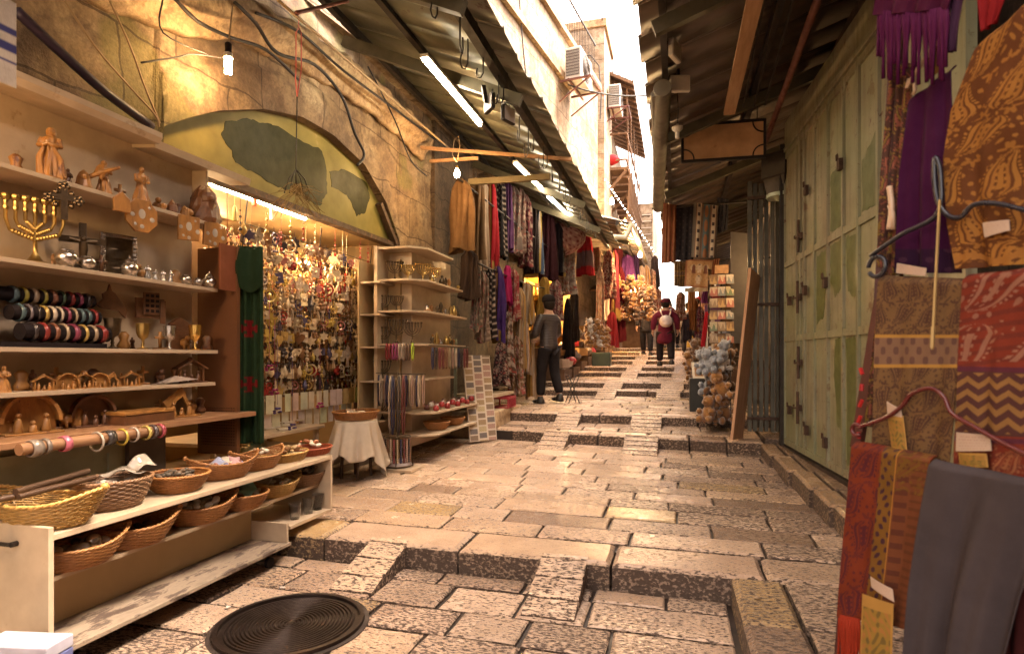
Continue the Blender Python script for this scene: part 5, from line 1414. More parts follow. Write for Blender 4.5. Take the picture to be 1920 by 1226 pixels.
# ================================================================== LAMPS ON THE LEFT, CABLES ON THE WALL
bulb(at_x(428, 122, -2.9), 'glowing energy saving bulb hanging on the ochre wall above the shelves', 60, cfl=True, cord=[at_x(428, 86, -2.9), at_x(431, 60, -2.92), at_x(436, 12, -3.02)])
bulb(at_x(857, 326, -2.5), 'glowing round bulb hanging below the plank at the end of the arch', 85, .035, cord=[at_x(857, 305, -2.5), at_x(848, 290, -2.5), at_x(852, 262, -2.5), at_x(860, 255, -2.5), at_x(862, 275, -2.5), at_x(858, 298, -2.52)])
bulb((-2.62, .95, 2.28), 'glowing bulb just outside the picture over the left end of the shelves', 120, .03, cord=[(-2.62, .95, 2.34), (-2.66, .95, 2.9), (-3.05, .95, 3.3)])
tube_lamp(at_x(795, 112, -2.0), at_x(900, 235, -2.0), 'long bright fluorescent tube under the left tin canopy', 15)
tube_lamp(at_x(966, 308, -2.0), at_x(1022, 362, -2.0), 'second fluorescent tube under the left tin canopy over the clothes', 9)
tube_lamp(at_x(1028, 370, -2.0), at_x(1072, 410, -2.0), 'third and farthest fluorescent tube under the left tin canopy', 9)
tube_lamp(at_x(1346, 303, .60), at_x(1339, 335, .60), 'short lit tube lamp below the blank sign', 9)
tube_lamp(at_x(1333, 345, .60), at_x(1326, 388, .60), 'unlit white tube lamp hanging beyond the blank sign', 0, False)
tube_lamp(at_z(1270, 352, 3.95), at_z(1290, 346, 3.95), 'small lit lamp strip crossing under the right canopy', 9)
floodlight((-1.62, 5.0, 3.62), 2.3, 'dark floodlight of a pair turned down the lane under the left canopy', m=M_STEEL)
floodlight((-1.48, 5.12, 3.55), 1.2, 'dark floodlight of a pair turned sideways under the left canopy', m=M_STEEL)
cab = 'wall cable'
wire('purple_cable', [at_x(30, 20, -3.12), at_x(110, 95, -3.12), at_x(200, 175, -3.12), at_x(285, 238, -3.14)], .026, mat('dark_violet', (.035, .022, .045), .5), 'thick dark violet cable crossing the wall above the shelves', 'cable')
for pts, r_, m_, lb in (([(120, 0), (180, 90), (240, 160), (290, 215), (298, 238)], .006, M_TANWIRE, 'tan wire falling steeply behind the violet cable'),
                    ([(205, 0), (245, 90), (270, 160), (300, 232)], .006, M_TANWIRE, 'second tan wire meeting the others at the arch end'),
                    ([(325, -5), (370, 40), (430, 70), (500, 95), (560, 150)], .012, M_CABLE, 'thick black cable dipping under the cornice'),
                    ([(440, 5), (480, 45), (520, 100), (590, 122), (640, 180), (665, 250), (683, 290), (670, 310)], .014, M_CABLE, 'black cable snaking down over the cornice to the arch'),
                    ([(480, 25), (560, 60), (640, 130), (720, 190), (800, 250), (840, 280)], .012, M_CABLE, 'bundled black cable running along above the cornice'),
                    ([(265, 118), (330, 108), (365, 102), (430, 112)], .006, M_CABLE, 'thin dark cable stapled towards the glowing bulb'),
                    ([(305, 0), (306, 62), (395, 105)], .005, M_CABLE, 'very thin dark wire nailed on the cream plaster'),
                    ([(690, 125), (740, 225), (770, 300), (800, 330)], .009, M_CABLE, 'slack cable hanging down at the end of the cornice')):
    wire('wall_cable', [at_x(a, b, -3.02 if b < 120 or a > 430 else -3.1) for a, b in pts], r_, m_, lb)
wire('tan_pole', [at_x(520, 0, -2.8), at_x(850, 285, -2.8)], .012, M_TANWIRE, 'long thin tan rod running under the canopy along the cornice', 'rod')
wire('steel_tube', [at_x(555, 25, -2.7), at_x(655, 2, -2.7)], .016, M_RUST, 'short rusty tube across the top of the arch hook', 'pipe')
# planks tying the canopy to the wall
tag(MB().bar((-3.1, 6.78, 3.98), (-1.2, 6.9, 3.70), .04, .035).build('timber_plank', MATS['raw_pine']), 'pale plank tying the left canopy to the end of the cornice', 'plank')
tag(MB().bar((-3.05, 6.95, 3.86), (-2.4, 6.95, 3.84), .035, .035).build('timber_plank', MATS['raw_pine']), 'short plank stub under the pale tie plank', 'plank')
tag(MB().bar((-2.65, 7.3, 3.66), (-1.55, 7.3, 3.64), .05, .075).build('timber_plank', mat('olive_wood_beam', (.16, .12, .06), .6, var=.3)), 'thick dull beam carrying the first hanging clothes', 'plank')
# wire hooks along the eave
hm = MB(); hm.tube([(0, 0, .0), (0, 0, -.16), (.0, .02, -.2), (.0, .045, -.2), (.0, .06, -.16), (0, .05, -.1)], .006, 5)
hp = None; 
for k in range(26):
    y = 3.55 + k * .30 + rnd.uniform(-.08, .08); s = rnd.uniform(.7, 1.5)
    if hp is None: hp = hm.build('wire_hook', M_STEEL, smooth=True); o = hp
    else: o = hp.copy(); COL.objects.link(o)
    o.location = (-1.50 + rnd.uniform(-.03, .03), y, 3.76); o.rotation_euler.z = rnd.uniform(0, 3); o.scale = (1, 1, s)
    tag(o, 'black wire hook hanging from the beam near the eave of the left canopy', 'hook', 'wire hooks along the eave')
# ================================================================== OWN COLOURS OF CLOTH (pattern functions on s across, t down, in metres)
A = lambda c: np.array(c, float)
def mixc(C, mask, col):
    m = np.clip(mask, 0, 1)[..., None]; return C * (1 - m) + A(col) * m
def sm(x, a, b): return np.clip((x - a) / (b - a), 0, 1)
def paisley(C, s, t, cell, cols, seed=0, dens=1.0, rot=.5):
    """teardrops with inner rings, flowers between them"""
    gx, gy = s / cell, t / cell
    row = np.floor(gy); gx = gx + .5 * (row % 2) + .13 * np.sin(row * 5.1)
    ix, fx_, fy_ = np.floor(gx), gx - np.floor(gx) - .5, gy - row - .5
    hsh = np.sin(ix * 12.9 + row * 78.2 + seed) * 43758.5; hsh = hsh - np.floor(hsh)
    a = rot + (hsh - .5) * 1.6 + np.where(hsh > .5, np.pi * .7, 0)
    x = fx_ * np.cos(a) + fy_ * np.sin(a); y = -fx_ * np.sin(a) + fy_ * np.cos(a)
    xb = x + .9 * (y + .05) ** 2 * np.sign(y + .05) * .9
    wd = .33 * np.clip(1 - (y + .42) / .9, 0, 1) ** .55 * np.clip((y + .46) / .15, 0, 1) ** .5
    d = np.abs(xb) / (wd + 1e-3)
    inside = (d < 1) & (wd > .02)
    C = mixc(C, inside * (d > .72), cols[0]); C = mixc(C, inside * (d < .55) * (d > .34), cols[1]); C = mixc(C, inside * (d < .18) * (y > -.3) * (y < .25), cols[0]); C = mixc(C, inside * (d < .34) * (d > .2) * (np.sin(y * 46) > .1), cols[0])
    th = np.arctan2(y, xb)
    C = mixc(C, (~inside) * (d < 1.32) * (d > 1.1) * (wd > .05) * (np.sin(th * 22) > .0), cols[0])
    # flowers at the corners of the cells
    ux, uy = gx - np.round(gx), gy - np.round(gy)
    r = np.hypot(ux, uy); th = np.arctan2(uy, ux)
    C = mixc(C, (r < .13 + .055 * np.cos(5 * th + hsh * 6)) * (r > .035) * dens, cols[1]); C = mixc(C, r < .03, cols[2])
    q = np.sin(gx * 19 + 2 * np.sin(gy * 7)) * np.sin(gy * 17 + 2 * np.sin(gx * 9))
    C = mixc(C, (q > .60) * (d > 1.45) * (r > .2) * .85 * dens, cols[0])
    return C
def base(s, col, k=.12):
    C = np.ones(s.shape + (3,)) * A(col)
    return C * (1 + k * (nrs.rand(*s.shape)[..., None] - .5))
def weave(C, s, t, k=.10): return C * (1 - k * .5 + k * .5 * (np.sin(s * 900) * np.sin(t * 900))[..., None])
M_SCARF = mat('scarf_fabric', None, .8, src='attr', var=.22, scale=9, bmp=.3, grain=220)
M_PRINT = mat('printed', None, .5, src='attr', var=.12, scale=9, bmp=.05)
def c_gold(s, t):
    C = base(s, (.095, .036, .010)); C = paisley(C, s, t, .095, [(.27, .135, .028), (.24, .115, .024), (.11, .045, .01)], 3)
    band = sm(t, .52, .53) ; C2 = paisley(base(s, (.085, .032, .010)), s + .05, t * 1.0, .16, [(.29, .15, .03), (.27, .13, .026), (.16, .07, .015)], 8)
    C = C * (1 - band[..., None]) + C2 * band[..., None]
    return mixc(C, (np.abs(t - .52 + .012 * np.sin(s * 60)) < .008), (.25, .12, .026))
def c_tan(s, t):
    C = base(s, (.135, .085, .036)); C = paisley(C, s, t, .075, [(.062, .032, .022), (.07, .036, .024), (.05, .026, .018)], 1)
    for a, b in ((.17, .25), (.62, .70)):
        C = mixc(C, (t > a) * (t < b), (.165, .105, .065)); C = mixc(C, (t > a) * (t < b) * (np.sin(s * 170) * np.sin((t - a) * 120) > .3), (.10, .058, .045))
        for q in (a, b): C = mixc(C, np.abs(t - q) < .0045, (.33, .20, .045))
    C = mixc(C, (t > .55) * (t < .62) * 0, (.2, .15, .1))
    return C
def c_red(s, t):
    C = base(s, (.155, .028, .014)); q = np.sin(t * 220 + 6 * np.sin(s * 9)); C = mixc(C, (q > .3) * .6, (.09, .022, .016))
    C = mixc(C, paisley(np.zeros(s.shape + (3,)), s, t + .03, .15, [(1, 1, 1), (0, 0, 0), (1, 1, 1)], 4)[..., 0] * (t < .22), (.23, .115, .075))
    z = (t - .29 - .012 * np.abs(((s / .022) % 2) - 1) * 1.6)
    C = mixc(C, (t > .245) * (t < .40), (.066, .028, .024)); C = mixc(C, (t > .25) * (t < .395) * (np.sin(z * 190) > .1), (.21, .12, .04))
    for q in (.24, .41): C = mixc(C, np.abs(t - q) < .006, (.08, .02, .035))
    P2 = paisley(np.zeros(s.shape + (3,)), s, t, .07, [(1, 1, 1), (.5, .5, .5), (0, 0, 0)], 6)[..., 0]
    C = mixc(C, P2 * (t > .42) * (t < .66) * .9, (.25, .11, .05)); C = mixc(C, P2 * (t >= .66) * .8, (.07, .024, .016))
    return C
def c_orange(s, t):
    wd = s.max(); f = s / wd
    C = base(s, (.14, .028, .010)); P2 = paisley(np.zeros(s.shape + (3,)), s, t, .11, [(1, 1, 1), (.6, .6, .6), (1, 1, 1)], 5)[..., 0]
    C = mixc(C, P2 * .85, (.055, .012, .022))
    C = mixc(C, (f > .42) * (f < .62), (.145, .075, .014)); C = mixc(C, (f > .42) * (f < .62) * (np.sin(s * 190 + 2 * np.sin(t * 40)) * np.sin(t * 150 + np.sin(s * 60)) > .35), (.045, .018, .026))
    C = mixc(C, (f > .62) * (f < .98), (.125, .045, .018)); C = mixc(C, (f > .64) * (f < .78) * (np.sin(t * 160) > .2), (.08, .027, .015)); C = mixc(C, (f > .80) * (np.sin(t * 260) > .3) * .6, (.075, .026, .010))
    e_ = np.hypot((f - .55) * 2.6, (t - .05) / .05); C = mixc(C, P2 * (t < .13) * (f > .4) * .9, (.13, .075, .012))
    C = mixc(C, (np.abs(f - .62) < .006), (.30, .15, .03))
    return C
def c_plain(col):
    def f(s, t): return weave(base(s, col, .05), s, t)
    return f
def c_purple(s, t):
    C = base(s, (.036, .002, .032)); C = mixc(C, (t > .42), (.02, .004, .024)); return mixc(C, (t > .42) * (np.sin(s * 120) * np.sin(t * 130) > .6) * .5, (.07, .03, .06))
def c_multi(s, t):
    C = base(s, (.06, .03, .02)); C = paisley(C, s, t, .06, [(.22, .08, .05), (.2, .14, .03), (.08, .12, .03)], 2); return mixc(C, (np.sin(s * 70) > .75) * .6, (.02, .01, .015))
# ================================================================== SCARF DISPLAY (RIGHT FOREGROUND)
LP = Vector((.505, 1.96)); RP = Vector((.739, 1.559)); DV = (RP - LP).normalized(); NV = Vector((DV.y, -DV.x))     # NV points to the viewer
if NV.dot(Vector((0, -1))) < 0: NV = -NV
def at_disp(px, py, off=0):
    r = ray(px, py); o_ = LP + NV * off
    d = o_.dot(NV) / (r[0] * NV.x + r[1] * NV.y)
    return Vector((d * r[0], d * r[1], EYE + d * r[2]))
def scarf(name, label, lpts, rpts, off, cf, folds=5, amp=.008, n=(150, 240), cat='scarf', thick=.003, sag=0, group=None):
    """left and right edges as polylines down the cloth, draped with folds towards the viewer"""
    nu, nv = n
    L_ = np.array([at_disp(x, y, off) for x, y in lpts]); R_ = np.array([at_disp(x, y, off) for x, y in rpts])
    def res(Pp):
        k = np.linspace(0, 1, len(Pp)); q = np.linspace(0, 1, nv)
        return np.stack([np.interp(q, k, Pp[:, i]) for i in range(3)], -1)
    L_, R_ = res(L_), res(R_)
    u = np.linspace(0, 1, nu)[None, :, None]
    G = L_[:, None, :] * (1 - u) + R_[:, None, :] * u
    v = np.linspace(0, 1, nv)[:, None]; uu = u[..., 0]
    wv = amp * (np.sin(uu * folds * 6.28 + 1.3 * np.sin(v * 2.2)) * (.35 + .65 * v) + .5 * np.sin(uu * folds * 2.1 * 6.28 + 2 + v) * v)
    G[..., 0] += NV.x * wv; G[..., 1] += NV.y * wv
    top = np.clip(1 - v / .05, 0, 1) ** 2          # rolled over the hanger bar
    G[..., 0] -= NV.x * .02 * top; G[..., 1] -= NV.y * .02 * top; G[..., 2] -= .004 * top
    G[..., 2] -= sag * np.sin(np.pi * uu) * (1 - v)
    W_ = np.linalg.norm(R_[0] - L_[0]); H_ = np.linalg.norm(L_[-1] - L_[0])
    s = np.ones((nv, 1)) * uu * W_; t = v * np.ones((1, nu)) * H_
    o = sheet(name, G[..., 0], G[..., 1], G[..., 2], cf(s, t) * np.array([.84, .72, .67]), M_SCARF, None, thick)
    return tag(o, label, cat, group), L_, R_
pole = thing('scarf_rack', 'dark red wooden rack frame carrying the hanging scarves', 'rack', (0, 0, 0))
mb = MB()
a, b = at_disp(1652, 560, -.05), at_disp(1606, 840, -.05); mb.bar(a, b, .016, .035)
a, b = at_disp(1606, 840, -.05), at_disp(1568, 1300, -.05); mb.bar(a, b, .012, .03)
mb.bar(at_disp(1700, -200, -.09), at_disp(1652, 560, -.06), .03, .03)
mb.build('upright', mat('dark_red_wood', (.07, .022, .016), .5, var=.4, scale=6), pole)
mb = MB(); g0 = at_disp(1990, -300, -.09); mb.bar(g0, (g0.x, g0.y, 0.15), .035, .035); mb.bar(at_disp(1660, -120, -.085), at_disp(2000, -260, -.085), .03, .03); mb.build('frame', MATS['dark_red_wood'], pole)
mb = MB(); q = at_disp(1600, 1300, -.05); mb.bar((q.x, q.y, q.z), (q.x, q.y, .15), .03, .03); mb.build('post', MATS['dark_red_wood'], pole)
scarf('multicolour_scarf', 'dark multicoloured patterned scarf hanging edge on behind the purple scarf', [(1672, 110), (1655, 330), (1650, 500)], [(1712, 120), (1705, 330), (1690, 520)], -.045, c_multi, 3, .012, (60, 200))
scarf('plaid_cloth', 'narrow tan and red cloth hanging below the multicoloured scarf', [(1660, 480), (1640, 640), (1625, 800)], [(1680, 500), (1662, 640), (1650, 800)], -.04, c_multi, 2, .008, (30, 120))
scarf('purple_scarf', 'deep purple plain scarf folded over a hanger', [(1706, 178), (1690, 330), (1682, 512)], [(1782, 118), (1792, 330), (1806, 512)], -.02, c_purple, 2, .010)
scarf('gold_scarf', 'brown scarf with golden paisley and flowers', [(1836, 72), (1785, 210), (1772, 300), (1780, 420), (1796, 505)], [(1965, -45), (1965, 120), (1965, 250), (1965, 380), (1965, 492)], .0, c_gold, 2, .008, (220, 320))
scarf('tan_scarf', 'greyish tan paisley scarf with yellow striped bands', [(1647, 514), (1642, 640), (1640, 770), (1636, 880)], [(1806, 520), (1800, 640), (1792, 770), (1780, 890)], .01, c_tan, 2, .006, (220, 320))
scarf('red_scarf', 'red and brown paisley scarf with a zigzag band', [(1806, 512), (1800, 640), (1796, 760), (1790, 900)], [(1975, 492), (1975, 640), (1975, 770), (1975, 910)], .012, c_red, 2, .006, (220, 320))
scarf('orange_scarf', 'burnt orange and mustard paisley scarf with a red fringe', [(1598, 824), (1590, 940), (1580, 1050), (1572, 1155)], [(1746, 852), (1733, 960), (1718, 1080), (1704, 1180)], .045, c_orange, 2, .006, (220, 320))
scarf('grey_scarf', 'plain grey scarf in soft folds in front of the red scarf', [(1744, 858), (1728, 980), (1712, 1110), (1698, 1290)], [(1990, 905), (1948, 1000), (1905, 1120), (1860, 1290)], .060, c_plain((.054, .048, .053)), 1.7, .020, (140, 200), sag=.004)
scarf('dark_scarf', 'very dark red cloth showing behind the grey scarf at the corner', [(1800, 880), (1790, 1100), (1780, 1300)], [(2000, 900), (2000, 1100), (2000, 1300)], .02, c_plain((.035, .006, .006)), 3, .01, (60, 60))
scarf('purple_fringed_shawl', 'magenta purple shawl end with long knotted fringe at the top', [(1650, -40), (1645, 0), (1640, 30)], [(1792, -40), (1785, 0), (1778, 18)], .02, c_plain((.05, .003, .026)), 3, .008, (60, 40))
scarf('violet_shawl', 'violet grey shawl fold next to the fringe', [(1775, -40), (1770, 40), (1778, 100)], [(1812, -40), (1800, 40), (1790, 95)], -.005, c_plain((.06, .024, .06)), 2, .006, (30, 40))
scarf('red_shawl', 'bright red shawl tucked behind the gold scarf at the top', [(1830, -60), (1835, 0), (1842, 60)], [(1905, -60), (1890, -10), (1870, 40)], -.012, c_plain((.19, .007, .009)), 2, .006, (30, 40))
scarf('brown_card', 'yellow brown printed card between the purple and the gold scarf', [(1738, 100), (1742, 150)], [(1772, 60), (1778, 120)], -.03, c_plain((.22, .13, .035)), 1, .002, (20, 20), 'card')
def fringe(name, label, pts, L_, col, off, n, par, r=.0028):
    mb = MB()
    for i in range(n):
        f = (i + .5) / n * (len(pts) - 1); k = min(int(f), len(pts) - 2); f -= k
        px = pts[k][0] + (pts[k + 1][0] - pts[k][0]) * f; py = pts[k][1] + (pts[k + 1][1] - pts[k][1]) * f
        p = at_disp(px, py, off); l = L_ * rnd.uniform(.75, 1.15); dx = rnd.uniform(-.008, .008); q = Vector((DV.x, DV.y, 0))
        mb.tube([p, p + q * dx * .5 + Vector((0, 0, -l * .25)), p + q * dx + Vector((0, 0, -l * .6)), p + q * dx * 1.5 + Vector((0, 0, -l))], [r, r * 1.9 if i % 2 else r, r * .9, r * 1.3], 5)
    return mb.build(name, mat(name + '_yarn', col, .9, bmp=.4, grain=200), par, smooth=True)
O = {o.name: o for o in bpy.data.objects}
fringe('fringe', '', [(1645, 20), (1712, 26), (1778, 12)], .165, (.052, .003, .028), .02, 26, O['purple_fringed_shawl'], .004)
fringe('fringe', '', [(1573, 1150), (1612, 1160)], .17, (.26, .035, .012), .047, 13, O['orange_scarf'], .0042)
m_or = mat('orange_fringe', (.19, .018, .006), .9, bmp=.4, grain=200)
O['orange_scarf'].children[0].data.materials[0] = m_or
def hanger(name, label, pts, col, r, off, ring=None, hook=None):
    t = thing(name, label, 'hanger', at_disp(*pts[0], off)); p0 = t.location.copy()
    W3 = [at_disp(x, y, off) - p0 for x, y in pts]; out = []
    for i in range(len(W3) - 1):
        a_, b_, c_, d_ = W3[max(i - 1, 0)], W3[i], W3[i + 1], W3[min(i + 2, len(W3) - 1)]
        for k in range(6):
            t_ = k / 6; out.append(.5 * ((2 * b_) + (c_ - a_) * t_ + (2 * a_ - 5 * b_ + 4 * c_ - d_) * t_ * t_ + (3 * b_ - a_ - 3 * c_ + d_) * t_ ** 3))
    out.append(W3[-1])
    m = mat(name + '_plastic', col, .3, var=.1)
    mb = MB(); mb.tube(out, r, 8); mb.build('bar', m, t, smooth=True)
    if ring:
        x, y, rr, a0, a1 = ring; c_ = at_disp(x, y, off) - p0; q = Vector((DV.x, DV.y, 0)); mb = MB()
        mb.tube([c_ + q * rr * math.cos(R(a)) + Vector((0, 0, rr * math.sin(R(a)))) for a in range(a0, a1, 15)], r * 1.1, 8); mb.build('end_loop', m, t, smooth=True)
    if hook:
        mb = MB(); mb.tube([at_disp(x, y, off) - p0 for x, y in hook], r * .8, 8); mb.build('hook', m, t, smooth=True)
    return t
hanger('blue_hanger', 'dark blue grey plastic hanger in front of the purple and gold scarves', [(1632, 480), (1690, 440), (1757, 402), (1764, 330), (1754, 296), (1752, 330), (1758, 375), (1775, 402), (1800, 408), (1825, 385), (1870, 382), (1935, 398)], (.007, .007, .014), .006, .022, (1644, 500, .028, -150, 190))
hanger('red_hanger', 'dark red plastic hanger in front of the tan and red scarves', [(1612, 800), (1660, 783), (1690, 762), (1710, 738), (1745, 728), (1770, 745), (1785, 775), (1830, 802), (1880, 830), (1945, 862)], (.075, .006, .006), .0055, .038, (1606, 806, .016, 20, 330))
hanger('beige_hanger', 'beige plastic hanger behind the purple scarf', [(1700, 165), (1715, 140), (1745, 95), (1775, 50), (1790, 10)], (.36, .24, .14), .006, -.008, None, [(1700, 165), (1704, 150), (1714, 150), (1716, 170), (1712, 178)])
hanger('wooden_clip', 'pale clothes clip hanging beside the purple scarf', [(1668, 350), (1672, 390), (1668, 430)], (.40, .27, .17), .008, -.02, None, [(1668, 385), (1674, 400), (1676, 430)])
mb = MB(); mb.bar(at_disp(1762, 375, .03), at_disp(1748, 655, .034), .006, .004); mb.bar(at_disp(1750, 612, .036), at_disp(1748, 652, .037), .012, .006)
tag(mb.build('yellow_strap', mat('yellow_strap', (.36, .24, .09), .6)), 'thin yellow strap hanging from the blue hanger over the tan scarf', 'strap')
mb = MB(); q0 = at_disp(1616, 810, .03)
for k in range(5): mb.tube([at_disp(1613 + 4 * math.sin(k), 690 + k * 30, .0), at_disp(1613 + 4 * math.cos(k), 702 + k * 30, .0)], .006, 6)
tag(mb.build('red_clip', mat('red_plastic', (.32, .012, .012), .3)), 'red plastic clips at the edge of the scarf rack', 'clip')
def tagcard(name, label, quad, off, cf, n=(40, 50), thick=.001):
    p = [np.array(at_disp(x, y, off)) for x, y in quad]
    u, v = np.meshgrid(np.linspace(0, 1, n[0]), np.linspace(0, 1, n[1]))
    G = ((1 - u) * (1 - v))[..., None] * p[0] + (u * (1 - v))[..., None] * p[1] + (u * v)[..., None] * p[2] + ((1 - u) * v)[..., None] * p[3]
    G[..., 0] += NV.x * .004 * np.sin(u * 3); G[..., 1] += NV.y * .004 * np.sin(u * 3)
    o = sheet(name, G[..., 0], G[..., 1], G[..., 2], cf(u, v), M_PRINT, None, thick)
    return tag(o, label, 'label')
def c_white(u, v):
    C = base(u, (.36, .26, .19), .05); ln = (np.sin(v * 38) > .55) * (np.sin(u * 70 + 9 * np.floor(v * 6)) > -.3) * (u > .1) * (u < .9) * (v > .12) * (v < .9)
    return mixc(C, ln * .6, (.22, .10, .07))
def c_yellow(u, v):
    C = base(u, (.27, .14, .03), .05); b_ = (v > .16) * (u > .06) * (u < .94) * (v < .95)
    C = mixc(C, b_, (.19, .11, .018)); q = np.sin(u * 14 + 3 * np.sin(v * 9)) * np.sin(v * 22 + 2 * np.sin(u * 11))
    C = mixc(C, b_ * (q > .35), (.10, .062, .015)); C = mixc(C, b_ * (q < -.5), (.24, .10, .025)); return C
tagcard('price_label', 'white printed fabric label on the gold scarf', [(1842, 418), (1893, 412), (1894, 432), (1846, 446)], .014, c_white)
tagcard('price_label', 'pale label sticking up behind the tan scarf', [(1682, 493), (1738, 503), (1736, 518), (1680, 512)], -.004, c_white)
tagcard('price_label', 'white printed label on the red scarf under the red hanger', [(1793, 810), (1857, 815), (1860, 845), (1792, 846)], .030, c_white)
tagcard('yellow_label', 'yellow picture label below the white label on the red scarf', [(1797, 848), (1850, 850), (1854, 876), (1800, 876)], .028, c_yellow)
tagcard('yellow_label', 'yellow picture label hanging on the tan scarf', [(1664, 776), (1694, 779), (1702, 848), (1672, 838)], .026, c_yellow)
tagcard('price_label', 'small white label corner above the yellow label of the tan scarf', [(1663, 752), (1690, 766), (1692, 782), (1664, 778)], .027, c_white)
tagcard('yellow_label', 'large yellow picture label hanging on the orange scarf', [(1617, 1112), (1676, 1132), (1672, 1262), (1612, 1250)], .064, c_yellow, (60, 110))
tagcard('price_label', 'folded white label above the large yellow label', [(1632, 1080), (1674, 1104), (1677, 1128), (1634, 1100)], .066, c_white)

# ================================================================== HANGING CLOTHES ON THE LEFT
def rot_pts(o, rz): o.rotation_euler.z = rz; return o
def garment(name, label, X, px, wpx, ytop, ybot, col, pat=None, rz=None, folds=5, shoulders=True, cat='dress', Y=None, sleeve=False):
    p = at_x(px, ytop, X) if Y is None else at_y(px, ytop, Y)
    d = -p.x * SY + p.y * CY; m_ = d / 1100
    W_, H_ = wpx * m_, (ybot - ytop) * m_
    nu, nv = 64, 44
    th, v = np.meshgrid(np.linspace(0, 2 * np.pi, nu, endpoint=False), np.linspace(0, 1, nv))
    a = W_ / 2 * (np.clip(.35 + v * 6, 0, 1) if shoulders else np.clip(.8 + v * 2, 0, 1)) * (.82 + .22 * v + .06 * np.sin(v * 7 + px))
    b = .045 + .05 * v + .0 * a
    fo = 1 + (.16 + .20 * v) * np.sin(folds * th + 2 * np.sin(2.2 * v + px)) + .06 * v * np.sin((folds * 2 + 3) * th + px)
    x = a * fo * np.cos(th); y = b * fo * np.sin(th) + .02 * np.sin(3 * v + px)
    y = y + .022 * (.35 + v) * np.sin(10 * np.cos(th) + px + 2 * v) * np.clip(v * 5, 0, 1) + .01 * np.sin(23 * np.cos(th) + 3 * v) * v
    z = -H_ * v + .03 * np.sin(2 * th + px) * v
    s, t = (np.cos(th) * .5 + .5) * W_, v * H_
    C = base(th, [q * 1.0 for q in col])
    if pat == 'floral': C = paisley(C, s * 1.5, t, .16, [(.45, .38, .32), (.35, .1, .1), (.1, .08, .08)], px)
    elif pat == 'trim': C = mixc(C, np.abs(np.abs(s / W_ - .5) - .1) < .06, (.42, .28, .08)); C = mixc(C, (v > .86) * (np.sin(s * 90) > 0), (.42, .28, .08))
    elif pat == 'stripe': C = mixc(C, np.sin(th * 9) > .1, (.5, .42, .32)); C = mixc(C, np.sin(th * 9 + 2) > .8, (.5, .3, .08))
    elif pat == 'dots': C = mixc(C, (np.sin(s * 70) * np.sin(t * 70) > .55), (.5, .44, .4))
    elif pat == 'bluegold': C = mixc(C, np.sin(th * 3 + v * 4) > .1, (.5, .36, .1)); C = mixc(C, np.sin(th * 3 + v * 4 + 2) > .55, (.45, .42, .4))
    elif pat == 'ornate': C = paisley(C, s, t, .10, [(.5, .46, .42), (.4, .06, .05), (.3, .28, .26)], 2); C = mixc(C, (np.sin(t * 30 + 6 * np.abs(s / W_ - .5)) > .6), (.45, .42, .38))
    elif pat == 'two': C = mixc(C, v > .55, (.13, .10, .12)); C = mixc(C, v > .85, (.32, .02, .035))
    C = C * np.array([.68, .60, .56])
    o = sheet(name, x, y, z, C, M_SCARF, None, 0, p, wrap=True)
    o.rotation_euler.z = rnd.uniform(-.5, .3) if rz is None else rz
    mb = MB()
    mb.tube([(-W_ * .16, 0, -.01), (0, 0, .03), (W_ * .16, 0, -.01)], .006, 5); mb.tube([(0, 0, .03), (0, 0, .07), (.02, 0, .09), (.0, 0, .11)], .004, 5)
    mb.build('hanger', M_STEEL, o)
    return tag(o, label, cat)
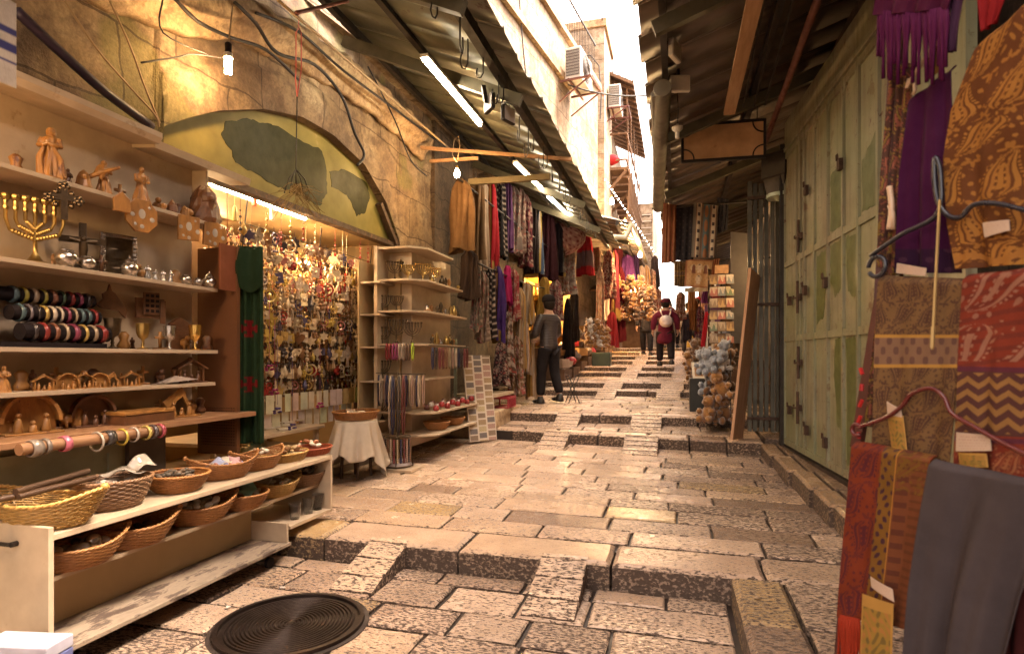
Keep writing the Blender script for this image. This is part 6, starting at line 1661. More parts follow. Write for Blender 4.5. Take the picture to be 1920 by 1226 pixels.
CLS = [(-2.72, 866, 44, 338, 470, (.19, .115, .055), None, 'cream wool robe hanging first in the row after the arch'), (-2.72, 892, 26, 335, 486, (.18, .115, .06), None, 'longer cream robe just behind the first one'),
 (-2.72, 907, 15, 335, 512, (.5, .4, .3), None, 'white long tunic left of the red dress'), (-2.72, 922, 19, 336, 520, (.33, .015, .025), 'trim', 'bright red dress with gold trim in the upper row'),
 (-2.72, 939, 20, 340, 485, (.02, .018, .02), 'dots', 'black dress with pale dots in the upper row'), (-2.72, 952, 16, 338, 470, (.12, .05, .16), None, 'violet narrow dress behind the dotted one'), (-2.72, 962, 22, 350, 474, (.2, .17, .16), 'floral', 'grey floral dress in the upper row'),
 (-2.70, 975, 18, 352, 478, (.22, .14, .12), 'floral', 'dusty pink floral dress beside the grey one'), (-2.68, 986, 18, 366, 500, (.10, .02, .03), 'floral', 'maroon floral dress in the upper row'), (-2.66, 998, 18, 378, 510, (.03, .02, .02), None, 'plain black dress before the blue and yellow one'),
 (-2.6, 1009, 14, 385, 512, (.07, .12, .24), 'bluegold', 'blue yellow and white wavy dress'), (-2.55, 1028, 26, 395, 528, (.045, .012, .018), None, 'wide dark maroon black dress above the man'), (-2.45, 1046, 18, 420, 515, (.02, .015, .02), None, 'black dress behind the ornate silver tunic'),
 (-2.40, 1062, 26, 448, 552, (.25, .2, .18), 'ornate', 'silver and red ornate tunic hanging right of the man'), (-2.35, 1097, 26, 420, 516, (.34, .018, .03), 'two', 'red and grey long dress beyond the blanket bag'), (-2.3, 1115, 18, 425, 510, (.36, .22, .18), 'floral', 'pink floral cloth beyond the red and grey dress'), (-2.3, 1131, 20, 440, 600, (.6, .54, .48), None, 'long white lace dress half way up the street'),
 # lower row
 (-2.62, 880, 26, 470, 560, (.06, .04, .03), None, 'dark brown shoulder bag under the cream robes'), (-2.6, 893, 14, 495, 620, (.16, .15, .12), 'floral', 'dull green tunic at the left of the lower row'), (-2.62, 905, 20, 510, 640, (.22, .17, .13), 'floral', 'beige patterned tunic in the lower row'), (-2.58, 918, 18, 505, 635, (.022, .018, .02), 'dots', 'black tunic left of the blue violet one'),
 (-2.55, 935, 20, 500, 640, (.06, .03, .19), 'trim', 'blue violet embroidered dress in the lower row'), (-2.55, 951, 14, 498, 570, (.40, .02, .14), None, 'shocking pink tunic in the lower row'), (-2.53, 962, 18, 505, 600, (.30, .05, .06), 'floral', 'red white floral tunic right of the pink one'), (-2.5, 952, 22, 585, 700, (.12, .08, .06), 'ornate', 'dark gold embroidered long dress under the pink tunic'),
 (-2.48, 974, 20, 540, 690, (.42, .3, .16), 'stripe', 'gold and cream striped scarf bundle'), (-2.45, 988, 22, 530, 610, (.36, .22, .10), 'stripe', 'orange striped scarves hanging before the man'), (-2.4, 984, 18, 600, 700, (.5, .4, .36), 'stripe', 'white and pink striped scarves by the man\'s hands'), (-2.42, 996, 14, 620, 745, (.2, .13, .07), 'stripe', 'long brown gold scarf hanging to the ground by the man'),
 (-2.45, 968, 20, 630, 740, (.16, .1, .05), 'floral', 'brown gold skirt low in the lower row'), (-2.5, 940, 22, 640, 720, (.05, .03, .035), 'floral', 'dark floral skirt low behind the postcard board'), (-2.46, 1020, 20, 520, 600, (.35, .22, .05), None, 'mustard yellow shawl behind the man'), (-2.4, 1042, 20, 525, 600, (.2, .08, .09), 'floral', 'dusty rose shawl right of the mustard one'), (-2.3, 1066, 16, 560, 690, (.018, .014, .014), None, 'black umbrella like bundle beside the man'), (-2.28, 1076, 14, 545, 640, (.025, .02, .02), None, 'thin black scarf bundle beside the yellow shop')]
for i, (X, px, wp, yt, yb_, col, pat, lb) in enumerate(CLS):
    garment('hanging_garment', lb, X, px, wp * 1.18, yt, yb_, col, pat, folds=4 + i % 3)
wire('clothes_rail', [(-2.68, 6.9, 3.62), (-2.62, 10.5, 3.62), (-2.35, 14, 3.55)], .014, M_STEEL, 'steel rail carrying the upper row of clothes', 'rail')
wire('clothes_rail', [(-2.6, 7.4, 2.62), (-2.5, 9.8, 2.62), (-2.35, 12.5, 2.75)], .014, M_STEEL, 'steel rail carrying the lower row of clothes', 'rail')
# patterned blanket bag
th, v = np.meshgrid(np.linspace(0, 2 * np.pi, 60, endpoint=False), np.linspace(0, 1, 30))
p = at_x(1060, 405, -2.35); mm = 13.2 / 1100
prf = np.sin(np.pi * np.clip(v * .93 + .07, 0, 1)) ** .6
x, y, z = 36 * mm * prf * np.cos(th) * (1 + .05 * np.sin(5 * th)), .2 * prf * np.sin(th), -62 * mm * v + .12 * np.cos(th) * -1
C = base(th, (.30, .16, .14)); C = mixc(C, np.sin(th * 14) * np.sin(v * 40) > .4, (.14, .03, .035)); C = mixc(C, np.sin(th * 9 + 1) * np.sin(v * 22 + 1) > .7, (.42, .3, .24))
tag(sheet('blanket_bag', x, y, z, C, M_SCARF, None, 0, p, wrap=True), 'large round pink patterned blanket bag hanging under the left canopy', 'bag').rotation_euler.z = .1
# ================================================================== WHITE CORNER CABINET WITH MENORAHS
kb = thing('corner_cabinet', 'white open corner cabinet with menorahs, necklaces and baskets at the end of the charm shop', 'cabinet', (0, 0, 0))
KY, KX = 5.76, -2.62
MB().box(-3.18, 6.03, .35, -2.87, 6.06, 2.56).build('back_panel', M_WHITE, kb)
MB().box(-2.90, 6.06, .35, -2.87, 7.2, 2.56).build('back_panel', M_WHITE, kb)
MB().box(-3.18, KY - .02, .3, -3.14, 6.03, 2.56).build('stile', M_WHITE, kb, bev=.003)
def lshelf(z, yend, name='shelf', x1=KX):
    mb = MB(); mb.prism([(-3.14, KY), (x1 - .16, KY), (x1, KY + .16), (x1, yend - .05), (x1 - .05, yend), (-2.87, yend), (-2.87, 6.03), (-3.14, 6.03)], z - .022, z, 'z')
    return mb.build(name, M_WHITE, kb, bev=.002)
KZ = [2.2, 1.86, 1.5, 1.12]
lshelf(2.55, 6.72, 'top_board')
for z, ye in zip(KZ, (7.05, 7.2, 7.15, 6.75)): lshelf(z, ye)
lshelf(.76, 7.25, 'shelf', -2.5); lshelf(.52, 7.3, 'shelf', -2.5)
MB().box(-2.52, 7.22, .25, -2.49, 7.26, .76).build('leg', M_WHITE, kb); MB().box(-2.53, 7.2, .52, -2.5, 7.28, .76).build('side_board', M_WHITE, kb)
MB().box(-3.14, KY + .02, .25, -3.0, KY + .06, .5).build('plinth', M_WHITE, kb)
ml = [(-3.0, 5.88, 2.2, .21, M_BRONZE, 'copper coloured menorah at the left of the top cabinet shelf'), (-2.86, 5.92, 2.2, .17, M_BRASS, 'brass menorah second on the top cabinet shelf'), (-2.74, 6.05, 2.2, .2, M_BRASS, 'taller brass menorah at the corner of the top cabinet shelf'), (-2.72, 6.3, 2.2, .19, M_GOLD, 'gold menorah on the street side of the top cabinet shelf'),
      (-2.98, 5.88, 1.86, .17, M_BRONZE, 'small dark menorah on the second cabinet shelf'), (-2.97, 5.86, 1.5, .27, M_BRONZE, 'round branched copper menorah on the third cabinet shelf'), (-2.8, 5.9, 1.5, .24, M_BRONZE, 'second copper menorah near the corner of the third shelf')]
for x, y, z, h_, m, lb in ml: menorah('small_menorah', lb, (x, y, z), h_, m, rz=-.9, pointed=False, r=.0055)
for k in range(34):
    zi = (0, 1, 1, 2, 2)[k % 5]; z = KZ[zi]
    y = 6.15 + (k * .137) % .95; x = -2.68 - .06 * (k % 2)
    m, nm = ((M_BRASS, 'brass'), (M_OLIVE, 'olive wood'), (M_BRONZE, 'dark bronze'), (M_SILVER, 'silver'))[k % 4]
    mb = MB(); h_ = rnd.uniform(.06, .15)
    if k % 3: mb.lathe([(.025, 0), (.03, h_ * .1), (.012, h_ * .3), (.026, h_ * .6), (.02, h_ * .8), (.004, h_)], n=10)
    else: mb.lathe([(.035, 0), (.04, h_ * .3), (.03, h_ * .6), (.018, h_ * .75)], n=10); mb.ball((0, 0, h_ * .8), .02, 7)
    tag(mb.build('ornament', m, smooth=True, loc=(x, y, z)), f"{m.name.replace('_', ' ').replace('olive wood', 'olive wood')} {'vase shaped' if k % 3 else 'squat'} ornament on the {('top', 'second', 'third')[zi]} cabinet shelf", 'ornament', f"{nm} {'vase' if k % 3 else 'squat'} ornaments on {('top', 'second', 'third')[zi]} shelf")
# necklaces in rows
def necklace(loc, L_, col, label, grp, w_=.025):
    mb = MB()
    for s in (-1, 1): mb.tube([(0, s * .006, 0), (0, s * w_, -L_ * .3), (0, s * w_ * .8, -L_ * .85), (0, s * .003, -L_)], .0085, 5)
    return tag(mb.build('necklace', M_TINT, smooth=True, color=col, loc=loc), label, 'necklace', grp)
NC = [((.03, .028, .06), 'navy'), ((.14, .035, .03), 'dark red'), ((.32, .2, .15), 'pinkish'), ((.05, .035, .03), 'black'), ((.22, .11, .06), 'brown'), ((.42, .32, .23), 'cream'), ((.2, .045, .045), 'red'), ((.36, .27, .16), 'straw')]
for k in range(15):
    c, nm = NC[(k * 5 + k // 3) % 8]; f = k / 14
    necklace((-3.1 + .52 * f, KY - .05 - .03 * (k % 2), 1.16), .33, c, f"{nm} bead necklace in the row below the copper menorahs", f"{nm} necklaces in the cabinet row")
for k in range(12):
    c, nm = NC[(k * 3) % 8]
    necklace((-2.58, 5.95 + k * .1, 1.46), .24, c, f"{nm} bead necklace hanging on the street side of the cabinet", f"{nm} necklaces on the street side")
for k in range(9):
    c, nm = [((.22, .03, .03), 'red'), ((.26, .05, .12), 'pink'), ((.36, .28, .22), 'white'), ((.12, .07, .05), 'brown'), ((.30, .38, .04), 'lime')][min(k // 2, 3) if k < 8 else 4]
    necklace((-3.0 + .3 * k / 8, KY - .06, 1.5), .18, c, f"{nm} short necklace under the third cabinet shelf", f"{nm} short necklaces under the shelf")
wire('necklace_bar', [(-3.14, KY - .05, 1.18), (-2.56, KY - .04, 1.17)], .005, M_STEEL, 'thin bar carrying the row of bead necklaces', 'bar')
wire('necklace_bar', [(-2.58, 5.85, 1.48), (-2.58, 7.1, 1.48)], .005, M_STEEL, 'thin bar of necklaces along the street side of the cabinet', 'bar')
tag(dup(BASK['round'], (-2.66, 6.25, .525), .3, 'round orange basket on the low cabinet shelf nearer the charms', 1.0, ORA, 'baskets round the charm shop'), 'round orange basket on the low cabinet shelf nearer the charms', 'basket')
tag(dup(BASK['round'], (-2.66, 6.75, .525), 1.3, 'second round basket on the low cabinet shelf', 1.0, ORA, 'baskets round the charm shop'), 'second round basket on the low cabinet shelf', 'basket')
for k in range(22):
    mb = MB(); mb.lathe([(.03, 0), (.036, .02), (.03, .05), (.012, .06)], n=9); c, nm = [((.3, .03, .03), 'dark red'), ((.5, .4, .34), 'silvery'), ((.2, .08, .06), 'brown')][k % 3]
    o = mb.build('trinket_box', M_GLOSS, smooth=True, color=c, loc=(-2.56 - .08 * (k % 3), 6.0 + k * .055, .762 + .03 * (k % 2))); tag(o, f'{nm} round trinket box on the widest cabinet shelf', 'trinket box', f'{nm} trinket boxes on the wide shelf')
# necklace stand on its white slab
ns = thing('necklace_stand', 'round wire necklace stand full of bead strings on a white slab', 'stand', (-2.78, 5.5, .20))
MB().box(-.24, -.17, 0, .24, .17, .028).build('slab', M_WHITE, ns, bev=.004)
mb = MB()
for z, r_ in ((.05, .17), (.06, .12), (.34, .14), (.345, .10)): mb.tube([(r_ * math.cos(R(15 * i)), r_ * math.sin(R(15 * i)), z) for i in range(24)], .005, 5, True)
for i in range(4): a = i * 1.57 + .4; mb.tube([(.16 * math.cos(a), .16 * math.sin(a), .03), (.13 * math.cos(a), .13 * math.sin(a), .35)], .005, 5)
mb.tube([(0, 0, .03), (0, 0, 1.0)], .008, 6); mb.build('wire_frame', M_BRONZE, ns, smooth=True)
mb = MB(); mb.lathe([(.14, .03), (.155, .05), (.13, .09), (.05, .1)], n=20); mb.build('base_dome', mat('grey_rust', (.24, .18, .16), .5, .3, var=.4), ns, smooth=2)
for k in range(13):
    a = -2.9 + k * .26; c, nm = NC[k % 8]; mb = MB()
    for q in range(12): mb.ball((.135 * math.cos(a), .135 * math.sin(a), .09 + q * .02), .012, 6)
    mb.build('bead_string', M_TINT, ns, smooth=True, color=c)
for k in range(7):
    c, nm = NC[(k * 3 + 1) % 8]; a = k * .9
    necklace((-2.78 + .07 * math.cos(a), 5.5 + .07 * math.sin(a), 1.16), .6, c, f"long {nm} necklace on the pole of the wire stand", f"long {nm} necklaces on the stand pole", .03)
# postcard board leaning
u, v = np.meshgrid(np.linspace(0, 1, 70), np.linspace(0, 1, 200))
C = base(u, (.50, .42, .34), .06); cell = (np.floor(u * 3), np.floor(v * 13 + .3 * np.floor(u * 3))); hh = np.sin(cell[0] * 12.9 + cell[1] * 78.2) * 43758.5; hh -= np.floor(hh)
fu, fv = u * 3 % 1, (v * 13 + .3 * np.floor(u * 3)) % 1; ins = (fu > .1) * (fu < .92) * (fv > .12) * (fv < .9)
for lo_, hi_, cc in ((0, .3, (.20, .14, .10)), (.3, .5, (.30, .21, .12)), (.5, .7, (.36, .22, .18)), (.7, .85, (.14, .12, .12)), (.85, 1, (.42, .34, .2))): C = mixc(C, ins * (hh >= lo_) * (hh < hi_), cc)
C = mixc(C, ins * (np.sin(u * 90 + hh * 9) * np.sin(v * 260) > .3) * .5, (.1, .07, .05))
pb = sheet('postcard_board', u * 0, .42 * (u - .5), 1.12 * (1 - v), C, M_PRINT, None, .014, (-2.42, 7.22, .27)); pb.rotation_euler = (0, R(-9), R(-38))
tag(pb, 'white board covered in small printed postcards leaning at the end of the cabinet', 'board')
# green shutter door, ledge and crate behind
t = thing('green_shutter', 'small pale green wooden shutter behind the postcard board', 'shutter', (-2.95, 7.6, .75), R(20))
mb = MB(); mb.box(-.02, -.3, 0, .0, .3, .85); 
for a in (-.3, -.03, .24): mb.box(.0, a, 0, .015, a + .06, .85)
for z in (0, .4, .8): mb.box(.0, -.24, z, .014, .24, z + .05)
mb.build('board', mat('shutter_green', (.26, .29, .19), .5, var=.25, scale=5), t)
tag(MB().box(-3.2, 7.5, .25, -2.35, 8.9, .62).build('stone_ledge', M_TRIM, bev=.02), 'low stone ledge below the hanging clothes', 'ledge')
tag(MB().box(-3.0, 7.6, .80, -2.40, 8.6, .84).build('ledge_board', M_WHITE), 'pale board laid over the ledge under the clothes', 'board')
rcrate = thing('red_crate', 'red plastic crate under the pale board by the clothes', 'crate', (-2.42, 8.15, .63), 0)
mb = MB()
for x in (-.13, .11): mb.box(x, -.2, 0, x + .02, .2, .02); mb.box(x, -.2, .13, x + .02, .2, .16)
for y in (-.2, .18): mb.box(-.11, y, 0, .11, y + .02, .02); mb.box(-.11, y, .13, .11, y + .02, .16)
for i in range(9): mb.box(.111, -.19 + i * .045, .02, .128, -.175 + i * .045, .13)
for x in (-.13, .11):
    for y in (-.2, .18): mb.box(x, y, .02, x + .02, y + .02, .13)
mb.build('box', mat('red_crate_plastic', (.32, .02, .03), .4), rcrate)

# ================================================================== PEOPLE
def skin(name, nodes, edges, m, parent, sub=2, root=0):
    """body grown over a skeleton; nodes: (x, y, z, rx[, ry])"""
    me = bpy.data.meshes.new(name); me.from_pydata([n[:3] for n in nodes], edges, [])
    o = bpy.data.objects.new(name, me); COL.objects.link(o); me.materials.append(m); o.parent = parent
    md = o.modifiers.new('skin', 'SKIN'); md.use_smooth_shade = True; md.branch_smoothing = .4
    for i, n in enumerate(nodes):
        sv = me.skin_vertices[0].data[i]; sv.radius = (n[3], n[4] if len(n) > 4 else n[3]); sv.use_root = i == root
    s = o.modifiers.new('smooth', 'SUBSURF'); s.levels = s.render_levels = sub
    return o
M_SKIN = mat('skin', (.42, .24, .16), .55, var=.12)
def person(label, loc, rz, h, top, trousers, shoe=(.02, .015, .012), hair=(.02, .014, .01), arms='down', stride=.0, coat=None, hat=None, hood=None, face=True, long_hair=False, quilt=False, turn=0, lean=0, girth=1.0):
    t = thing('person', label, 'person', loc, rz); k = h / 1.75; t.scale = (k * girth, k * (1 + girth) / 2, k)
    ly, ry = stride, -stride
    sx = .19
    if arms == 'down': AL = [(-.235, .0, 1.14), (-.25, .06, .92)]; AR = [(.235, .0, 1.14), (.25, .05, .92)]
    elif arms == 'front': AL = [(-.235, .05, 1.13), (-.13, .30, 1.10)]; AR = [(.24, .04, 1.13), (.12, .30, 1.06)]
    else: AL = [(-.235, .02, 1.14), (-.2, .22, 1.02)]; AR = [(.235, .0, 1.14), (.25, .06, .92)]
    S = [(0, lean * .0, .95, .125, .10), (0, lean * .4, 1.15, .125, .10), (0, lean * .8, 1.36, .14, .10), (0, lean, 1.48, .058), (0, lean + .01, 1.56, .062), (0, lean + .02, 1.63, .078, .088), (0, lean + .015, 1.71, .066, .075)]
    E = [(0, 1), (1, 2), (2, 3), (3, 4), (4, 5), (5, 6)]
    def limb(pts, start):
        i0 = len(S)
        for p in pts: S.append(p)
        E.append((start, i0)); 
        for i in range(i0, len(S) - 1): E.append((i, i + 1))
        return len(S) - 1
    hands = []
    for (el, wr), s in ((AL, -1), (AR, 1)):
        w_ = Vector(wr); e_ = Vector(el); d = (w_ - e_).normalized(); hd = w_ + d * .08
        i = limb([(s * sx, lean * .9, 1.41, .062), (*el, .045), (*wr, .030), (*(w_ + d * .045), .036, .02), (*hd, .034, .018)], 2)
        side = d.cross(Vector((1, 0, 0))).normalized() if abs(d.x) < .9 else Vector((0, 0, 1))
        for q, ln in ((-1.5, .062), (-.5, .074), (.5, .07), (1.5, .055)):
            a = hd + side * q * .017; b = a + d * ln * .6 + Vector((-s * .012, 0, 0)); c = b + d * ln * .4 + Vector((-s * .02, 0, 0))
            i1 = len(S); S.extend([(*a, .0085), (*b, .008), (*c, .0065)]); E.extend([(i, i1), (i1, i1 + 1), (i1 + 1, i1 + 2)])
        a = w_ + d * .03 + side * -.03; i1 = len(S); S.extend([(*a, .010), (*(a + d * .04 + side * -.015), .008)]); E.extend([(i - 1, i1), (i1, i1 + 1)])
    legs = []
    for s, yy in ((-1, ly), (1, ry)):
        kn = (s * .105, yy * .55 + .02, .50, .062); an = (s * .11, yy - (.06 if yy < 0 else 0), .09 + (.04 if yy < -.05 else 0), .04)
        limb([(s * .095, 0, .88, .088), kn, an], 0); legs.append((kn, an))
    body = skin('body', S, E, M_SKIN, t)
    # trousers
    V = [(0, 0, .97, .14, .115)]; Eg = []
    for s, (kn, an) in zip((-1, 1), legs):
        i = len(V); V += [(s * .1, 0, .86, .108), (kn[0], kn[1], kn[2], .082), (an[0], an[1] - .005, an[2] + .03, .070)]; Eg += [(0, i), (i, i + 1), (i + 1, i + 2)]
    skin('trousers', V, Eg, mat('cloth_%d_%d_%d' % tuple(int(c * 1000) for c in trousers), trousers, .8, var=.25, bmp=.3, grain=150), t)
    # shoes
    for s, (kn, an) in zip((-1, 1), legs):
        mb = MB(); z0 = an[2] - .09
        mb.lathe([(.9, 0), (1, .02), (.95, .06), (.7, .10), (.55, .13)], (an[0], an[1] + .0, z0), 14, .06, .07)
        mb.ball((an[0], an[1] + .085, z0 + .035), .05, 10, .95, 1.8, .7)
        mb.build('shoe', mat('shoe_leather', shoe, .4), t, smooth=True)
    # jacket / coat
    m_top = mat('cloth_%d_%d_%d' % tuple(int(c * 1000) for c in top), top, .6 if quilt else .85, var=.3, bmp=.3, grain=150)
    if quilt and 'quilted' not in MATS:
        m, tt, bb_, L = nodes_of('quilted'); wv = N(tt, 'TexWave', Scale=7.5, Distortion=2.5, Detail=2); wv.bands_direction = 'Z'
        L.new(N(tt, 'TexCoord').outputs['Object'], wv.inputs['Vector']); bb_.inputs['Base Color'].default_value = (*top, 1); bb_.inputs['Roughness'].default_value = .42; bump(tt, bb_, wv.outputs['Fac'], .22, .02); MATS['quilted'] = m
    if quilt: m_top = MATS['quilted']
    low = coat or .86
    V = [(0, lean * .3, 1.12, .165, .135), (0, lean * .8, 1.36, .175, .13), (0, lean * .95, 1.455, .085), (0, 0, .92 if coat else .84, .175, .145)]; Eg = [(0, 1), (1, 2), (0, 3)]
    if coat: V.append((0, 0, (coat + .92) / 2, .19, .16)); V.append((0, 0, coat, .20, .18)); Eg += [(3, 4), (4, 5)]
    for (el, wr), s in ((AL, -1), (AR, 1)):
        i = len(V); w_ = Vector(wr); e_ = Vector(el); w_ = w_ - (w_ - e_).normalized() * .02
        V += [(s * (sx + .0), lean * .9, 1.405, .085), (*el, .068), (*w_, .052)]; Eg += [(1, i), (i, i + 1), (i + 1, i + 2)]
    skin('jacket' if not coat else 'coat', V, Eg, m_top, t)
    # hair, hat, hood
    hy = lean
    if hat:
        mb = MB(); mb.lathe([(.098, 0), (.106, .02), (.103, .06), (.085, .10), (.045, .125), (.002, .132)], (0, hy + .005, 1.665), 18, .92, 1.08); mb.build('cap', mat('cap_%d' % int(hat[0] * 1000), hat, .85, bmp=.3), t, smooth=True)
        mb = MB(); mb.lathe([(.05, -.10), (.08, -.06), (.092, 0), (.09, .04)], (0, hy - .012, 1.63), 16, .95, 1.0); mb.build('hair', mat('hair_%d' % int(hair[0] * 1000), hair, .7), t, smooth=True)
    else:
        mb = MB(); mb.lathe([(.06, -.11), (.088, -.05), (.099, .02), (.09, .08), (.055, .115), (.002, .125)], (0, hy - .014, 1.66), 18, .95, 1.05)
        if long_hair: mb.tube([(-.05, hy - .03, 1.68), (-.095, hy - .04, 1.52), (-.10, hy - .02, 1.38)], [.05, .055, .03], 8); mb.tube([(.05, hy - .03, 1.68), (.095, hy - .04, 1.52), (.10, hy - .02, 1.38)], [.05, .055, .03], 8)
        mb.build('hair', mat('hair_%d' % int(hair[0] * 1000), hair, .7), t, smooth=True)
    if hood:
        mb = MB(); mb.lathe([(.10, -.02), (.15, .0), (.16, .1), (.135, .22), (.08, .29), (.002, .31)], (0, hy - .04, 1.47), 16, 1, .95); 
        hd_ = mb.build('hood', m_top, t, smooth=True)
        if hood == 'fur':
            mb = MB()
            for i in range(90):
                a = 2 * math.pi * i / 90; c_ = Vector((.125 * math.sin(a), hy + .085, 1.64 + .155 * math.cos(a))); mb.tube([c_, c_ + Vector((rnd.uniform(-.01, .01) + .05 * math.sin(a), rnd.uniform(0, .03), .05 * math.cos(a)))], [.018, .004], 5)
            mb.build('fur_trim', mat('pale_fur', (.45, .34, .22), .9), hd_)
    if face:
        mb = MB()
        for s in (-1, 1): mb.ball((s * .03, hy + .094, 1.64), .010, 7)
        mb.build('eyes', mat('eye_dark', (.03, .02, .02), .2), t, smooth=True)
        mb = MB(); mb.ball((0, hy + .108, 1.615), .014, 7, .8, 1, 1.4); mb.box(-.022, hy + .093, 1.578, .022, hy + .099, 1.584); mb.build('nose_and_mouth', mat('lip', (.36, .16, .11), .6), t, smooth=True)
    return t
man = person('man in a dark quilted jacket and black knit cap looking through hanging scarves', (-2.02, 9.38, .596), R(58), 1.74, (.030, .022, .022), (.014, .011, .012), arms='front', hat=(.018, .014, .014), quilt=True, stride=.07, girth=1.08)
wom = person('woman in a long maroon coat and cap walking up the lane with a white backpack', (-.27, 14.3, 1.15), R(4), 1.56, (.12, .014, .030), (.02, .014, .014), arms='down', stride=.12, coat=.55, hat=(.08, .012, .02), face=False, girth=1.28)
bp = thing('backpack', 'small white backpack worn by the woman in the maroon coat', 'backpack', (-.27, 14.3, 1.15), R(4)); bp.scale = (1.08, 1.0, .89)
mb = MB(); mb.ball((0, -.20, 1.17), .145, 14, 1, .62, 1.12); mb.ball((0, -.245, 1.10), .085, 10, 1, .6, .8); mb.build('bag', mat('white_leather', (.6, .5, .44), .4), bp, smooth=True)
mb = MB()
for s in (-1, 1): mb.tube([(s * .06, -.2, 1.28), (s * .10, -.16, 1.40), (s * .11, -.02, 1.50), (s * .13, .12, 1.42)], .014, 6)
mb.build('strap', MATS['white_leather'], bp, smooth=True)
person('person in a dark parka with a pale fur hood coming down the lane', (-.86, 17.6, 1.40), R(172), 1.60, (.020, .016, .018), (.02, .018, .022), hood='fur', stride=.08, coat=.72, girth=1.2)
person('woman with long dark hair and a maroon jacket behind the maroon coat', (-.30, 20.6, 1.67), R(185), 1.66, (.05, .015, .02), (.02, .015, .015), long_hair=True, face=True, stride=.05)
person('person in a black and white jacket walking up behind the backpack woman', (.28, 17.0, 1.40), R(10), 1.45, (.40, .34, .30), (.03, .025, .03), hair=(.02, .014, .01), stride=.08, face=False)
person('person in a dark coat carrying a yellow bag on the right of the lane', (.50, 16.8, 1.40), R(170), 1.55, (.022, .018, .02), (.02, .016, .018), hair=(.05, .03, .02), stride=.05, coat=.6)
bgm = thing('yellow_bag', 'yellow shopping bag carried by the person in the dark coat', 'bag', (.33, 16.65, 1.62), 0)
mb = MB(); mb.prism([(-.09, 0), (.10, 0), (.08, .32), (-.06, .34)], -.04, .04, 'y'); mb.build('bag', mat('yellow_plastic', (.45, .28, .04), .4), bgm, bev=.02)
mb = MB(); mb.tube([(-.04, 0, .33), (-.01, 0, .45), (.04, 0, .33)], .008, 5); mb.build('handle', MATS['yellow_plastic'], bgm)
person('person in a red cap and green brown jacket far up on the right', (.62, 19.3, 1.55), R(190), 1.66, (.05, .045, .025), (.03, .02, .02), hat=(.36, .02, .03))
person('tall dark figure standing at the far left of the crowd', (-1.05, 21.2, 1.68), R(160), 1.7, (.03, .025, .025), (.02, .015, .015))
person('dark clothed figure between the red cap and the long haired woman', (.1, 22.5, 1.7), R(200), 1.7, (.035, .03, .035), (.02, .015, .015))

# folding tray stand by the man
fs = thing('folding_stand', 'folded metal trestle standing beside the man', 'stand', (-1.66, 9.55, .60), .5)
fs.scale = (.6, .6, .75)
mb = MB()
for y in (-.14, .14): mb.tube([(-.16, y, 0), (.16, y, .62)], .012, 6); mb.tube([(.16, y, 0), (-.16, y, .62)], .012, 6)
for x in (-.155, .155): mb.tube([(x, -.14, .6), (x, .14, .6)], .012, 6)
mb.build('frame', M_STEEL, fs, smooth=True)

# ================================================================== SHOPS FURTHER UP ON THE LEFT
M_LITGOLD = mat('gold_goods', (.6, .38, .1), .4, .4, var=.5, scale=14)
lc = thing('lit_shop_window', 'brightly lit yellow shop window with gold goods half way up on the left', 'shop window', (-2.9, 13.7, .9))
MB().box(-.45, -.75, 0, .55, .75, .65).build('counter', mat('warm_brown_wood', (.22, .11, .05), .5), lc)
MB().box(-.5, -.75, .65, -.46, .75, 2.3).build('back_board', mat('yellow_board', (.62, .42, .12), .5), lc)
MB().box(-.45, -.75, 2.26, .5, .75, 2.34).build('roof', MATS['yellow_board'], lc)
MB().box(-.45, .72, .65, .45, .76, 2.26).build('side_board', MATS['yellow_board'], lc)
for i, z in enumerate((1.05, 1.45, 1.85)): MB().box(-.44, -.7, z, .1, .7, z + .02).build('shelf', MATS['yellow_board'], lc)
for i in range(40):
    mb = MB(); a, b = rnd.uniform(.05, .12), rnd.uniform(.1, .3); mb.lathe([(a * .3, 0), (a * .5, b * .2), (a * .2, b * .5), (a * .45, b * .8), (.01, b)], n=8)
    tag(mb.build('gold_ornament', M_LITGOLD, smooth=True, loc=(-2.9 - .2 + rnd.uniform(-.15, .2), 13.1 + (i * .31) % 1.2, .9 + (.68, 1.08, 1.48, 1.88)[i % 4])), 'gold coloured ornament in the lit yellow shop window', 'ornament', 'gold ornaments in the lit window')
bulb((-2.75, 13.5, 3.1), 'glowing bulb inside the yellow lit shop window', 170, .04)
bulb((-2.6, 13.2, 2.05), 'lower glowing bulb at the front of the yellow lit shop window', 110, .035)
for (px, py, Y, s, lb) in ((1182, 549, 17, 500, 'glowing bulb among the brown goods far up on the left'), (1213, 577, 18, 500, 'glowing bulb low behind the crowd on the left'), (1200, 478, 15.5, 700, 'bright white bulb under the second canopy'), (1172, 420, 14, 600, 'bright lamp under the edge of the second canopy'), (1147, 378, 13.6, 500, 'lamp at the near end of the second canopy')):
    bulb(at_y(px, py, Y), lb, s * .4, .05)
# string of small white bulbs along the far canopy edge
sl = thing('string_lights', 'string of tiny white bulbs along the edge of the far left canopy', 'string lights', (0, 0, 0))
mb = MB(); wr = MB()
pts = [at_y(1135 + k * 4.1, 335 + k * 6.1, 13.2 + k * .33) for k in range(24)]
wr.tube(pts, .006, 4)
for p in pts: mb.ball(p - Vector((0, 0, .03)), .017, 6)
wr.build('cord', M_CABLE, sl); mb.build('bulbs', glow('string_bulbs', (1, .85, .65), 8), sl, smooth=True)
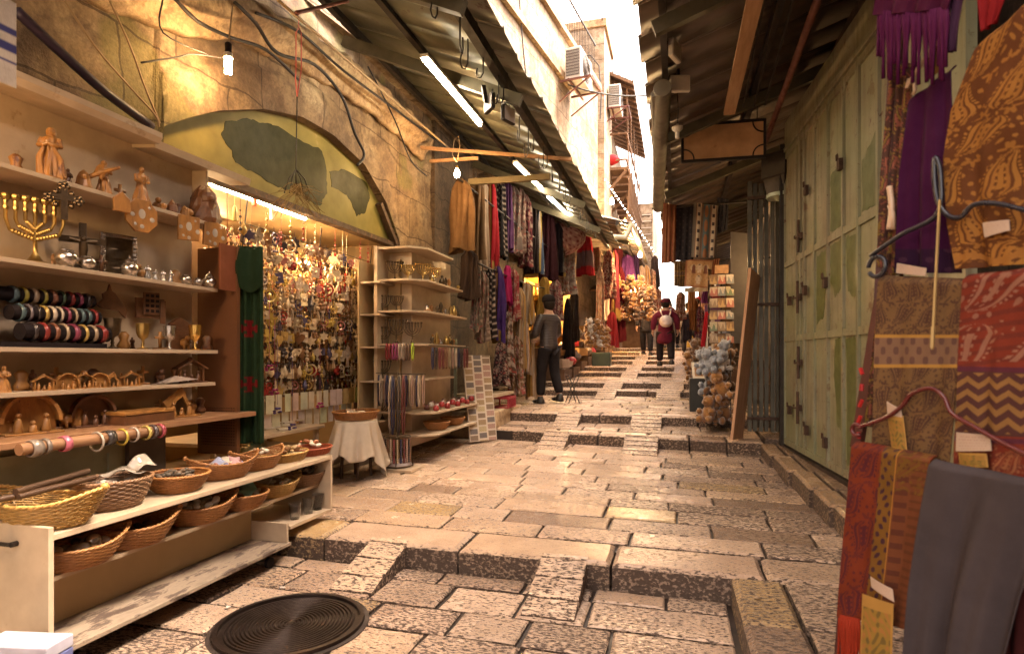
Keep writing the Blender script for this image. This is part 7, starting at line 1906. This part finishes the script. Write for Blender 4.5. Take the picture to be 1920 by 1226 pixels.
# toys
def plush_mesh(sitting=True):
    mb = MB()
    mb.ball((0, 0, .13), .10, 14, 1, 1, 1.2); mb.ball((.02, 0, .31), .085, 14); mb.ball((.095, 0, .295), .036, 7)
    for s in (-1, 1): mb.ball((.0, s * .07, .38), .034, 7, .6, 1, 1); mb.ball((.08, s * .10, .17), .04, 7, 1.6, 1, 1); mb.ball((.11, s * .075, .05), .048, 7, 1.6, 1, 1)
    mb.ball((.128, 0, .303), .013, 6)
    return mb
M_PLUSH = mat('plush', None, .95, src='object', var=.45, scale=30, bmp=.8, sheen=.5, grain=120)
pl = plush_mesh().build('plush_toy', M_PLUSH, smooth=True, color=(.25, .12, .05)); plf = True
nv_ = [v.normal.copy() for v in pl.data.vertices]
for v, n_ in zip(pl.data.vertices, nv_): v.co += n_ * rnd.uniform(-.012, .016)
PCOL = [((.17, .075, .025), 'brown'), ((.30, .14, .04), 'golden brown'), ((.30, .31, .33), 'pale blue grey'), ((.55, .48, .42), 'white'), ((.30, .14, .05), 'reddish brown'), ((.12, .06, .03), 'dark brown')]
def plush(loc, rz, s, ci, label, grp):
    global plf
    if plf: o = pl; plf = False
    else: o = pl.copy(); COL.objects.link(o)
    o.location = loc; o.rotation_euler = (rnd.uniform(-.4, .4), rnd.uniform(-.3, .3), rz); o.scale = (s,) * 3; o.color = (*PCOL[ci][0], 1)
    return tag(o, label, 'plush toy', grp)
stx = thing('toy_rack', 'low wire rack stacked with plush toys in front of the leaning board', 'rack', (.50, 7.95, .44))
mb = MB()
for x in (-.14, .14):
    for y in (-.15, .35): mb.tube([(x, y, 0), (x, y, 1.0)], .008, 5)
for z in (.08, .42, .74): 
    mb.box(-.16, -.17, z, .16, .37, z + .012)
mb.build('frame', M_STEEL, stx)
for k in range(16):
    lev = k // 5; ci = (2, 3, 2, 0, 4)[k % 5] if lev >= 2 else (1, 0, 4, 2, 5)[k % 5]
    plush((.40 + .14 * (k % 2) + rnd.uniform(-.03, .05), 7.74 + .11 * (k % 5), .53 + .31 * min(lev, 2) + (.12 if k == 15 else 0)), -1.7 + rnd.uniform(-.7, .7), rnd.uniform(.72, .95), ci, f"{PCOL[ci][1]} plush toy on the {('lowest', 'middle', 'top', 'top')[lev]} level of the toy rack", f"{PCOL[ci][1]} plush toys on the {('lowest', 'middle', 'top', 'top')[lev]} rack level")
for k in range(16):
    ci = (1, 4, 0, 5)[k % 4]; plush((.32 + rnd.uniform(-.08, .1), 10.2 + .12 * (k % 5), .75 + .2 * (k // 4)), -1.6 + rnd.uniform(-.5, .5), .8, ci, f"{PCOL[ci][1]} plush toy in the pile beyond the white picture frame", f"{PCOL[ci][1]} plush toys in the far right pile")
for k in range(14):
    ci = (1, 1, 4, 3)[k % 4]; p = at_y(1100 + (k % 5) * 8, 650 - (k // 5) * 14, 12.9); plush(p, -.8 + rnd.uniform(-.6, .6), .75, ci, f"{PCOL[ci][1]} plush toy heaped in front of the lit shop window", f"{PCOL[ci][1]} plush toys by the lit window")
for k in range(26):
    ci = (4, 1, 0, 5, 4)[k % 5]; p = at_y(1165 + (k % 7) * 9, 600 - (k // 7) * 20, 16.5 + .2 * (k % 3)); plush(p, -.9 + rnd.uniform(-.6, .6), .9, ci, f"{PCOL[ci][1]} stuffed toy hanging among the brown goods far left", f"{PCOL[ci][1]} toys among the far left goods")
# baskets with pink rims, crates
def tub(label, p, r_, h_):
    t = thing('wooden_tub', label, 'tub', p); mb = MB(); mb.lathe([(r_ * .95, 0), (r_, h_), (r_ * .94, h_), (r_ * .9, .02), (0, .02)], n=20); mb.build('body', mat('plywood', (.34, .19, .11), .6, var=.25), t, smooth=2)
    mb = MB()
    for i in range(22): a = i * .286; mb.ball((r_ * math.cos(a), r_ * math.sin(a), h_ + .01), .035, 6)
    mb.build('pink_ruffle', mat('pink_cloth', (.45, .05, .14), .8), t, smooth=True)
tub('brown round tub with a pink ruffled rim nearer the man', at_z(1096, 712, .78), .19, .36); tub('second brown round tub with a pink ruffle farther up', at_z(1130, 700, .88), .2, .34)
tag(MB().box(-.22, -.18, 0, .22, .18, .33).build('green_crate', mat('dark_green_plastic', (.03, .045, .03), .4), bev=.02, loc=(-1.75, 14.2, 1.14)), 'dark green crate standing beside the step up the left side', 'crate')
for k in range(44):
    row = k % 3; Y = 11.6 + (k // 3) * .55; X = -2.28 - .28 * row + .02 * (Y - 11); z = gz(Y) + .25 + .22 * row
    mb = MB(); kind = k % 4
    if kind == 0: mb.box(-.12, -.15, 0, .12, .15, .18); nm = 'box'
    elif kind == 1: mb.lathe([(.08, 0), (.14, .06), (.13, .12), (.05, .2), (.04, .24)], n=10); nm = 'pot'
    elif kind == 2: mb.ball((0, 0, .1), .13, 9, 1.2, 1, .8); nm = 'bag'
    else: mb.lathe([(.14, 0), (.17, .12), (.15, .12), (.12, .02), (0, .02)], n=12); nm = 'bowl'
    c, cn = [((.30, .20, .14), 'brown'), ((.5, .42, .34), 'pale'), ((.32, .03, .04), 'red'), ((.10, .07, .06), 'dark'), ((.4, .22, .08), 'orange')][(k * 7) % 5]
    o = mb.build('display_' + nm, M_TINT, smooth=2, color=c, loc=(X, Y, z)); o.rotation_euler.z = rnd.uniform(0, 2)
    tag(o, f'{cn} {nm} on the stepped display up the left side, ' + ('front', 'middle', 'back')[row] + ' row', nm, f'{cn} {nm}s in the {("front", "middle", "back")[row]} row')
for k in range(11):
    Y = 11.4 + k * .95; mb = MB(); z = gz(Y + .4)
    if 3.2 < 0: pass
    o = MB().box(-2.9 + .02 * k, Y, z, -2.14 + .02 * k, Y + .85, z + .22); o.box(-2.9 + .02 * k, Y, z + .22, -2.42 + .02 * k, Y + .85, z + .46)
    tag(o.build('display_steps', mat('worn_brown_wood', (.12, .07, .045), .7, var=.4)), 'brown wooden display steps along the left side of the upper lane', 'display', 'wooden display steps up the left')
FAR = [(-2.35, 1142, 20, 470, 560, (.10, .03, .03), 'floral'), (-2.3, 1153, 14, 470, 600, (.2, .03, .05), 'trim'), (-2.3, 1163, 14, 500, 640, (.13, .012, .02), None), (-2.3, 1178, 20, 478, 540, (.10, .03, .16), None), (-2.2, 1190, 14, 478, 540, (.06, .03, .12), None), (-2.2, 1203, 10, 498, 545, (.55, .46, .4), None), (-2.1, 1212, 10, 498, 545, (.2, .08, .06), 'stripe'), (-2.0, 1222, 14, 505, 560, (.22, .14, .08), 'floral'), (-2.2, 1148, 16, 585, 650, (.25, .02, .03), None), (-2.4, 1125, 12, 500, 640, (.25, .18, .13), 'floral')]
FN = ['dark floral cloth under the second canopy', 'red trimmed dress beyond the white lace dress', 'long dark red hanging under the second canopy', 'violet dress in the far left row', 'dark violet dress next to the violet one', 'small white shirt far up on the left', 'striped cloth next to the small white shirt', 'brown floral cloth last in the far left row', 'short bright red robe low on the left', 'grey floral dress beside the white lace dress']
for (X, px, wp, yt, yb_, col, pat), lb in zip(FAR, FN): garment('hanging_garment', lb, 0, px, wp * 1.2, yt, yb_, col, pat, Y=15.0 + (px - 1125) * .045)
XT = [(1158, 16, 440, 520, (.12, .02, .03), None, 'dark red robe high under the second canopy'), (1168, 14, 455, 540, (.30, .24, .18), 'floral', 'pale floral robe high under the second canopy'), (1185, 14, 462, 505, (.05, .03, .04), None, 'black shawl high in the far left row'), (1196, 12, 505, 580, (.18, .04, .04), 'floral', 'red floral dress far behind the brown toys'), (1205, 12, 540, 600, (.24, .12, .05), 'floral', 'orange brown dress far behind the crowd'), (1216, 14, 545, 610, (.10, .05, .04), None, 'brown dress low behind the crowd'), (1228, 12, 480, 540, (.05, .035, .03), None, 'dark shawl last on the left before the light'), (1232, 12, 540, 600, (.16, .07, .05), 'floral', 'rusty floral dress last on the left before the light')]
for px, wp, yt, yb_, col, pat, lb in XT: garment('hanging_garment', lb, 0, px, wp * 1.25, yt, yb_, col, pat, Y=17.5 + (px - 1158) * .05)
for px, wp, yt, yb_, col, pat, lb in [(1276, 13, 548, 600, (.20, .10, .05), 'floral', 'brown floral dress far up on the right'), (1288, 12, 590, 640, (.05, .04, .05), None, 'black shirt low in the far right shops'), (1300, 13, 560, 620, (.28, .12, .04), None, 'orange robe under the tapestry'), (1312, 13, 575, 650, (.14, .03, .09), 'floral', 'purple floral robe beside the red banner')]: garment('hanging_garment', lb, 0, px, wp * 1.25, yt, yb_, col, pat, Y=14.5)
# dark shop mass behind (ceiling of the far shops)
tag(MB().box(-4.2, 12, 3.7, -2.5, 14, 3.8).build('shop_ceiling', M_STEEL), 'dark board ceiling over the yellow lit window', 'ceiling')

# ================================================================== RIGHT SIDE: POSTCARDS, RUGS, BANNERS
pr_ = thing('postcard_rack', 'wire postcard stand full of view cards below a small wooden sign', 'rack', (.60, 8.85, .6))
mb = MB(); mb.tube([(0, 0, 0), (0, 0, 2.0)], .012, 6)
for z in (.95, 1.15, 1.35, 1.55, 1.75): 
    mb.tube([(-.16, -.09, z), (.16, -.09, z)], .005, 5); mb.tube([(-.16, -.09, z), (-.16, .1, z), (.16, .1, z), (.16, -.09, z)], .005, 5)
for a in range(3): mb.tube([(0, 0, .05), (.2 * math.cos(a * 2.1), .2 * math.sin(a * 2.1), 0)], .01, 5)
mb.build('wire_frame', M_STEEL, pr_)
MB().box(-.09, -.1, 1.93, .09, -.085, 2.05).build('sign_board', MATS['raw_pine'], pr_)
cproto = None
u, v = np.meshgrid(np.linspace(0, 1, 16), np.linspace(0, 1, 12))
CCOL = [((.20, .14, .09), (.36, .28, .2), 'brown view'), ((.14, .15, .16), (.42, .36, .3), 'grey view'), ((.34, .22, .10), (.16, .09, .05), 'orange view'), ((.10, .13, .08), (.36, .3, .2), 'green view'), ((.28, .10, .08), (.46, .36, .26), 'red view')]
cm = []
for c1, c2, nm in CCOL:
    C = base(u, (.22, .16, .115), .05); b_ = (u > .06) * (u < .94) * (v > .07) * (v < .93); C = mixc(C, b_, c1); C = mixc(C, b_ * (np.sin(u * 11 + c1[0] * 50) * .25 + .5 > v), c2); C = mixc(C, b_ * (np.sin(u * 40) * np.sin(v * 30) > .5) * .6, c1)
    cm.append(C)
for r_ in range(6):
    for c_ in range(3):
        ci = (r_ * 3 + c_ * 2 + r_ // 2) % 5
        o = sheet('postcard', (u - .5) * .105, 0 * u, (.5 - v) * .145, cm[ci], M_PRINT, None, .001, (.60 - .11 + .11 * c_, 8.74 - .012 * (r_ % 2), 1.62 + .165 * r_))
        o.rotation_euler = (R(-14), 0, R(6) * (c_ - 1)); tag(o, f'{CCOL[ci][2]} postcard in the wire postcard stand, ' + ('lowest row', 'second row from below', 'third row from below', 'fourth row from below', 'fifth row from below', 'top row')[r_], 'postcard', f'{CCOL[ci][2]} postcards in the ' + ('lowest', 'second', 'third', 'fourth', 'fifth', 'top')[r_] + ' row')
for r_ in range(7):
    ci = (r_ * 2) % 5; o = sheet('postcard', 0 * u, (u - .5) * .105, (.5 - v) * .145, cm[ci], M_PRINT, None, .001, (.44, 8.84, 1.55 + .165 * r_)); o.rotation_euler.z = R(-25); tag(o, f'{CCOL[ci][2]} postcard on the street side of the postcard stand', 'postcard', f'{CCOL[ci][2]} side postcards')
def hang(name, label, quad, Y, cf, cat='rug', n=(90, 110), amp=.012, folds=3, solid=.006, group=None):
    p = [np.array(at_y(x, y, Y)) for x, y in quad]
    u, v = np.meshgrid(np.linspace(0, 1, n[0]), np.linspace(0, 1, n[1]))
    G = ((1 - u) * (1 - v))[..., None] * p[0] + (u * (1 - v))[..., None] * p[1] + (u * v)[..., None] * p[2] + ((1 - u) * v)[..., None] * p[3]
    G[..., 1] += amp * np.sin(u * folds * 6.28 + v) * (.4 + v)
    W_, H_ = np.linalg.norm(p[1] - p[0]), np.linalg.norm(p[3] - p[0])
    return tag(sheet(name, G[..., 0], G[..., 1], G[..., 2], cf(u * W_, v * H_), M_SCARF, None, solid), label, cat, group)
def c_brownstripe(s, t):
    C = base(s, (.16, .05, .025)); return mixc(C, np.sin(s * 150) > .2, (.22, .10, .05))
def c_navy(s, t):
    C = base(s, (.030, .028, .034)); return mixc(C, np.sin(s * 60) * np.sin(t * 60) > .75, (.06, .05, .055))
def c_teal(s, t):
    f = s / s.max(); C = base(s, (.17, .15, .13))
    for a, b, c in ((.14, .34, (.5, .42, .32)), (.40, .68, (.10, .14, .15)), (.74, .93, (.5, .42, .32))): C = mixc(C, (f > a) * (f < b), c)
    for a in (.14, .34, .40, .68, .74, .93): C = mixc(C, np.abs(f - a) < .012, (.2, .08, .04))
    C = mixc(C, ((np.abs(f - .24) < .05) + (np.abs(f - .835) < .05)) * (np.sin(t * 48) > .35), (.06, .05, .06)); C = mixc(C, (np.hypot((f - .54) * 5.5, ((t * 4.5) % 1) - .5) < .42), (.28, .13, .07)); return C
def c_tapestry(s, t):
    f, g = s / s.max(), t / t.max(); C = base(s, (.36, .22, .12)); C = mixc(C, (f < .06) + (f > .94) + (g < .06) + (g > .94), (.26, .12, .07))
    for cx, cy in ((.3, .3), (.5, .27), (.72, .3), (.5, .68)):
        r1 = np.hypot((f - cx) * 1.1, (g - cy) * 1.0); C = mixc(C, r1 < .13, (.42, .33, .24)); C = mixc(C, (np.abs(f - cx) < .055 + .1 * (g - cy)) * (g > cy - .08) * (g < cy + .2), (.16, .07, .06) if cx != .5 else (.46, .36, .28)); C = mixc(C, np.hypot(f - cx, (g - cy + .09) * 1.2) < .035, (.15, .1, .08))
    return mixc(C, (np.sin(s * 95) * np.sin(t * 80) > .72) * .5, (.22, .1, .06))
hang('hanging_rug', 'brown rug with fine red stripes hanging across the lane', [(1243, 380), (1268, 385), (1266, 490), (1240, 494)], 9.3, c_brownstripe)
hang('hanging_rug', 'dark navy rug between the striped rug and the patterned runner', [(1266, 385), (1303, 388), (1300, 487), (1264, 489)], 9.4, c_navy)
hang('hanging_rug', 'long runner with teal centre and cream dotted borders', [(1301, 380), (1347, 386), (1342, 484), (1296, 482)], 9.3, c_teal)
hang('hanging_rug', 'dark patterned rug folded above the teal runner', [(1345, 370), (1366, 374), (1364, 430), (1343, 440)], 9.35, c_navy)
hang('tapestry', 'tan tapestry woven with small robed figures', [(1286, 486), (1340, 488), (1334, 541), (1283, 537)], 10.6, c_tapestry, 'tapestry')
hang('folded_scarf', 'grey patterned scarf hanging left of the tapestry', [(1264, 490), (1276, 490), (1276, 538), (1264, 536)], 10.6, c_tan, 'scarf')
hang('folded_scarf', 'second grey patterned scarf next to the tapestry', [(1275, 490), (1285, 490), (1285, 538), (1275, 538)], 10.65, c_tan, 'scarf')
hang('blue_cloth', 'strip of blue striped cloth right of the tapestry', [(1338, 486), (1350, 484), (1342, 530), (1332, 530)], 10.55, c_brownstripe, 'cloth')
hang('red_banner', 'narrow bright red banner hanging low on the right', [(1322, 585), (1331, 583), (1320, 660), (1312, 662)], 10.2, c_plain((.38, .015, .025)), 'banner')
hang('white_cloth', 'white hanging cloth beside the red banner', [(1331, 583), (1340, 585), (1338, 662), (1322, 662)], 10.15, c_plain((.55, .47, .40)), 'cloth')
hang('purple_cloth', 'purple cloth bundle hanging under the tapestry', [(1318, 545), (1334, 545), (1334, 570), (1314, 568)], 11.5, c_plain((.10, .02, .09)), 'cloth')
hang('orange_cloth', 'orange brown scarf far up under the tapestry', [(1290, 545), (1304, 545), (1303, 582), (1289, 580)], 13, c_plain((.26, .11, .04)), 'cloth')
hang('white_awning', 'small cream fabric awning under the tapestry', [(1284, 540), (1332, 535), (1330, 546), (1284, 548)], 11.3, c_plain((.5, .42, .32)), 'awning')
wire('rug_rail', [(-.38, 9.35, 3.66), (1.6, 9.35, 3.66)], .02, M_STEEL, 'dark rail across the lane carrying the hanging rugs', 'rail')
wire('rug_rail', [(-.1, 10.65, 3.02), (1.7, 10.65, 3.02)], .015, M_STEEL, 'rail carrying the tapestry', 'rail')
pf = thing('picture_frame', 'white picture frame propped on a dark box on the right', 'picture frame', (.33, 8.8, 1.05), .3)
mb = MB()
for a in ((-.12, .12, 0, .03), (-.12, .12, .21, .24), (-.12, -.09, .031, .209), (.09, .12, .031, .209)): mb.box(a[0], -.012, a[2], a[1], .012, a[3])
mb.build('frame', M_WHITEMETAL, pf); MB().box(-.089, .0, .031, .089, .006, .209).build('picture', MATS['raw_pine'], pf); pf.rotation_euler.x = R(-18)
tag(MB().box(-.17, -.2, 0, .17, .25, .50).build('dark_box', mat('black_box', (.02, .02, .018), .5), bev=.01, loc=(.34, 8.95, .55)), 'dark box carrying the white picture frame', 'box')
for k in range(30):
    Y = 11 + k * .38; X = .72 + .12 * math.sin(k * 2.1) + .03 * (Y - 11); kind = k % 3; mb = MB()
    if kind == 0: mb.ball((0, 0, 0), .14, 8, 1, 1, 1.2)
    elif kind == 1: mb.lathe([(.05, -.25), (.14, -.2), (.11, .15), (.03, .25)], n=10)
    else: mb.box(-.14, -.12, -.18, .14, .12, .18)
    c, cn = [((.34, .17, .06), 'orange brown'), ((.12, .05, .03), 'dark brown'), ((.40, .34, .3), 'pale'), ((.24, .03, .04), 'red'), ((.12, .03, .1), 'purple'), ((.2, .2, .26), 'blue grey')][(k * 5) % 6]
    o = mb.build('hanging_goods', M_TINT, smooth=2, color=c, loc=(X, Y, gz(Y) + .45 + (k * .41) % 1.5)); tag(o, f'{cn} goods stacked in the far shops on the right', 'goods', f'{cn} goods far right')
tag(MB().box(.7, 10.9, .9, 1.6, 22, 1.15).build('display_steps', MATS['worn_brown_wood']), 'dark display bench along the right side of the upper lane', 'display')
# green scarf with red crosses by the charm shop
gs = at_x(470, 462, -2.80)
nu, nv = 60, 130
u, v = np.meshgrid(np.linspace(0, 1, nu), np.linspace(0, 1, nv)); H_ = 1.34; W_ = .155
C = base(u, (.012, .026, .009), .08); s, t_ = (u - .5) * W_, v * H_
for c0 in (.56, .94):
    a, b = np.abs(s + .008), np.abs(t_ - c0); C = mixc(C, ((a < .012) * (b < .052)) + ((b < .012) * (a < .048)) + ((a < .026) * (np.abs(b - .045) < .008)) + ((b < .026) * (np.abs(a - .042) < .007)), (.13, .006, .006))
x = .018 * np.sin(u * 9) * (.4 + v) + .012 * np.sin(u * 21 + 1)
y = (u - .5) * W_ * (1 + .12 * v)
o = sheet('green_scarf', x, y, -v * H_, C, M_SCARF, None, .004, gs); o.rotation_euler.z = R(-62)
tag(o, 'long dark green scarf with two red crosses hanging beside the charm shop', 'scarf')
u, v = np.meshgrid(np.linspace(0, 1, 40), np.linspace(0, 1, 40))
o = sheet('flap', .035 + .03 * np.sin(v * 3.1) + .012 * np.sin(u * 9), (u - .5) * W_ * 1.12, -.02 - v * .28 + .02 * np.cos(u * 6) * v, base(u, (.011, .024, .009), .08), M_SCARF, o, .004)
mb = MB()
for k in range(22): mb.tube([(.0, -.085 + k * .0081, -1.34), (.006 * math.sin(k), -.085 + k * .0083, -1.40)], .002, 4)
mb.build('fringe', mat('green_yarn', (.022, .055, .022), .9), bpy.data.objects['green_scarf'])
tag(MB().box(-.012, -.09, -.30, .0, .09, .0).build('brown_cloth', mat('brown_cloth', (.22, .07, .03), .8), loc=at_x(432, 460, -2.84)), 'brown cloth hung over the hardboard panel beside the green scarf', 'cloth')
bulb((1.45, 8.3, 2.6), 'glowing bulb in the open shop behind the folded shutter', 120, .035, cord=[(1.45, 8.3, 2.65), (1.45, 8.3, 3.6)])
# striped cloth at the picture edge top left
tag(sheet('striped_cloth', 0 * u, (u - .5) * .12, -v * .36, mixc(mixc(base(u, (.5, .43, .37)), (np.abs(v - .35) < .04) + (np.abs(v - .55) < .04), (.05, .05, .16)), np.abs(v - .72) < .02, (.05, .05, .16)), M_SCARF, None, .003, at_x(1, -8, -2.7)), 'white cloth with blue stripes hanging at the upper left corner', 'cloth')

# bits of litter on the stones
for k, (px, py, z, c, lb) in enumerate(((705, 1075, 0, (.5, .45, .4), 'tiny white scrap of paper beside the left ramp block'), (428, 1137, 0, (.5, .45, .4), 'tiny white scrap near the manhole cover'), (530, 1100, 0, (.45, .4, .35), 'small torn paper at the foot of the first step'), (905, 990, .18, (.2, .12, .08), 'brown dry leaf on the first landing'), (1290, 905, .22, (.22, .13, .07), 'curled brown leaf near the right kerb'), (1420, 1120, .15, (.3, .2, .12), 'scrap of brown paper on the raised strip'))):
    crumple('paper_scrap', lb, at_z(px, py, z + .008), .022, .03, M_TINT, .004, k * .8, .05, c)
